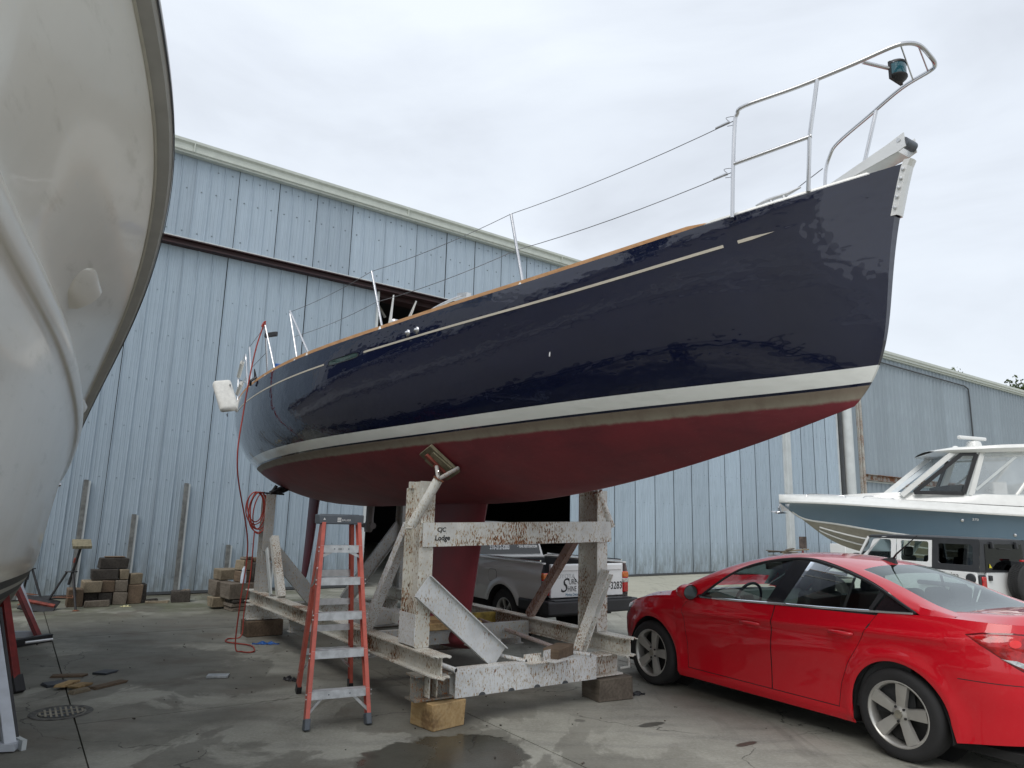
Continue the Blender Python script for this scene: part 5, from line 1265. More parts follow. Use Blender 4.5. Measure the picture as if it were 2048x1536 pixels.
# door edges (x as a function of z)
e_front = lambda z: lerp(z, [(.27, 2.16), (.5, 2.15), (.84, 2.20), (.96, 2.10)])
e_mid = lambda z: lerp(z, [(.27, 1.15), (.6, 1.13), (1.0, 1.09)])
e_rear = lambda z: lerp(z, [(.27, .50), (.45, .46), (.62, .385), (.75, .30), (.95, .19), (1.06, .12)])
gap = .005
def panel(name, fa, fb, z0, z1, mat, nx=60, nz=56, side=1, off=0.0):
    G = []
    for i in range(nx + 1):
        row = []
        for k in range(nz + 1):
            t = k / nz; s_ = i / nx; z = z0 + (1 - 0) * t * 0
            # top follows the belt at that x
            xa = fa(z0); xb = fb(z0); x0_ = xa + (xb - xa) * s_
            zt_ = z1(x0_) if callable(z1) else z1
            z = z0 + (zt_ - z0) * t; x = fa(z) + (fb(z) - fa(z)) * s_
            row.append((x, side * (CY(x, z) + off), z))
        G.append(row)
    return MB().grid(G, 0, side < 0).build(name, mat, car, smooth=40)
for sd in (1, -1):
    # rocker sill
    patch(CY, xs_dense(.372, FX - .372, 30), lambda x: bot(x), lambda x: .263, 5, sd).build('sill', M['red_paint'], car, smooth=40)
    d = panel('front_door', lambda z: e_mid(z) + gap, lambda z: e_front(z) - gap, .27, lambda x: belt(x), M['red_paint'], side=sd)
    # handle
    def handle(xc, zc, par):
        y = CY(xc, zc) + .024; mb = MB(); mb.tube([(xc + .10, sd * (y - .012), zc - .004), (xc + .08, sd * (y + .012), zc), (xc, sd * (y + .02), zc + .002), (xc - .09, sd * (y + .012), zc), (xc - .11, sd * (y - .012), zc)], [.012, .015, .016, .016, .012], 10)
        mb.build('handle', M['red_paint'], par, smooth=60)
        G = [[(xc + .06 * math.cos(a) * r_, sd * (CY(xc, zc) + .001), zc - .006 + .03 * math.sin(a) * r_) for a in [k * math.pi / 10 for k in range(20)]] for r_ in (1.0, .02)]
    handle(1.35, .80, d)
    d = panel('rear_door', lambda z: e_rear(z) + gap, lambda z: e_mid(z) - gap, .27, lambda x: belt(x), M['red_paint'], side=sd)
    handle(.44, .845, d)
    # front wing: from door to nose
    xs = xs_dense(2.05, 3.40, 46, ((FX, AR - 1e-4),)) + list(3.585 - .183 * (1 - np.linspace(0, 1, 26)[1:]) ** 2)
    G = []
    for x in xs:
        zl = arch(x, bot(x)); zh = belt(min(x, 3.55)); row = []
        for k in range(23):
            z = zl + (zh - zl) * k / 22; xx = max(x, e_front(z)) if x < 2.25 else x
            row.append((xx, sd * CY(xx, z), z))
        G.append(row)
    MB().grid(G, 0, sd < 0).build('front_wing', M['red_paint'], car, smooth=40)
    # rear quarter
    xs = xs_dense(-.5, .52, 40, ((RX_, AR - 1e-4),)); G = []
    for x in xs:
        zl = arch(x, bot(x)); zh = belt(x); row = []
        for k in range(25):
            z = zl + (zh - zl) * k / 24; xx = min(x, e_rear(z)); xx = max(xx, xrear(z) + .001); row.append((xx, sd * CY(xx, z), z))
        G.append(row)
    MB().grid(G, 0, sd < 0).build('rear_quarter', M['red_paint'], car, smooth=40)
    G = []
    for s_ in 1 - (1 - np.linspace(0, 1, 40)) ** 3.2:
        row = []
        for k in range(25):
            q = k / 24; x_ = -.5 + (xrear(.6) + .5) * s_; zl = bot(x_); zh = belt(x_); z = zl + (zh - zl) * q; xx = -.5 + (xrear(z) + .5) * s_; row.append((xx, sd * (CY(xx, z) if s_ < 1 else 0), z))
        G.append(row)
    MB().grid(G, 0, sd < 0).build('rear_bumper', M['red_paint'], car, smooth=40)
    # dark gap behind door edges and wheel wells
    for e_ in (e_front, e_mid, e_rear):
        mb = MB(); mb.tube([(e_(z), sd * (CY(e_(z), z) - .012), z) for z in np.linspace(.27, .95, 14)], .011, 6); mb.build('door_gap', M['black'], car)
    mb = MB(); mb.tube([(x, sd * (CY(x, .266) - .012), .266) for x in np.linspace(.5, 2.16, 20)], .010, 6); mb.build('sill_gap', M['black'], car)
    for c in (FX, RX_):
        mb = MB(); G = []
        for k in range(25):
            a = math.pi * k / 24; G.append([(c + math.cos(a) * (AR + .004), sd * y, .325 - .12 * (1 - math.sin(a)) + math.sin(a) * (AR + .004)) for y in (.86 if c == FX else .865, .55)])
        mb.grid(G, 0, False); mb.add([(c + math.cos(a) * .38, sd * .55, .325 + math.sin(a) * .38) for a in [2 * math.pi * k / 24 for k in range(24)]], [tuple(range(24))]); mb.build('wheel_well', M['under'], car)
    # belt chrome strip
    mb = MB(); G = []
    for x in np.linspace(-.13, 2.0, 50):
        z = belt(x); y = CY(x, z); G.append([(x, sd * (y + .0), z - .002), (x, sd * (y + .008), z + .002), (x, sd * (y + .006), z + .016), (x, sd * (y - .012), z + .020)])
    mb.grid(G, 0, sd < 0); mb.build('chrome_strip', M['chrome'], car)
# bonnet, cowl and boot lid
def across(xs, zc, n=14, mat=None, name='bonnet', inset=0.0, x_edge=None):
    G = []
    for x in xs:
        zb_ = belt(x); w = max(CY(x, zb_) - inset, .002); row = []
        for k in range(2 * n + 1):
            t = -1 + k / n; z = zb_ + (zc(x) - zb_) * (1 - abs(t) ** 2.6) + .012 * math.exp(-((abs(t) - .72) / .1) ** 2) * min(1, (w / .8))
            row.append((x, t * w, z))
        G.append(row)
    return MB().grid(G, 0, True).build(name, mat, car, smooth=40)
across(np.linspace(2.26, 3.50, 30), lambda x: lerp(x, [(2.26, 1.0), (2.5, .985), (2.9, .93), (3.2, .85), (3.4, .77), (3.5, .69)]), mat=M['red_paint'])
across(np.concatenate([np.linspace(-.30, -.84, 14), [-.88, -.905, -.921]]), lambda x: lerp(x, [(-.921, 1.05), (-.905, 1.10), (-.88, 1.135), (-.80, 1.13), (-.6, 1.10), (-.18, 1.075)]), mat=M['red_paint'], name='boot_lid')
mb = MB(); mb.b2(-.8, 3.3, -.72, .72, .16, .22); mb.b2(.4, 2.25, -.83, .83, .17, .24); mb.build('floorpan', M['under'], car)
# greenhouse surface
zroof = crv([(2.40, 1.00), (2.15, 1.145), (1.9, 1.272), (1.62, 1.368), (1.40, 1.414), (1.1, 1.438), (.8, 1.430), (.5, 1.388), (.25, 1.315), (.0, 1.212), (-.2, 1.125), (-.40, 1.066)][::-1])
def gsec(x, z):  # half width of the cabin at height z
    zb_ = belt(x); zt_ = zroof(x); wb = CY(x, zb_) - .008
    if z <= zb_: return wb
    q = min(1, (z - zb_) / max(.01, (zt_ - zb_)))
    lean = wb - .36 * (z - zb_) - .10 * max(0, z - zb_ - .28)
    return max(0, lean * (1 - q ** 7.5) ** (1 / 2.3))
top_o = crv([(-.16, 1.045), (-.02, 1.115), (.11, 1.178), (.4, 1.285), (.7, 1.355), (.95, 1.385), (1.3, 1.352), (1.6, 1.243), (1.88, 1.052), (1.99, .965)])
def roofgrid(xs, part):
    G = []
    for x in xs:
        zt_ = zroof(x); lo_ = (top_o(x) + .014) if -.14 < x < 1.98 else belt(x); lo_ = min(lo_, zt_ - .015)
        # profile in z then flat over the top
        P_ = []
        for k in range(40):
            q = 1 - (1 - k / 39) ** 2.2; z = lo_ + (zt_ - lo_) * q; P_.append((gsec(x, z), z))
        P_[-1] = (0, zt_)
        edge = lerp(x, [(-.42, .60), (-.2, .60), (.5, .52)]) if x < .6 else lerp(x, [(1.40, .50), (2.0, .62), (2.42, .70)])
        ys = [p[0] for p in P_]; zs_l = [p[1] for p in P_]
        y0 = ys[0]
        if part == 'roof': yy = np.concatenate([np.linspace(y0, y0 * .86, 8), np.linspace(y0 * .86, 0, 14)[1:]])
        elif part == 'pillar': yy = np.concatenate([np.linspace(y0, max(edge, y0 * .8), 6), np.linspace(max(edge, y0 * .8), edge, 5)[1:]]) if edge < y0 - .01 else np.linspace(y0, y0 - .02, 10)
        else: yy = np.linspace(min(edge, y0 - .02), 0, 16)
        row = []
        for y in yy: row.append((x, y, float(np.interp(y, ys[::-1], zs_l[::-1]))))
        G.append(row)
    return G
def mir(G): return [[(p[0], -p[1], p[2]) for p in r] for r in G]
def both(name, G, mat, par=car, smooth=40):
    mb = MB(); mb.grid(G, 0, False); mb.grid(mir(G), 0, True); return mb.build(name, mat, par, smooth=smooth)
roof = both('roof', roofgrid(np.linspace(.42, 1.47, 32), 'roof'), M['red_paint'])
for sd in (1, -1):
    for a, b_, nm in ((1.47, 2.40, 'windscreen_pillar'), (-.40, .42, 'rear_pillar')):
        G = roofgrid(np.linspace(a, b_, 26), 'pillar'); G = G if sd > 0 else mir(G)
        MB().grid(G, 0, sd < 0).build(nm, M['red_paint'], car, smooth=40)
both('windscreen', roofgrid(np.linspace(1.47, 2.36, 20), 'glass'), M['glass'])
G = roofgrid(np.linspace(-.37, .42, 20), 'glass')
M['rear_glass'] = glassmat('rear_screen', (.42, .52, .50), (.95, 1, 1), .02, 1.75)
both('rear_window', G, M['rear_glass'])
mb = MB()
for sd in (1, -1): mb.tube([(x, sd * (lerp(x, [(-.42, .60), (-.2, .60), (.5, .52)]) + .004), zroof(x) - .035 + .0 * x) for x in (-.3, .42)], .003, 4)
# side glazing
def win(name, pts, mat, sd, off=-.006, par=car):
    P_ = [Vector((x, sd * (gsec(x, z) + off), z)) for x, z in pts]; mb = MB(); mb.add(P_ if sd < 0 else P_[::-1], [tuple(range(len(P_)))])
    return mb.build(name, mat, par)
def arc(x0, x1, n=12): return [(x, top_o(x)) for x in np.linspace(x0, x1, n)]
bl = lambda x: belt(x) + .018
for sd in (1, -1):
    win('front_door_window', [(1.985, bl(1.99)), (1.20, bl(1.2)), (1.08, top_o(1.08))] + arc(1.1, 1.985), M['glass'], sd)
    win('rear_door_window', [(1.03, bl(1.03)), (.21, bl(.21)), (.13, top_o(.13) - .003)] + arc(.15, .92, 14) + [(.92, top_o(.92))], M['glass'], sd)
    win('quarter_window', [(.185, bl(.18)), (-.12, bl(-.12))] + arc(-.11, .105, 8), M['black_gloss'], sd)
    win('door_pillar', [(1.205, bl(1.2)), (1.025, bl(1.03)), (.915, top_o(.915)), (1.085, top_o(1.085))], M['black_gloss'], sd, -.002)
    win('rear_divider', [(.235, bl(.23)), (.20, bl(.2)), (.12, top_o(.12)), (.16, top_o(.16))], M['black'], sd, .0)
    win('glass_channel', [(.46, bl(.46)), (.435, bl(.435)), (.405, top_o(.405)), (.43, top_o(.43))], M['black'], sd, -.010)
    o = MB(); pts = [(x, sd * (gsec(x, z) - .002), z) for x, z in arc(-.14, 1.99, 40)]; o.tube(pts, .012, 6); o.build('window_seal', M['black'], car)
    win('mirror_triangle', [(2.07, bl(2.05)), (1.97, bl(1.97)), (1.97, top_o(1.97) + .01)], M['black'], sd, .003)
# door mirror
for sd in (1, -1):
    mr = MB(); G = []
    for x, sy, sz in ((2.16, .02, .02), (2.13, .075, .055), (2.08, .10, .075), (2.02, .105, .078), (2.0, .10, .074)):
        G.append([(x, sd * (.955 + sy * math.cos(a)), 1.005 + sz * math.sin(a)) for a in [2 * math.pi * k / 20 for k in range(21)]])
    mr.grid(G, 0, sd > 0); mo = mr.build('door_mirror', M['red_paint'], car, smooth=60)
    mb = MB(); mb.add([(2.003, sd * (.955 + .09 * math.cos(a)), 1.005 + .066 * math.sin(a)) for a in [2 * math.pi * k / 20 for k in range(20)]], [tuple(range(20))]); mb.build('mirror_glass', simple('mirror_glass', (.06, .08, .075), .08, .3, var=.1), mo)
    mb = MB(); mb.box((2.05, sd * .865, .965), (.08, .10, .03)); mb.build('mirror_arm', M['black'], mo, bevel=.008)
# lamps
def onbody(pts, sd, off):
    out = []
    for x, z in pts:
        e = .004; dx = (CY(x + e, z) - CY(x - e, z)) / (2 * e); dz = (CY(x, z + e) - CY(x, z - e)) / (2 * e); n_ = Vector((-dx, 1, -dz)).normalized()
        out.append((x + n_.x * off, sd * (CY(x, z) + n_.y * off), z + n_.z * off))
    return out
for sd in (1, -1):
    sh = [(-.51, .955), (-.60, .975), (-.75, .985), (-.90, .975), (-.93, .90), (-.935, .80), (-.915, .765), (-.86, .745), (-.79, .765), (-.70, .83), (-.60, .90)]
    mb = MB(); c_ = (-.79, .88)
    def fan(pts, off, cc): 
        G = []; pp = []
        for i_ in range(len(pts)):
            a_, b_ = pts[i_], pts[(i_ + 1) % len(pts)]
            for q_ in range(4): pp.append((a_[0] + (b_[0] - a_[0]) * q_ / 4, a_[1] + (b_[1] - a_[1]) * q_ / 4))
        pts = pp
        for r_ in (0.02, .15, .3, .45, .6, .75, .9, 1.0): G.append(onbody([(cc[0] + (x - cc[0]) * r_, cc[1] + (z - cc[1]) * r_) for x, z in pts + [pts[0]]], sd, off * (1 if r_ < 1 else .2)))
        return G
    big = [(c_[0] + (x - c_[0]) * 1.06, c_[1] + (z - c_[1]) * 1.10) for x, z in sh]; big = [(max(x, -.945), z) for x, z in big]
    tl = MB().grid(fan(big, .002, c_), 0, sd < 0).build('tail_lamp', M['tail_dark'], car, smooth=60)
    MB().grid(fan([(max(x, -.94), z) for x, z in sh], .007, c_), 0, sd < 0).build('red_lens', M['tail_red'], tl, smooth=60)
    cl = [(-.69, .825), (-.76, .822), (-.80, .80), (-.86, .795), (-.90, .815), (-.94, .81), (-.925, .772), (-.86, .752), (-.79, .772)]
    MB().grid(fan(cl, .010, (-.83, .79)), 0, sd < 0).build('clear_lens', M['tail_clear'], tl, smooth=60)
    for c2, rr in (((-.84, .90), .045), ((-.76, .925), .03)):
        MB().grid(fan([(c2[0] + rr * math.cos(a), c2[1] + rr * math.sin(a) * .9) for a in [2 * math.pi * k / 12 for k in range(12)]], .012, c2), 0, sd < 0).build('lamp_cell', simple('bright_red_cell', (.75, .02, .02), .1, coat=.5) if 'bright_red_cell' not in bpy.data.materials else bpy.data.materials['bright_red_cell'], tl, smooth=60)
    hl = [(3.05, .79), (3.2, .775), (3.36, .70), (3.45, .64), (3.42, .60), (3.3, .62), (3.16, .69)]
    MB().grid(fan(hl, .004, (3.25, .70)), 0, sd < 0).build('headlamp', M['tail_clear'], car, smooth=60)
MB().tube([(x, 1.0 * (CY(x, .66) - .002), .66) for x in np.linspace(-.44, -.93, 12)], .004, 4).build('bumper_gap', M['black'], car)
# roof fin aerial
mb = MB(); zt_ = zroof(.55); mb.add([(.62, -.02, zt_ - .01), (.62, .02, zt_ - .01), (.44, .025, zt_ - .03), (.44, -.025, zt_ - .03), (.60, 0, zt_ + .005), (.48, 0, zt_ + .032), (.45, 0, zt_ + .03)], [(0, 1, 4), (0, 4, 5, 6, 3), (1, 2, 6, 5, 4), (2, 3, 6), (0, 3, 2, 1)])
mb.tube([(.47, 0, zt_ + .02), (.44, 0, zt_ + .06), (.24, 0, zt_ + .23)], [.009, .008, .003], 6); mb.build('aerial', M['black'], car, smooth=30)
mb = MB(); mb.tube([(2.2, -.4, 1.0), (2.3, .5, 1.03)], .008, 6)
# interior
for sd in (1, -1):
    G = [[(x, sd * (CY(x, z) - .045), z) for z in np.linspace(.30, belt(x) + .005, 6)] for x in np.linspace(-.1, 2.25, 24)]
    MB().grid(G, 0, sd > 0).build('door_trim', M['cabin_grey'] if sd < 0 else M['cabin'], car, smooth=60)
hg = [[(p[0], p[1] * .97, p[2] - .025) for p in r] for r in roofgrid(np.linspace(.30, 1.55, 16), 'roof')]
both('headliner', hg, M['cabin_grey'])
for a, b_ in ((1.47, 2.36), (-.34, .42)):
    both('pillar_trim', [[(p[0], p[1] * .975 - .004, p[2] - .006) for p in r] for r in roofgrid(np.linspace(a, b_, 14), 'pillar')], M['cabin_grey'])
mb = MB(); mb.b2(.2, 2.3, -.74, .74, .35, .40); mb.build('cabin_floor', M['cabin'], car)
mb = MB(); mb.add([(2.38, -.72, .98), (2.38, .72, .98), (1.98, .72, 1.0), (1.98, -.72, 1.0), (1.86, .70, .82), (1.86, -.70, .82), (1.9, .7, .45), (1.9, -.7, .45)], [(0, 1, 2, 3), (3, 2, 4, 5), (5, 4, 6, 7)]); mb.build('dashboard', M['cabin_grey'], car)
mb = MB(); c_ = Vector((1.80, .36, .93)); ex = Vector((-.35, 0, .94)); ey = Vector((0, 1, 0)); mb.tube([c_ + ex * .185 * math.sin(a) + ey * .185 * math.cos(a) for a in [2 * math.pi * k / 28 for k in range(28)]], .014, 8, 0, True); sw = mb.build('steering_wheel', M['cabin'], car, smooth=60)
mb = MB(); mb.box(c_, (.05, .14, .10), (0, R(20), 0)); mb.tube([c_ - ey * .18, c_ + ey * .18], .012, 6); mb.build('wheel_hub', M['cabin'], sw)
def seat(x, y, w=.50, bench=False):
    mb = MB(); mb.box((x, y, .48), (.5, w, .16)); mb.box((x - .32, y, .80), (.12, w, .62), (0, R(-14), 0)); s_ = mb.build('seat', M['cabin'], car, bevel=.03, seg=3)
    for yy in ([0] if not bench else [-.38, 0, .38]):
        mb = MB(); mb.box((x - .43, y + yy, 1.17 if not bench else 1.12), (.10, .25, .17), (0, R(-12), 0)); mb.build('headrest', M['cabin'], s_, bevel=.035, seg=3)
        MB().rod((x - .41, y + yy - .05, 1.0), (x - .42, y + yy - .05, 1.12), .006, 6).build('headrest_post', M['chrome'], s_)
seat(1.35, .37); seat(1.35, -.37); seat(.55, 0, 1.25, True)
mb = MB(); mb.add([(.18, -.7, 1.03), (.18, .7, 1.03), (-.28, .6, 1.06), (-.28, -.6, 1.06)], [(0, 1, 2, 3)]); mb.build('parcel_shelf', M['cabin_grey'], car)
mb = MB(); mb.box((1.75, 0, 1.27), (.03, .24, .07)); mb.build('rear_view_mirror', M['black'], car, bevel=.01)
for sd in (1, -1):
    for c, rt_ in ((RX_, .30), (FX, .38)): wheel(car, (c, sd * .885, .325), .325, .215, .232, sd, 5, rot=rt_ + math.pi / 2 - .12)

# ================================================================== SILVER PICKUP
T0 = uvw(2.6, 2.94 + .08); truck = empty('pickup_truck', T0, RZC + math.pi, 'silver grey pickup truck with detailing firm lettering on its white tailgate, parked beyond the cradle', 'pickup truck')
# local: x forward (= +u, away), y left ... so camera side (small v) is +y ; width 1.66
TW = 1.62
def TP(u, v, z): return (u, -v, z)
TWX = 3.72; TRX = .92
def TY(x, z): # half-profile measured from the camera side plane v=0 outward; returns inset
    return lerp(z, [(.4, .035), (.55, .015), (.72, .0), (.85, .012), (.93, .004), (1.0, .02), (1.08, .05)])
def tside(name, u0, u1, zl, zh, mat, side, n=16, arches=()):
    G = []
    for x in xs_dense(u0, u1, 24, arches):
        row = []
        for k in range(n + 1):
            z = zl(x) + (zh(x) - zl(x)) * k / n; i_ = TY(x, z); fl = sum(.03 * math.exp(-((math.hypot(x - c, z - .35) - .42) / .05) ** 2) for c, r_ in arches); i_ -= fl
            row.append(TP(x, i_ if side < 0 else TW - i_, z))
        G.append(row)
    return MB().grid(G, 0, side > 0).build(name, mat, truck, smooth=40)
def tarch(x, b, cs=(TRX, TWX)):
    z = b
    for c in cs:
        if abs(x - c) < .40: z = max(z, .34 + math.sqrt(.40 ** 2 - (x - c) ** 2))
    return z
for sd in (-1, 1):
    tside('bed_side', .0, 1.93, lambda x: tarch(x, .48), lambda x: 1.075, M['silver_paint'], sd, arches=((TRX, .3999),))
    tside('cab_side', 1.95, 3.15, lambda x: .42, lambda x: 1.04, M['silver_paint'], sd)
    tside('front_wing', 3.16, 4.75, lambda x: tarch(x, .45), lambda x: 1.02 - max(0, (x - 3.9)) * .1, M['silver_paint'], sd, arches=((TWX, .3999),))
    yv = .0 if sd < 0 else TW
    mb = MB(); mb.b2(*sorted((0.0, 1.93)), *sorted((-(yv + .07 * -sd * -1) if 0 else -(.03 if sd < 0 else TW - .03), -(.09 if sd < 0 else TW - .09))), 1.07, 1.095); mb.build('bed_rail', M['silver_paint'], truck, bevel=.008)
    mb = MB(); mb.rod(TP(.08, .055 if sd < 0 else TW - .055, 1.115), TP(1.88, .055 if sd < 0 else TW - .055, 1.115), .013, 8); mb.build('rail_bar', M['chrome'], truck)
    for c in (TRX, TWX): wheel(truck, TP(c, .04 if sd < 0 else TW - .04, .345), .345, .22, .20, 1 if sd < 0 else -1, 5 if 0 else 6, rot=.3)
    for c in (TRX, TWX):
        mb = MB(); G = []
        for k in range(21):
            a = math.pi * k / 20; G.append([TP(c + math.cos(a) * .41, (v if sd < 0 else TW - v), .34 + math.sin(a) * .41) for v in (.02, .35)])
        mb.grid(G, 0); mb.add([TP(c + math.cos(a) * .42, .33 if sd < 0 else TW - .33, .34 + math.sin(a) * .42) for a in [2 * math.pi * k / 20 for k in range(20)]], [tuple(range(20))])
        mb.build('wheel_well', M['under'], truck)
mb = MB(); mb.b2(.06, 1.9, -TW + .1, -.1, .62, .66); mb.b2(1.86, 1.9, -TW + .1, -.1, .62, 1.05); mb.b2(.1, 1.9, -.12, -.1, .62, 1.06); mb.b2(.1, 1.9, -TW + .1, -TW + .12, .62, 1.06); mb.build('bed_liner', M['matt_black'], truck)
mb = MB(); mb.b2(.2, 4.6, -TW + .15, -.15, .34, .5); mb.build('chassis', M['under'], truck)
# fuel flap
mb = MB(); pts = [(1.30, .79), (1.31, .90), (1.27, .935), (1.12, .935), (1.09, .90), (1.09, .79), (1.12, .76), (1.27, .76)]
mb.add([TP(x, TY(x, z) - .002, z) for x, z in pts], [tuple(range(8))]); ff = mb.build('fuel_flap_gap', M['under'], truck); 
MB().add([TP(1.2 + (x - 1.2) * .95, TY(x, z) - .004, .848 + (z - .848) * .95) for x, z in pts], [tuple(range(8))]).build('fuel_flap', M['silver_paint'], truck)
# tailgate
tg = MB().b2(-.02, .03, -1.50, -.16, .625, 1.075).build('tailgate', M['white_car'], truck, bevel=.012, seg=3)
MB().b2(-.034, -.02, -1.46, -.20, .985, 1.06).build('tailgate_ridge', M['white_car'], tg, bevel=.006)
MB().b2(-.03, -.02, -.88, -.74, .90, .95).build('tailgate_handle', M['black'], tg, bevel=.006)
TF = lambda v, z, y=-.0215: frame(TP(y, v, z), (0, -1, 0), (0, 0, 1))
text('emblem_lettering', 'TOYOTA', .085, tg, simple('embossed_grey', (.45, .46, .47), .4), TF(.215, .885), .001, xs=1.05)
text('sign_lettering', 'S', .27, tg, M['ink'], TF(.32, .70), .0008, shear=.35)
text('sign_lettering', 'URE', .105, tg, M['ink'], TF(.475, .80), .0008, xs=.72)
text('sign_lettering', 'HINE', .105, tg, M['ink'], TF(.455, .705), .0008, xs=.68)
text('sign_lettering', 'Marine Detailing', .058, tg, M['ink_blue'], TF(.42, .645), .0008, xs=.72)
text('sign_lettering', '216-212-3283', .145, tg, M['ink'], TF(.83, .715), .0008, xs=.80, bold=.002)
# leaping fish drawn in brush strokes
def strokes(name, par, mat, fn, lines, w=.006):
    mb = MB()
    for L in lines:
        C_ = catmull([Vector((p[0], p[1], 0)) for p in L], 5); n = len(C_); A_ = []; B_ = []
        for i, p in enumerate(C_):
            t = (C_[min(i + 1, n - 1)] - C_[max(i - 1, 0)]); t = t.normalized() if t.length else Vector((1, 0, 0)); nn_ = Vector((-t.y, t.x, 0)); ww = w * (.25 + math.sin(math.pi * min(1, i / (n - 1) + .05)))
            A_.append(fn(p.x + nn_.x * ww, p.y + nn_.y * ww)); B_.append(fn(p.x - nn_.x * ww, p.y - nn_.y * ww))
        mb.grid([[a, b_] for a, b_ in zip(A_, B_)], 0)
    return mb.build(name, mat, par)
fz = lambda a, b_: TP(-.0222, .62 + a, .735 + b_)
strokes('fish_emblem', tg, M['ink'], fz, [[(.02, .08), (.08, .11), (.15, .09), (.20, .05)], [(.02, .08), (.05, .03), (.10, .0), (.16, .01), (.20, .05)], [(.20, .05), (.22, .09), (.23, .11)], [(.20, .05), (.205, .0), (.19, -.04)], [(.02, .08), (-.03, .13), (-.07, .17)], [(.08, .11), (.07, .14), (.12, .12)], [(.05, .05), (.10, .05), (.16, .045)], [(.06, .03), (.10, .022), (.15, .025)], [(.06, .0), (.09, -.03), (.08, -.05)]], .006)
# lamps, bumper, bed caps
for v0, v1 in ((.02, .135), (TW - .135, TW - .02)):
    t_ = MB().b2(-.035, .05, -v1, -v0, .66, .96).build('tail_lamp', M['tail_red'], truck, bevel=.02, seg=3)
    MB().b2(-.038, .052, -v1 - .002, -v0 + .002, .87, .955).build('amber_lens', M['amber'], t_, bevel=.015)
    MB().b2(-.038, .052, -v1 - .002, -v0 + .002, .80, .862).build('clear_lens', M['tail_clear'], t_, bevel=.01)
mb = MB(); mb.b2(-.20, .0, -TW - .02, .02, .42, .60); mb.b2(-.10, .5, -.03, .02, .45, .60); bp_ = mb.build('rear_bumper', M['black'], truck, bevel=.03, seg=3)
MB().b2(-.19, -.02, -TW + .1, -.1, .602, .612).build('bumper_step', M['matt_black'], bp_)
# cab
def cabpt(u, v, z): return TP(u, v, z)
G = []
for u, ht, ins in ((1.97, 1.02, .0), (1.99, 1.10, .04), (2.05, 1.55, .17), (2.15, 1.60, .20), (3.0, 1.62, .20), (3.15, 1.58, .19), (3.75, 1.05, .05)):
    G.append([TP(u, .03 + .0, 1.0), TP(u, .03 + ins * .6, (1.0 + ht) / 2), TP(u, .03 + ins, ht - .03), TP(u, .03 + ins + .08, ht), TP(u, TW / 2, ht + .015), TP(u, TW - .11 - ins, ht), TP(u, TW - .03 - ins, ht - .03), TP(u, TW - .03 - ins * .6, (1.0 + ht) / 2), TP(u, TW - .03, 1.0)])
MB().grid(G, 0, True).build('cab_roof', M['silver_paint'], truck, smooth=40)
bw_ = MB(); bw_.add([TP(1.955, .08, 1.0), TP(1.955, TW - .08, 1.0), TP(2.03, TW - .22, 1.54), TP(2.03, .22, 1.54)], [(0, 1, 2, 3)]); cb = bw_.build('cab_back', M['silver_paint'], truck)
MB().b2(1.90, 1.955, -TW + .06, -.06, 1.02, 1.05).build('cab_ledge', M['white_car'], truck, bevel=.01); MB().b2(1.92, 1.96, -TW + .06, -.06, 1.055, 1.08).build('cab_ledge', M['silver_paint'], truck, bevel=.008)
mb = MB(); mb.add([TP(1.955, .15, 1.105), TP(1.955, TW - .15, 1.105), TP(2.005, TW - .24, 1.48), TP(2.005, .24, 1.48)], [(0, 1, 2, 3)]); rw = mb.build('rear_window', M['black_gloss'], truck, solid=.004)
tl_ = Vector(TP(.05, 0, .375)).normalized()
RF = lambda v, z: frame(TP(1.9505 + (z - 1.105) * .1333, v, z), (0, -1, 0), (.1333, 0, 1))
text('window_lettering', '216-212-3283', .105, rw, M['ink_white'], RF(.44, 1.18), .0012, xs=.66, bold=.004)
text('window_lettering', '• TEAK RESTORATION', .06, rw, M['ink_white'], RF(.99, 1.205), .0012, xs=.68, bold=.002)
text('window_lettering', 'SURE SHINE DETAILING', .05, rw, M['ink_white'], RF(.46, 1.30), .0008, xs=.8)
for sd in (-1, 1):
    vv = .075 if sd < 0 else TW - .075
    mb = MB(); q = lambda u, dv, z: TP(u, (.03 + dv - .004) if sd < 0 else TW - (.03 + dv - .004), z)
    mb.add([q(2.12, .02, 1.08), q(3.2, .02, 1.08), q(3.05, .17, 1.5), q(2.18, .17, 1.5)], [(0, 1, 2, 3)]); mb.build('side_window', M['black_gloss'], truck)
mb = MB(); mb.b2(4.6, 4.80, -TW + .03, -.03, .42, .95); mb.b2(3.7, 4.75, -TW + .05, -.05, .95, 1.0); mb.build('bonnet_and_nose', M['silver_paint'], truck, bevel=.05, seg=3)

# ================================================================== WHITE OFF-ROADER WITH BLACK HARDTOP
jz = -.34
jeep = empty('offroad_car', (9.40, 14.6, jz), R(90 + 24), 'white boxy off-road car with black hardtop and a spare wheel on its back', 'off-road car')
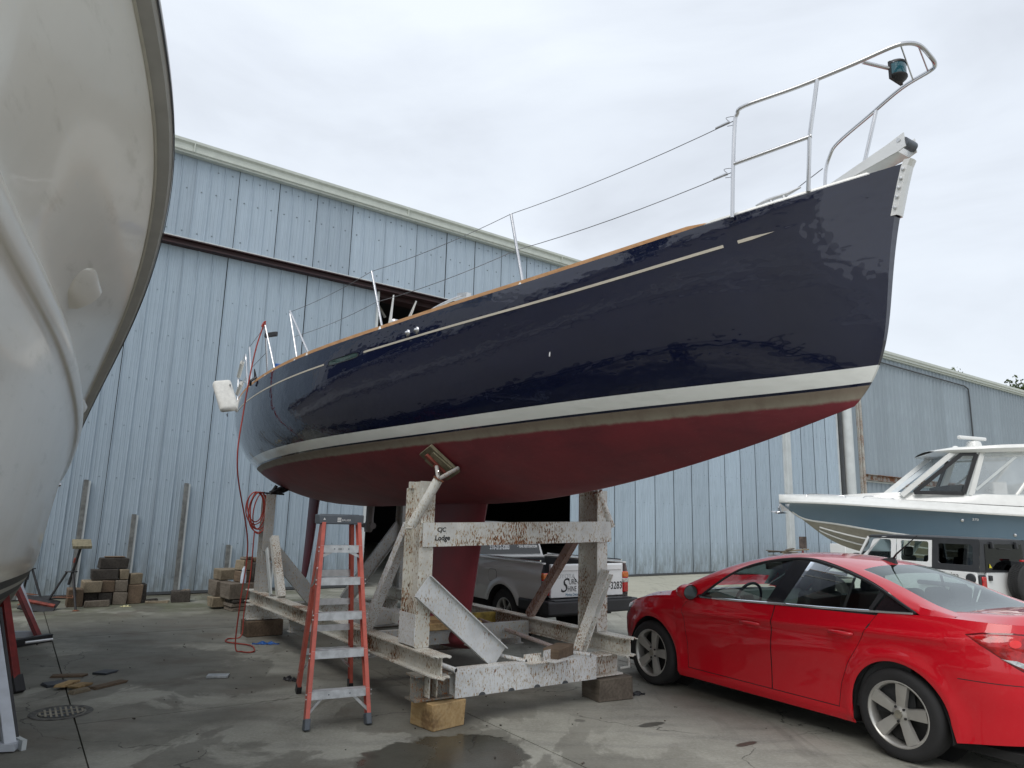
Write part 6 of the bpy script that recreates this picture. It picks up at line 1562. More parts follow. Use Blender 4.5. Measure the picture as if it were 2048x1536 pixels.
# local x forward; y left -> camera side is +y? side seen is on the left (+y)
def JB(name, x0, x1, y0, y1, z0, z1, mat, bevel=.02, par=None, **k): return MB().b2(x0, x1, y0, y1, z0, z1).build(name, mat, par or jeep, bevel=bevel, **k)
JW = -1.62
def jplate(name, pts, y, mat, par=None, th=.03, hole=None, bevel=0):
    """plate in the side plane, lean inwards with height; pts (x,z)"""
    ln = lambda z: -.0 - max(0, z - 1.2) * .13
    mb = MB()
    n = len(pts); a = [(x, y + ln(z), z) for x, z in pts]
    if hole:
        h_ = [(x, y + ln(z), z) for x, z in hole]; m = len(h_)
        mb.add(a + h_, [(i, (i + 1) % n, n + (i + 1) % m, n + i) for i in range(n)])
        mb.add(h_ + [(p[0], p[1] - .04, p[2]) for p in h_], [(i, (i + 1) % m, m + (i + 1) % m, m + i) for i in range(m)])
    else: mb.add(a + [(p[0], p[1] - th, p[2]) for p in a], [tuple(range(n)), tuple(range(2 * n - 1, n - 1, -1))] + [(i, n + i, n + (i + 1) % n, (i + 1) % n) for i in range(n)])
    return mb.build(name, mat, par or jeep)
def rrect(x0, x1, z0, z1, r, n=5, sk=0.0):
    pts = []
    for cx, cz, a0 in ((x1 - r, z1 - r, 0), (x0 + r, z1 - r, 90), (x0 + r, z0 + r, 180), (x1 - r, z0 + r, 270)):
        for k in range(n + 1):
            a = R(a0 + 90 * k / n); px_, pz_ = cx + r * math.cos(a), cz + r * math.sin(a); pts.append((px_ - sk * (pz_ - z0) * (1 if cx > (x0 + x1) / 2 else 0), pz_))
    return pts
def outer_like(inner, x0, x1, z0, z1, sk=0):
    cx, cz = (min(p[0] for p in inner) + max(p[0] for p in inner)) / 2, (min(p[1] for p in inner) + max(p[1] for p in inner)) / 2; out = []
    for x, z in inner:
        dx, dz = x - cx, z - cz; ex, ez = (x1 - cx if dx > 0 else cx - x0), (z1 - cz if dz > 0 else cz - z0)
        f = min(ex / max(abs(dx), 1e-6), ez / max(abs(dz), 1e-6)); nx_, nz_ = cx + dx * f, cz + dz * f; out.append((nx_ - (sk * (nz_ - z0) if dx > 0 else 0), nz_))
    return out
JB('body_tub', .0, 2.95, JW + .0, .0, .55, 1.20, M['white_car'], .03, seg=3)
JB('bonnet', 2.95, 4.15, JW + .2, -.2, .8, 1.16, M['white_car'], .05, seg=3)
JB('grille', 4.15, 4.22, JW + .25, -.25, .7, 1.15, M['white_car'], .02)
JB('chassis', .0, 4.2, JW + .3, -.3, .4, .6, M['under'], 0)
for yy in (.0, JW + .0):
    s_ = 1 if yy == 0 else -1
    for xc in (.72, 3.62):
        JB('wheel_flare', xc - .52, xc + .52, *sorted((yy, yy + s_ * .12)), .86, .95, M['matt_black'], .03)
    h = rrect(1.93, 2.58, 1.33, 1.77, .05, sk=.42); f_ = jplate('front_door', outer_like(h, 1.80, 2.90, 1.20, 1.83, sk=.60), yy if s_ > 0 else yy, M['white_car'], hole=h)
    f_.scale = (1, 1, 1)
    win_ = MB(); win_.add([(x, yy - .03 * s_ - max(0, z - 1.2) * .13 * s_, z) for x, z in h], [tuple(range(len(h)))]); win_.build('front_window', M['glass'], jeep)
    h = rrect(1.03, 1.70, 1.33, 1.76, .05); jplate('rear_door', outer_like(h, .95, 1.785, 1.20, 1.82), yy, M['white_car'], hole=h)
    win_ = MB(); win_.add([(x, yy - .03 * s_ - max(0, z - 1.2) * .13 * s_, z) for x, z in h], [tuple(range(len(h)))]); win_.build('rear_door_window', M['glass'], jeep)
    h = rrect(.07, .82, 1.32, 1.73, .06); jplate('hardtop_side', outer_like(h, -.06, .94, 1.19, 1.84), yy + .004 * s_, M['matt_black'], hole=h)
    win_ = MB(); win_.add([(x, yy - .03 * s_ - max(0, z - 1.2) * .13 * s_, z) for x, z in h], [tuple(range(len(h)))]); win_.build('cargo_window', M['glass_dark'], jeep)
# the far side plates lean the other way: mirror them
for o in list(jeep.children):
    if o.name.startswith(('front_door', 'rear_door', 'hardtop_side')) and not o.name.startswith('rear_door_window') and o.type == 'MESH' and len(o.data.vertices) > 40 and max(v.co.y for v in o.data.vertices) < -1:
        for v in o.data.vertices:
            z = v.co.z; v.co.y = JW - (v.co.y - JW)
mb = MB(); G = []
for x, zt_, e_ in ((-.05, 1.80, .0), (-.02, 1.84, 0), (.4, 1.865, 0), (1.8, 1.875, 0), (2.5, 1.86, 0), (2.56, 1.83, 0)):
    G.append([(x, -.075, 1.79), (x, -.085, zt_ - .02), (x, -.14, zt_), (x, JW / 2, zt_ + .01), (x, JW + .14, zt_), (x, JW + .085, zt_ - .02), (x, JW + .075, 1.79)])
mb.grid(G, 0, True); mb.build('hardtop_roof', M['matt_black'], jeep, smooth=40)
mb = MB(); mb.add([(2.52, -.10, 1.80), (2.52, JW + .10, 1.80), (2.88, JW + .02, 1.2), (2.88, -.02, 1.2)], [(0, 1, 2, 3)]); mb.build('windscreen', M['glass'], jeep)
mb = MB(); mb.prof(rprof(.06, .05), (2.88, -.03, 1.2), (2.53, -.10, 1.81)); mb.prof(rprof(.06, .05), (2.88, JW + .03, 1.2), (2.53, JW + .10, 1.81)); mb.build('windscreen_frame', M['white_car'], jeep)
# back: hardtop frame, lift glass, tailgate, lamps, spare
mb = MB(); mb.add([(-.06, -.0, 1.2), (-.06, JW, 1.2), (-.06, JW + .09, 1.83), (-.06, -.09, 1.83), (-.065, -.20, 1.25), (-.065, JW + .20, 1.25), (-.065, JW + .22, 1.74), (-.065, -.22, 1.74)], [(0, 1, 5, 4), (1, 2, 6, 5), (2, 3, 7, 6), (3, 0, 4, 7)]); mb.build('hardtop_back', M['matt_black'], jeep)
mb = MB(); mb.add([(-.07, -.19, 1.24), (-.07, JW + .19, 1.24), (-.07, JW + .21, 1.75), (-.07, -.21, 1.75)], [(0, 1, 2, 3)]); rg = mb.build('rear_window', M['glass_dark'], jeep, solid=.006)
for yy in (-.42, JW + .42): JB('hinge', -.12, -.06, yy - .03, yy + .03, 1.66, 1.80, M['matt_black'], .01)
MB().tube([(-.10, -.62, 1.66), (-.11, -1.0, 1.64)], .008, 6).build('wiper', M['black'], jeep)
mb = MB(); mb.add([(-.085, -.28, 1.28), (-.085, -.36, 1.28), (-.085, -.30, 1.36)], [(0, 1, 2)]); mb.build('yellow_sticker', simple('yellow_sticker', (.7, .6, .03), .5), jeep, solid=.004)
tgj = JB('tailgate', -.045, .0, JW + .22, -.24, .62, 1.19, M['white_car'], .015)
for z in (.78, 1.08): JB('tailgate_hinge', -.09, -.03, -.36, -.28, z - .05, z + .05, M['matt_black'], .01, tgj)
for yy in (-.02, JW + .20):
    t_ = JB('tail_lamp', -.06, .0, yy - .18, yy, .86, 1.14, M['matt_black'], .02); JB('lens', -.085, -.05, yy - .155, yy - .025, .89, 1.11, M['tail_red'], .015, t_)
mb = MB(); mb.lathe([(.0, .03), (.05, .028), (.085, .03), (.10, .02), (.10, -.0)], (.12, .0, 1.06), 'y', 20); mb.build('fuel_door', M['matt_black'], jeep, smooth=40)
text('door_lettering', 'Marina', .15, jeep, M['ink'], frame((.78, .0045, 1.055), (-1, 0, 0), (0, 0, 1)), .001, xs=1.0)
sp = wheel(jeep, (-.14, -1.12, .98), .40, .24, .225, 1, 5, mat=simple('grey_machined_alloy', (.30, .30, .30), .35, .8), rot=.4, tread=True, name='spare_wheel'); sp.rotation_euler = (0, 0, R(90))
sp.location = (-.36, -1.12, .98)
JB('spare_carrier', -.2, -.02, -1.25, -.95, .85, 1.05, M['matt_black'], .02)
l3 = JB('high_brake_lamp', -.30, -.24, -1.24, -1.0, 1.41, 1.45, M['tail_red'], .008)
JB('lamp_bracket', -.28, -.06, -1.06, -1.0, 1.30, 1.42, M['matt_black'], .01)
mj = MB(); mj.box((2.72, .12, 1.33), (.09, .16, .20)); mj.build('door_mirror', M['black'], jeep, bevel=.03, seg=3)
for xc in (.72, 3.62):
    for yy, s_ in ((.03, 1), (JW - .03, -1)): wheel(jeep, (xc, yy, .40), .40, .24, .22, s_, 5, rot=.2)
# jeep inside
mb = MB(); mb.b2(.1, 2.8, JW + .1, -.1, .6, .65); mb.build('cabin_floor', M['cabin'], jeep)
for x in (1.35, 2.05):
    for y in (-.40, JW + .40):
        mb = MB(); mb.box((x - .2, y, 1.12), (.12, .46, .62), (0, R(-12), 0)); s_ = mb.build('seat', M['cabin'], jeep, bevel=.04); mb = MB(); mb.box((x - .28, y, 1.52), (.09, .26, .2), (0, R(-8), 0)); mb.build('headrest', M['cabin'], s_, bevel=.04)
mb = MB(); c_ = Vector((2.45, -.42, 1.28)); mb.tube([c_ + Vector((-.4, 0, .9)).normalized() * .19 * math.sin(a) + Vector((0, .19 * math.cos(a), 0)) for a in [2 * math.pi * k / 20 for k in range(20)]], .014, 6, 0, True); mb.build('steering_wheel', M['cabin'], jeep)
mb = MB(); mb.b2(2.6, 2.9, JW + .1, -.1, 1.0, 1.24); mb.build('dashboard', M['cabin'], jeep, bevel=.03)

# ================================================================== VAN INSIDE THE HANGAR
vb = empty('parked_van', W0 + Vector((math.cos(RZW), math.sin(RZW), 0)) * 7.7 + Vector((-math.sin(RZW), math.cos(RZW), 0)) * 2.2, RZW + math.pi, 'white trailer truck body half hidden in the dark hangar doorway, its wheel showing', 'trailer')
MB().b2(-1.9, 1.6, -1.9, .0, .75, 1.5).build('body', M['white_car'], vb, bevel=.05)
wheel(vb, (.55, .03, .72), .36, .22, .22, 1, 6, mat=M['white_car'])
MB().b2(-1.7, 1.5, -1.8, -.1, .55, .74).build('chassis', M['under'], vb)
text('body_lettering', 'SURE', .16, vb, M['ink'], frame((-.4, .002, 1.1), (-1, 0, 0), (0, 0, 1)), .001, shear=.3)
# ================================================================== MOTOR CRUISER (left, its bow flare overhead)
def gelmat(name, col, side=True):
    s = NT(name); P = s.P; a = s.noise(.9, 5, .6); b = s.noise(3, 6, .65, s.map(P, (.5, .5, 2.2))); z = s.sep(P)[2]
    c = s.mix(s.step(a, .3, .7), col, tuple(x * .93 for x in col))
    c = s.mix(s.mth('MULTIPLY', s.step(b, .54, .70), .30), c, (.42, .40, .31))
    sc_ = s.mth('MULTIPLY', s.step(s.noise(13, 3, .5, s.map(P, (.3, .3, 3))), .66, .70), .25)
    c = s.mix(sc_, c, (.8, .8, .77))
    s.set(col=c, rough=.2, coat=.25, coatr=.05, spec=.4, normal=s.bump(s.noise(1.2, 3), .2, .02)); return s.mat
M['cruiser'] = gelmat('off_white_gelcoat', (.86, .83, .745))
def cruiserbottom():
    s = NT('cruiser_waterline'); P = s.P; q = s.sep(P); z = s.mth('SUBTRACT', q[2], s.mth('MULTIPLY', q[0], .028)); n1 = s.noise(5, 6, .7, s.map(P, (1, 1, .6))); n2 = s.noise(25, 4, .6)
    wht = s.mix(s.step(s.noise(.9, 5, .6), .3, .7), (.86, .83, .745), tuple(x * .93 for x in (.86, .83, .745)))
    scum = s.mix(s.step(n1, .35, .62), (.30, .31, .24), (.08, .09, .075)); scum = s.mix(s.mth('MULTIPLY', s.step(n2, .55, .7), .6), scum, (.42, .42, .36))
    c = s.mix(s.step(z, .758, .762), scum, (.02, .022, .026)); c = s.mix(s.step(z, .843, .847), c, (.50, .49, .43)); c = s.mix(s.step(z, .893, .897), c, (.025, .027, .032)); c = s.mix(s.step(z, .973, .977), c, wht)
    s.set(col=c, rough=s.rng(s.step(z, .97, .98), 0, 1, .45, .2), spec=.4, coat=s.mth('MULTIPLY', s.step(z, .97, .98), .25), coatr=.05, normal=s.bump(s.noise(1.2, 3), .2, .02)); return s.mat
M['cruiser_low'] = cruiserbottom()
CB0 = Vector((-7.55, 8.57, 0)); cru = empty('motor_cruiser', CB0, RZC, 'huge off white motor cruiser hull with grey rub rail towering at the left edge', 'motor cruiser')
cx = [0, 1, 2.3, 3.9, 5.6, 6.8, 7.6, 8.4, 9.6, 10.6, 11.4]
rb = crv(list(zip(cx, [1.88, 1.90, 1.95, 2.0, 1.95, 1.80, 1.61, 1.37, .93, .46, .03]))); rz = crv(list(zip(cx, [2.60, 2.80, 3.10, 3.45, 3.755, 3.93, 4.03, 4.12, 4.25, 4.34, 4.4])))
kb = crv(list(zip(cx, [1.83, 1.84, 1.82, 1.67, 1.45, 1.27, 1.15, 1.04, .74, .38, .025]))); kz = crv(list(zip(cx, [2.12, 2.25, 2.52, 2.78, 2.92, 2.95, 2.96, 2.95, 3.02, 3.10, 3.2])))
mbb = crv(list(zip(cx, [1.74, 1.73, 1.70, 1.55, 1.30, 1.10, .98, .85, .55, .27, .02]))); mz = crv(list(zip(cx, [1.56, 1.58, 1.62, 1.68, 1.76, 1.82, 1.86, 1.92, 2.05, 2.2, 2.35])))
wb_ = crv(list(zip(cx, [1.67, 1.66, 1.61, 1.44, 1.18, .98, .86, .72, .42, .18, .015]))); wz = lambda x: .98 + .028 * x
cb_ = crv(list(zip(cx, [1.55, 1.50, 1.36, 1.16, .94, .78, .68, .56, .32, .13, .01]))); cz = crv(list(zip(cx, [.64, .62, .60, .62, .70, .78, .85, .93, 1.1, 1.3, 1.5])))
kz0 = crv(list(zip(cx, [.34, .32, .30, .30, .34, .4, .47, .56, .8, 1.1, 1.4])))
def csec(x, fine=True):
    pts = [(rb(x), rz(x)), (kb(x) * .25 + rb(x) * .75 - .02, rz(x) * .8 + kz(x) * .2), (kb(x) * .62 + rb(x) * .38 - .07 * min(1, rb(x)), rz(x) * .45 + kz(x) * .55), (kb(x) - .025 * min(1, kb(x)), kz(x) + .145)]
    bq = min(1, kb(x)); kn = [(kb(x) + .035 * bq, kz(x) + .085), (kb(x) + .062 * bq, kz(x) + .01), (kb(x) + .035 * bq, kz(x) - .085)]
    lw = [(kb(x) - .02, kz(x) - .16), ((kb(x) + mbb(x)) / 2, (kz(x) + mz(x)) / 2), (mbb(x), mz(x)), ((mbb(x) + wb_(x)) / 2 + .01, (mz(x) + wz(x)) / 2), (wb_(x), wz(x)), (cb_(x), cz(x))]
    P_ = [Vector((a, b_, 0)) for a, b_ in pts + kn + lw]; C_ = catmull(P_, 5)
    out = [(max(p.x, .004), p.y) for p in C_]; out += [(cb_(x) - .06 * min(1, cb_(x)), cz(x) - .03), (cb_(x) * .5, (cz(x) * .5 + kz0(x) * .5)), (0, kz0(x))]
    return out
XS = np.concatenate([np.linspace(0, 7.2, 40), np.linspace(7.3, 11.4, 34)])
secs = [csec(x) for x in XS]; ns = len(secs[0]); nsplit = 5 * 9  # up to just above the waterline zone
GA = [[(x, -a, b_) for a, b_ in sc[:nsplit + 1]] for x, sc in zip(XS, secs)]; GB = [[(x, -a, b_) for a, b_ in sc[nsplit:]] for x, sc in zip(XS, secs)]
mb = MB(); mb.grid(GA, 0, False); mb.grid(mir(GA), 0, True); mb.build('topside', M['cruiser'], cru, smooth=60)
mb = MB(); mb.grid(GB, 0, False); mb.grid(mir(GB), 0, True); mb.build('hull_bottom', M['cruiser_low'], cru, smooth=40)
tp = GA[0] + GB[0][1:]; mb = MB(); mb.add(tp + [(p[0], -p[1], p[2]) for p in tp], [(j, len(tp) + j, len(tp) + j + 1, j + 1) for j in range(len(tp) - 1)]); mb.build('transom', M['cruiser'], cru)
# deck and superstructure
mb = MB(); mb.grid([[(x, -rb(x), rz(x) - .01), (x, 0, rz(x) + .06), (x, rb(x), rz(x) - .01)] for x in XS], 0, False); mb.build('deck', M['gel_white'], cru)
mb = MB()
G = [[(x, -w, rz(x) - .05), (x, -w * .92, rz(x) + h), (x, 0, rz(x) + h * 1.08), (x, w * .92, rz(x) + h), (x, w, rz(x) - .05)] for x, w, h in ((.8, 1.4, 1.0), (2, 1.5, 1.2), (3.8, 1.5, 1.15), (5.2, 1.3, .6), (7.5, .9, .25), (9.2, .4, .1))]
mb.grid(G, 0, True); mb.build('superstructure', M['gel_white'], cru, smooth=40)
mb = MB()
for sd in (-1, 1): mb.add([(1.4, sd * 1.46, rz(1.4) + .35), (3.9, sd * 1.50, rz(3.9) + .3), (3.7, sd * 1.44, rz(3.7) + .8), (1.5, sd * 1.42, rz(1.5) + .8)], [(0, 1, 2, 3)])
mb.build('side_window', M['black_gloss'], cru, solid=.01)
# rub rail, lip and cap
M['rubrail'] = simple('grey_vinyl_rub_rail', (.48, .475, .45), .5, var=.06)
M['lip'] = simple('cream_deck_lip', (.60, .58, .50), .4, var=.06)
for sd in (-1, 1):
    mb = MB(); G = []; L_ = []; E_ = []
    for x in XS:
        b_, z = rb(x), rz(x); k = min(1, b_ / .3)
        G.append([(x, sd * (b_ - .02), z - .005), (x, sd * (b_ + .075 * k), z + .0), (x, sd * (b_ + .095 * k), z + .02), (x, sd * (b_ + .098 * k), z + .075), (x, sd * (b_ + .06 * k), z + .10), (x, sd * (b_ - .02), z + .10)])
        L_.append([(x, sd * (b_ + .004), z + .0), (x, sd * (b_ + .006), z - .014), (x, sd * (b_ - .008), z - .018), (x, sd * (b_ - .014), z - .005)])
        E_.append([(x, sd * (b_ + .0985 * k), z + .015), (x, sd * (b_ + .103 * k), z + .02), (x, sd * (b_ + .103 * k), z + .034), (x, sd * (b_ + .0985 * k), z + .036)])
    MB().grid(G, 0, sd < 0).build('rub_rail', M['rubrail'], cru, smooth=40)
    MB().grid([r + [r[0]] for r in L_], 0, sd < 0).build('deck_lip', M['lip'], cru, smooth=50)
    MB().grid(E_, 0, sd < 0).build('rail_insert', M['black'], cru)
# two moulded air scoops on the topside
def chull(x, z):
    s_ = csec(x)[:46]; return float(np.interp(z, [p[1] for p in s_][::-1], [p[0] for p in s_][::-1]))
def scoop(x0, z0, L, H, D, tl_):
    G = []
    for i in range(11):
        t = i / 10; row = []; w = math.sin(math.pi * min(1, .08 + t * .95)) ** .5 if t < .5 else 1.0
        w = min(1, (t * 3) ** .6) if t > 0 else .02
        for k in range(9):
            a = math.pi * k / 8; x = x0 - L * t; z = z0 + tl_ * t + H * .5 * w * math.cos(a); dep = D * math.sin(a) ** .7 * (t ** .9)
            row.append((x, (chull(x, z) - .004 + dep), z))
        G.append(row)
    mb = MB(); mb.grid(G, 0, False); mb.add(G[-1] + [(G[-1][0][0], (chull(G[-1][0][0], z0 + tl_) - .01), z0 + tl_)], [tuple(list(range(9)) + [9])])
    return mb.build('air_scoop', M['cruiser'], cru, smooth=60)
scoop(5.75, 3.30, .50, .20, .10, -.06); scoop(2.15, 2.82, .38, .16, .075, -.03)
mb = MB(); mb.lathe([(0, .03), (.02, .028), (.026, 0)], (.9, (chull(.9, 1.95)), 1.95), 'y', 12); mb.build('exhaust_outlet', M['stainless'], cru)

# stands under the cruiser
M['stand_red'] = simple('dark_red_stand_paint', (.20, .022, .02), .5, var=.25, sc=9); M['stand_white'] = simple('white_blue_stand_paint', (.52, .55, .60), .5, var=.1)
def lq(u, v, z): p = uvw(u, v, z); return p
st = empty('boat_stand', (0, 0, 0), 0, 'tall dark red boat stand nearest the camera under the cruiser', 'boat stand')
b0 = uvw(2.95, -2.82); st.location = b0
dw = lambda u, v, z: uvw(u, v, z) - b0
MB().prof(rprof(.07, .07), dw(2.93, -2.74, .03), dw(3.25, -2.98, .98)).build('leg', M['stand_red'], st, bevel=.004)
MB().prof(rprof(.09, .09), dw(2.90, -2.72, .0), dw(2.98, -2.76, .13)).build('foot', M['black'], st, bevel=.004)
MB().prof(rprof(.06, .06), dw(3.9, -3.1, .03), dw(3.3, -3.0, .95)).build('leg', M['stand_red'], st); MB().prof(rprof(.06, .06), dw(3.2, -3.5, .03), dw(3.25, -3.02, .95)).build('leg', M['stand_red'], st)
MB().rod(dw(3.25, -2.99, .9), dw(3.3, -3.05, 1.02), .03).build('screw_post', M['stand_red'], st)
MB().rod(dw(3.02, -2.72, .42), dw(3.06, -2.5, .43), .012, 8).build('pin', M['alu'], st)
st = empty('boat_stand', uvw(5.8, -2.7), 0, 'dark red A-frame boat stand with a white inner leg behind the nearest red stand', 'boat stand'); b0 = uvw(5.8, -2.7)
MB().prof(rprof(.06, .06), dw(5.82, -2.50, .05), dw(6.5, -2.98, .98)).build('leg', M['stand_red'], st, bevel=.003)
MB().prof(rprof(.06, .06), dw(6.6, -3.25, .03), dw(6.5, -3.0, .98)).build('leg', M['stand_red'], st); MB().prof(rprof(.075, .05), dw(5.55, -2.92, .03), dw(6.45, -3.06, .93)).build('leg', M['stand_red'], st)
MB().prof(rprof(.07, .05), dw(5.98, -2.52, .06), dw(6.6, -2.9, .92)).build('inner_leg', M['stand_white'], st)
MB().prof(rprof(.05, .07), dw(5.98, -2.55, .07), dw(6.25, -3.2, .07)).build('inner_rail', M['stand_white'], st)
MB().prof(rprof(.09, .09), dw(5.78, -2.38, .045), dw(5.1, -3.2, .045)).build('base_bar', M['black'], st, bevel=.004)
MB().box(dw(6.5, -3.0, 1.0), (.25, .25, .03)).build('top_plate', M['stand_red'], st)
st = empty('boat_stand', uvw(1.0, -2.85), 0, 'white painted steel stand cut off by the lower left corner of the picture', 'boat stand'); b0 = uvw(1.0, -2.85)
MB().prof(rprof(.075, .045), dw(1.02, -2.78, .02), dw(1.95, -3.02, .88)).build('leg', M['stand_white'], st, bevel=.003)
MB().prof(rprof(.02, .03), dw(1.10, -2.74, .04), dw(1.98, -2.96, .86)).build('edge_bar', M['dark_steel'], st)
MB().prof(rprof(.10, .045), dw(1.02, -2.74, .035), dw(1.3, -3.6, .035)).build('base_rail', M['stand_white'], st); MB().prof(rprof(.03, .10), dw(1.0, -2.70, .02), dw(1.45, -2.86, .02)).build('base_plate', M['trim_white'], st)

# keel blocks and stern post of the cruiser
for k, x in enumerate((1.5, 5.0, 8.0)):
    for j in range(1 if x < 8 else 2):
        o = MB().box((0, 0, .15), (.35, .9, .28 if x < 8 else .24)).build('timber_block', M['wood_grey'], None, bevel=.015); o.location = cru.matrix_basis @ Vector((x, 0, .24 * j)); o.rotation_euler = (0, 0, RZC)
        tag(o, ['grey timber under the stern keel of the white cruiser', 'grey timber under the middle keel of the white cruiser', ['lower grey timber under the forefoot of the white cruiser', 'upper grey timber under the forefoot of the white cruiser'][j]][k], 'timber block')

# ================================================================== BLUE AND WHITE CENTRE CONSOLE BOAT
aB = R(-15)
bb = empty('motorboat', (8.1, 21.5, -.02), aB, 'slate blue and white motorboat with hardtop and windscreen, behind the off-road car', 'motorboat')
# local x: from bow tip aft; y: + away from the camera
M['boat_blue'] = carpaint('slate_blue_gelcoat', (.115, .185, .25), rough=.1)
def vinylmat():
    s = NT('clear_vinyl'); s.set(col=(.62, .66, .68), rough=.15, alpha=s.rng(s.noise(1.2, 3), .3, .7, .28, .5), spec=.5); return s.mat
M['vinyl'] = vinylmat()
M['bottom_tan'] = simple('tan_antifouling', (.33, .31, .26), .6, var=.1)
bx = [0, .25, .6, 1.2, 2.2, 3.6, 5.5, 8, 11.5]
sb = crv(list(zip(bx, [.02, .30, .58, .92, 1.28, 1.50, 1.60, 1.62, 1.55]))); sz = crv(list(zip(bx, [2.42, 2.42, 2.42, 2.40, 2.36, 2.29, 2.20, 2.10, 2.02])))
gb_z = crv(list(zip(bx, [2.36, 2.35, 2.335, 2.31, 2.25, 2.17, 2.08, 1.98, 1.9])))
ch_b = crv(list(zip(bx, [.01, .03, .10, .38, .78, 1.10, 1.28, 1.34, 1.32]))); ch_z = crv(list(zip(bx, [2.3, 2.12, 1.92, 1.80, 1.64, 1.46, 1.30, 1.18, 1.1])))
ke_z = crv(list(zip(bx, [2.34, 2.16, 1.90, 1.42, 1.0, .78, .70, .66, .62])))
BX = np.concatenate([np.linspace(0, 2.2, 26), np.linspace(2.4, 11.5, 30)])
def bsec(x):
    s_, c_ = sb(x), ch_b(x); zs__, zc_ = gb_z(x), ch_z(x); k = ke_z(x); zc_ = max(zc_, k + .002)
    a = [(s_ + (c_ - s_) * (t ** .62), zs__ + (zc_ - zs__) * t) for t in np.linspace(0, 1, 12)]
    b_ = [(c_ * (1 - t), zc_ - .015 - (zc_ - .015 - k) * t - .03 * math.sin(math.pi * t) * min(1, c_)) for t in np.linspace(0, 1, 8)]
    return a, b_
def two(name, G, mat, par=bb, sm=40): mb = MB(); mb.grid(G, 0, True); mb.grid(mir(G), 0, False); return mb.build(name, mat, par, smooth=sm)
two('topside', [[(x, -a, b_) for a, b_ in bsec(x)[0]] for x in BX], M['boat_blue'])
two('hull_bottom', [[(x, -a, b_) for a, b_ in bsec(x)[1]] for x in BX], M['bottom_tan'])
cl = [[(x, -(ch_b(x) + .012), max(ch_z(x), ke_z(x)) + .035), (x, -(ch_b(x) + .03), max(ch_z(x), ke_z(x)) + .012), (x, -(ch_b(x) + .01), max(ch_z(x), ke_z(x)) - .02)] for x in BX if x > .3]
two('chine_strip', cl, M['gel_white'])
for q in (.32, .62):
    two('spray_rail', [[(x, -ch_b(x) * (1 - q), ch_z(x) - (ch_z(x) - ke_z(x)) * q - .03), (x, -ch_b(x) * (1 - q) - .02, ch_z(x) - (ch_z(x) - ke_z(x)) * q - .07), (x, -ch_b(x) * (1 - q) + .05, ch_z(x) - (ch_z(x) - ke_z(x)) * q - .08)] for x in BX if x > 1.0], M['gel_white'])
dk = [[(x, -sb(x), gb_z(x)), (x, -(sb(x) + .05 * min(1, sb(x) * 3)), gb_z(x) + .01), (x, -(sb(x) + .055 * min(1, sb(x) * 3)), gb_z(x) + .05), (x, -(sb(x) + .02), gb_z(x) + .065), (x, -(sb(x) * .97), gb_z(x) + .12), (x, -(sb(x) * .88), sz(x) + .08 + .05 * min(1, x / 3)), (x, -sb(x) * .5, sz(x) + .16 + .08 * min(1, x / 3)), (x, 0, sz(x) + .18 + .10 * min(1, x / 3))] for x in BX]
two('deck', dk, M['gel_white'])
G = [[(x, y, gb_z(x) + .0) for y in (-sb(x) - .04, sb(x) + .04)] for x in BX]
# cabin / console block
G = [[(x, -w, sz(x) + .15), (x, -w * .98, sz(x) + h * .6), (x, -w * .92, sz(x) + h), (x, 0, sz(x) + h * 1.05), (x, w * .92, sz(x) + h), (x, w * .98, sz(x) + h * .6), (x, w, sz(x) + .15)] for x, w, h in ((1.5, .3, .19), (2.2, .8, .28), (3.1, 1.2, .36), (5.0, 1.38, .42), (8.6, 1.42, .46), (9, 1.4, .3))]
MB().grid(G, 0, True).build('cuddy', M['gel_white'], bb, smooth=40)
def bpl(name, pts, mat, solid=.02): mb = MB(); mb.add(pts, [tuple(range(len(pts)))]); return mb.build(name, mat, bb, solid=solid)
wy = 1.22
mx_ = lambda x: 3.2 + (x - 4.05) * .80
A_, B_, C_, D_ = (4.22, 2.66), (5.80, 3.72), (6.24, 3.72), (5.72, 2.66)
for sd in (-1, 1):
    y = sd * wy
    fr_ = MB(); P3 = lambda p, dy=0: (mx_(p[0]), y + dy * sd - sd * (p[1] - 2.66) * .10, p[1])
    fr_.prof(rprof(.10, .12), P3((3.84, 2.58)), P3((5.62, 3.80))); fr_.build('windscreen_pillar', M['gel_white'], bb)
    k_ = MB(); 
    for a, b_ in ((A_, B_), (B_, C_), (C_, D_), (D_, A_)): k_.prof(rprof(.04, .10), P3(a, .07), P3(b_, .07))
    k_.build('window_frame', M['black'], bb)
    bpl('side_window', [P3(p) for p in (A_, B_, C_, D_)], M['glass_clear'], 0)
    p_ = MB(); p_.prof(rprof(.07, .13), P3((5.93, 2.60), .02), P3((6.44, 3.80), .02)); p_.build('hardtop_post', M['gel_white'], bb)
    p_ = MB(); p_.tube([P3(q) for q in ((7.2, 2.55), (7.9, 3.3), (8.3, 3.75))], .05, 8); p_.build('hardtop_leg', M['gel_white'], bb)
    bpl('clear_curtain', [P3(p, .03) for p in ((5.80, 2.62), (6.32, 3.70), (8.2, 3.76), (8.3, 3.3), (7.6, 2.62))], M['vinyl'], 0)
    e_ = MB(); 
    for a, b_ in (((5.80, 2.62), (6.32, 3.70)), ((6.32, 3.70), (8.2, 3.76)), ((7.6, 2.62), (5.80, 2.62)), ((6.1, 2.75), (7.4, 3.65))): e_.prof(rprof(.02, .06), P3(a, .035), P3(b_, .035))
    e_.build('curtain_trim', M['trim_white'], bb)
mb = MB(); mb.add([(mx_(4.05), -wy, 2.66), (mx_(4.05), wy, 2.66), (mx_(5.7), wy - .1, 3.76), (mx_(5.7), -wy + .1, 3.76)], [(0, 1, 2, 3)]); mb.build('windscreen', M['glass_clear'], bb)
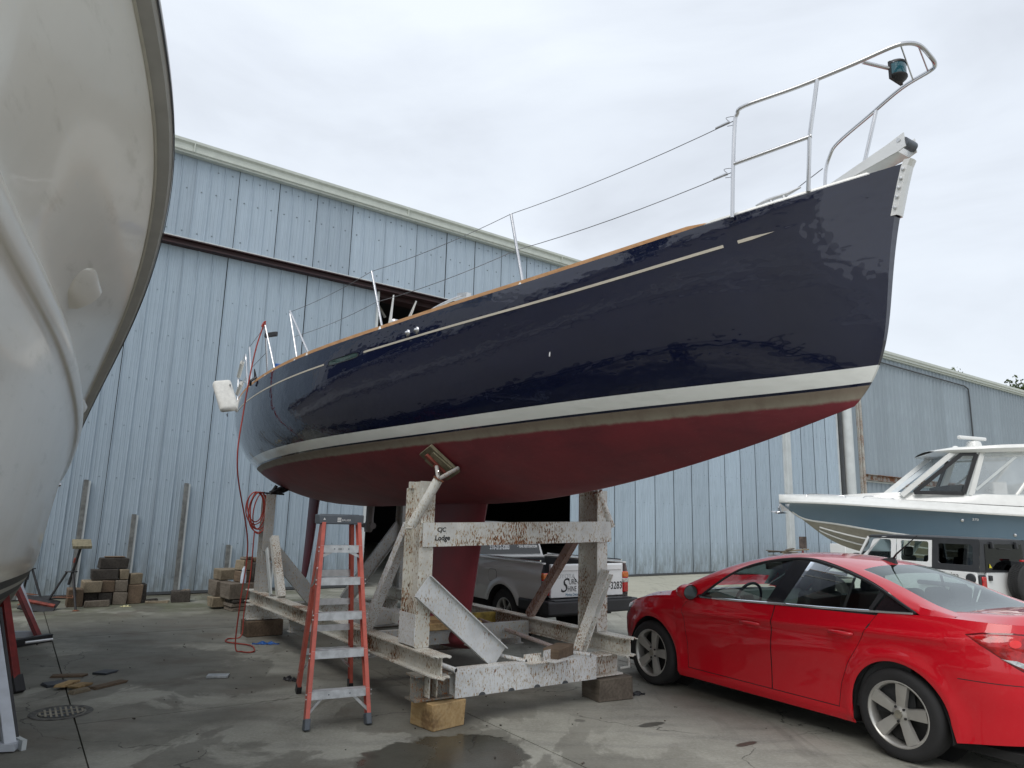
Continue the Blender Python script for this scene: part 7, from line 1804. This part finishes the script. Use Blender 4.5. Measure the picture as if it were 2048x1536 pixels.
mb = MB(); mb.tube([(mx_(4.2), -.9, 2.76), (mx_(4.7), -1.0, 3.12)], .012, 6); mb.build('wiper', M['black'], bb)
G = []
for x, w, z0, z1 in ((5.05, .95, 3.80, 3.82), (5.12, 1.1, 3.78, 3.84), (5.6, 1.3, 3.75, 3.90), (7.0, 1.35, 3.77, 3.97), (9.2, 1.35, 3.82, 4.02), (9.5, 1.2, 3.9, 3.96)):
    x = mx_(x) + .0
    G.append([(x, -w, (z0 + z1) / 2), (x, -w * .97, z1 - .01), (x, -w * .6, z1 + .03), (x, 0, z1 + .05), (x, w * .6, z1 + .03), (x, w * .97, z1 - .01), (x, w, (z0 + z1) / 2), (x, w * .95, z0), (x, -w * .95, z0), (x, -w, (z0 + z1) / 2)])
MB().grid(G, 0, False).build('hardtop', M['gel_white'], bb, smooth=50)
mb = MB(); mb.lathe([(.22, 0), (.20, .1), (.17, .2), (.1, .23), (0, .23)], (5.3, 0, 3.97), 'z', 20); rd = mb.build('radar_base', M['gel_white'], bb, smooth=50)
MB().box((5.25, -.05, 4.27), (1.05, .12, .10), (0, R(0), R(35))).build('radar_bar', M['gel_white'], rd, bevel=.03, seg=3)
mb = MB(); mb.lathe([(.09, 0), (.09, .05), (.05, .09), (0, .1)], (4.7, -.4, 3.92), 'z', 14); mb.build('dome_lamp', M['gel_white'], bb, smooth=50)
# seats inside, seen through the curtains
for x in (5.4, 6.2): MB().b2(x, x + .35, -.8, .8, 2.4, 3.0).build('helm_seat', M['gel_white'], bb, bevel=.05, seg=3)
MB().b2(4.3, 4.7, -.9, .9, 2.5, 2.9).build('helm_console', M['cabin'], bb, bevel=.04)
yq = lambda x, z: -float(np.interp(z, [p[1] for p in bsec(x)[0]][::-1], [p[0] for p in bsec(x)[0]][::-1]))
# bow rails, anchor, bits
for x0, x1 in ((.7, 1.7), (2.1, 2.9)):
    MB().tube(catmull([(x0, -sb(x0) * .8, sz(x0) + .11), (x0 + .12, -sb(x0) * .82, sz(x0) + .19), (x1 - .12, -sb(x1) * .82, sz(x1) + .18), (x1, -sb(x1) * .8, sz(x1) + .10)], 5), .012, 6).build('bow_rail', M['stainless'], bb, smooth=60)
mb = MB(); mb.tube([(.05, 0, 2.38), (-.02, 0, 2.20), (.02, 0, 2.06)], .03, 6); mb.add([(-.25, -.10, 2.10), (-.05, -.14, 2.02), (.22, -.02, 2.05), (-.05, .14, 2.02), (-.25, .10, 2.10), (-.02, 0, 2.12)], [(0, 1, 5), (1, 2, 5), (2, 3, 5), (3, 4, 5), (0, 5, 4)])
mb.add([(.0, -.03, 2.38), (.32, -.03, 2.30), (.28, -.02, 2.14), (.06, -.02, 2.08), (.0, .03, 2.38), (.32, .03, 2.30), (.28, .02, 2.14), (.06, .02, 2.08)], [(0, 1, 2, 3), (7, 6, 5, 4), (0, 3, 7, 4), (2, 1, 5, 6)]); mb.build('anchor', M['stainless'], bb)
for x, z in ((4.4, 1.95), (5.6, 1.6), (6.2, 1.4)): mb = MB(); mb.lathe([(0, -.02), (.03, -.018), (.045, 0)], (x, yq(x, z) - .004, z), 'y', 12); mb.build('skin_fitting', M['stainless'], bb)
tx = 4.6; text('model_lettering', '370', .085, bb, M['ink_white'], frame((tx, yq(tx, 1.98) - .045, 1.95), (1, -.02, -.06), (0, -.25, 1)), .002, xs=1.2)
mb = MB(); mb.prof(rprof(.03, .03), (1.25, -.2, .1), (1.25, -.2, 1.5))
# its stands and a block
for k, (x, y) in enumerate(((2.6, 0), (6.0, 0))):
    o = MB().b2(-.2, .2, -.4, .4, 0, .68).build('timber_block', M['wood_grey'], None, bevel=.02); o.location = bb.matrix_basis @ Vector((x, y, 0.1)); o.rotation_euler = (0, 0, aB)
    tag(o, ['timber block under the forefoot of the blue motorboat', 'timber block under the middle of the blue motorboat'][k], 'timber block')

# ================================================================== SMALL THINGS BY THE FAR WALL
wx = Vector((math.cos(RZW), math.sin(RZW), 0)); wy_ = Vector((-math.sin(RZW), math.cos(RZW), 0))
def wp(a, b_, z=0): return W0 + wx * a + wy_ * b_ + Vector((0, 0, z))
pile = empty('lumber_pile', wp(18.4, -1.0), RZW, 'heap of broken grey boards against the light blue door beside the sign stand', 'lumber pile')
r_ = random.Random(9)
for k in range(26):
    MB().box((r_.uniform(-.5, .5), r_.uniform(-.3, .3), .06 + k * .032), (r_.uniform(.5, 1.3), r_.uniform(.08, .2), r_.uniform(.02, .05)), (r_.uniform(-.06, .06), r_.uniform(-.08, .08), r_.uniform(-.4, .4))).build('board', M['wood_grey'] if k % 3 else M['wood_tan'], pile)
sg = empty('boat_stand', wp(19.6, -1.0), RZW, 'red boat stand with a square rusty pad standing beside the lumber heap', 'boat stand')
for dx, dy in ((-.25, -.1), (.25, -.1), (0, .25)): MB().rod((dx, dy, 0), (0, 0, .8), .025, 6).build('leg', M['stand_red'], sg)
MB().box((0, -.02, 1.08), (.42, .04, .42)).build('pad_board', simple('rusty_square_board', (.10, .075, .065), .9, var=.4), sg); MB().rod((0, 0, .7), (0, 0, 1.0), .02, 6).build('screw_post', M['stand_red'], sg)
cb2 = MB().b2(-.8, .8, -.3, .3, 0, 1.05).build('cabinet', M['white_car'], None, bevel=.02); cb2.location = wp(22.2, -1.3); cb2.rotation_euler = (0, 0, RZW); tag(cb2, 'plain white cabinet at the far door half hidden behind the blue boat', 'cabinet')
mb = MB(); mb.b2(-.05, .05, -.32, -.3, .4, .6); mb.build('door_handle', M['black'], cb2)
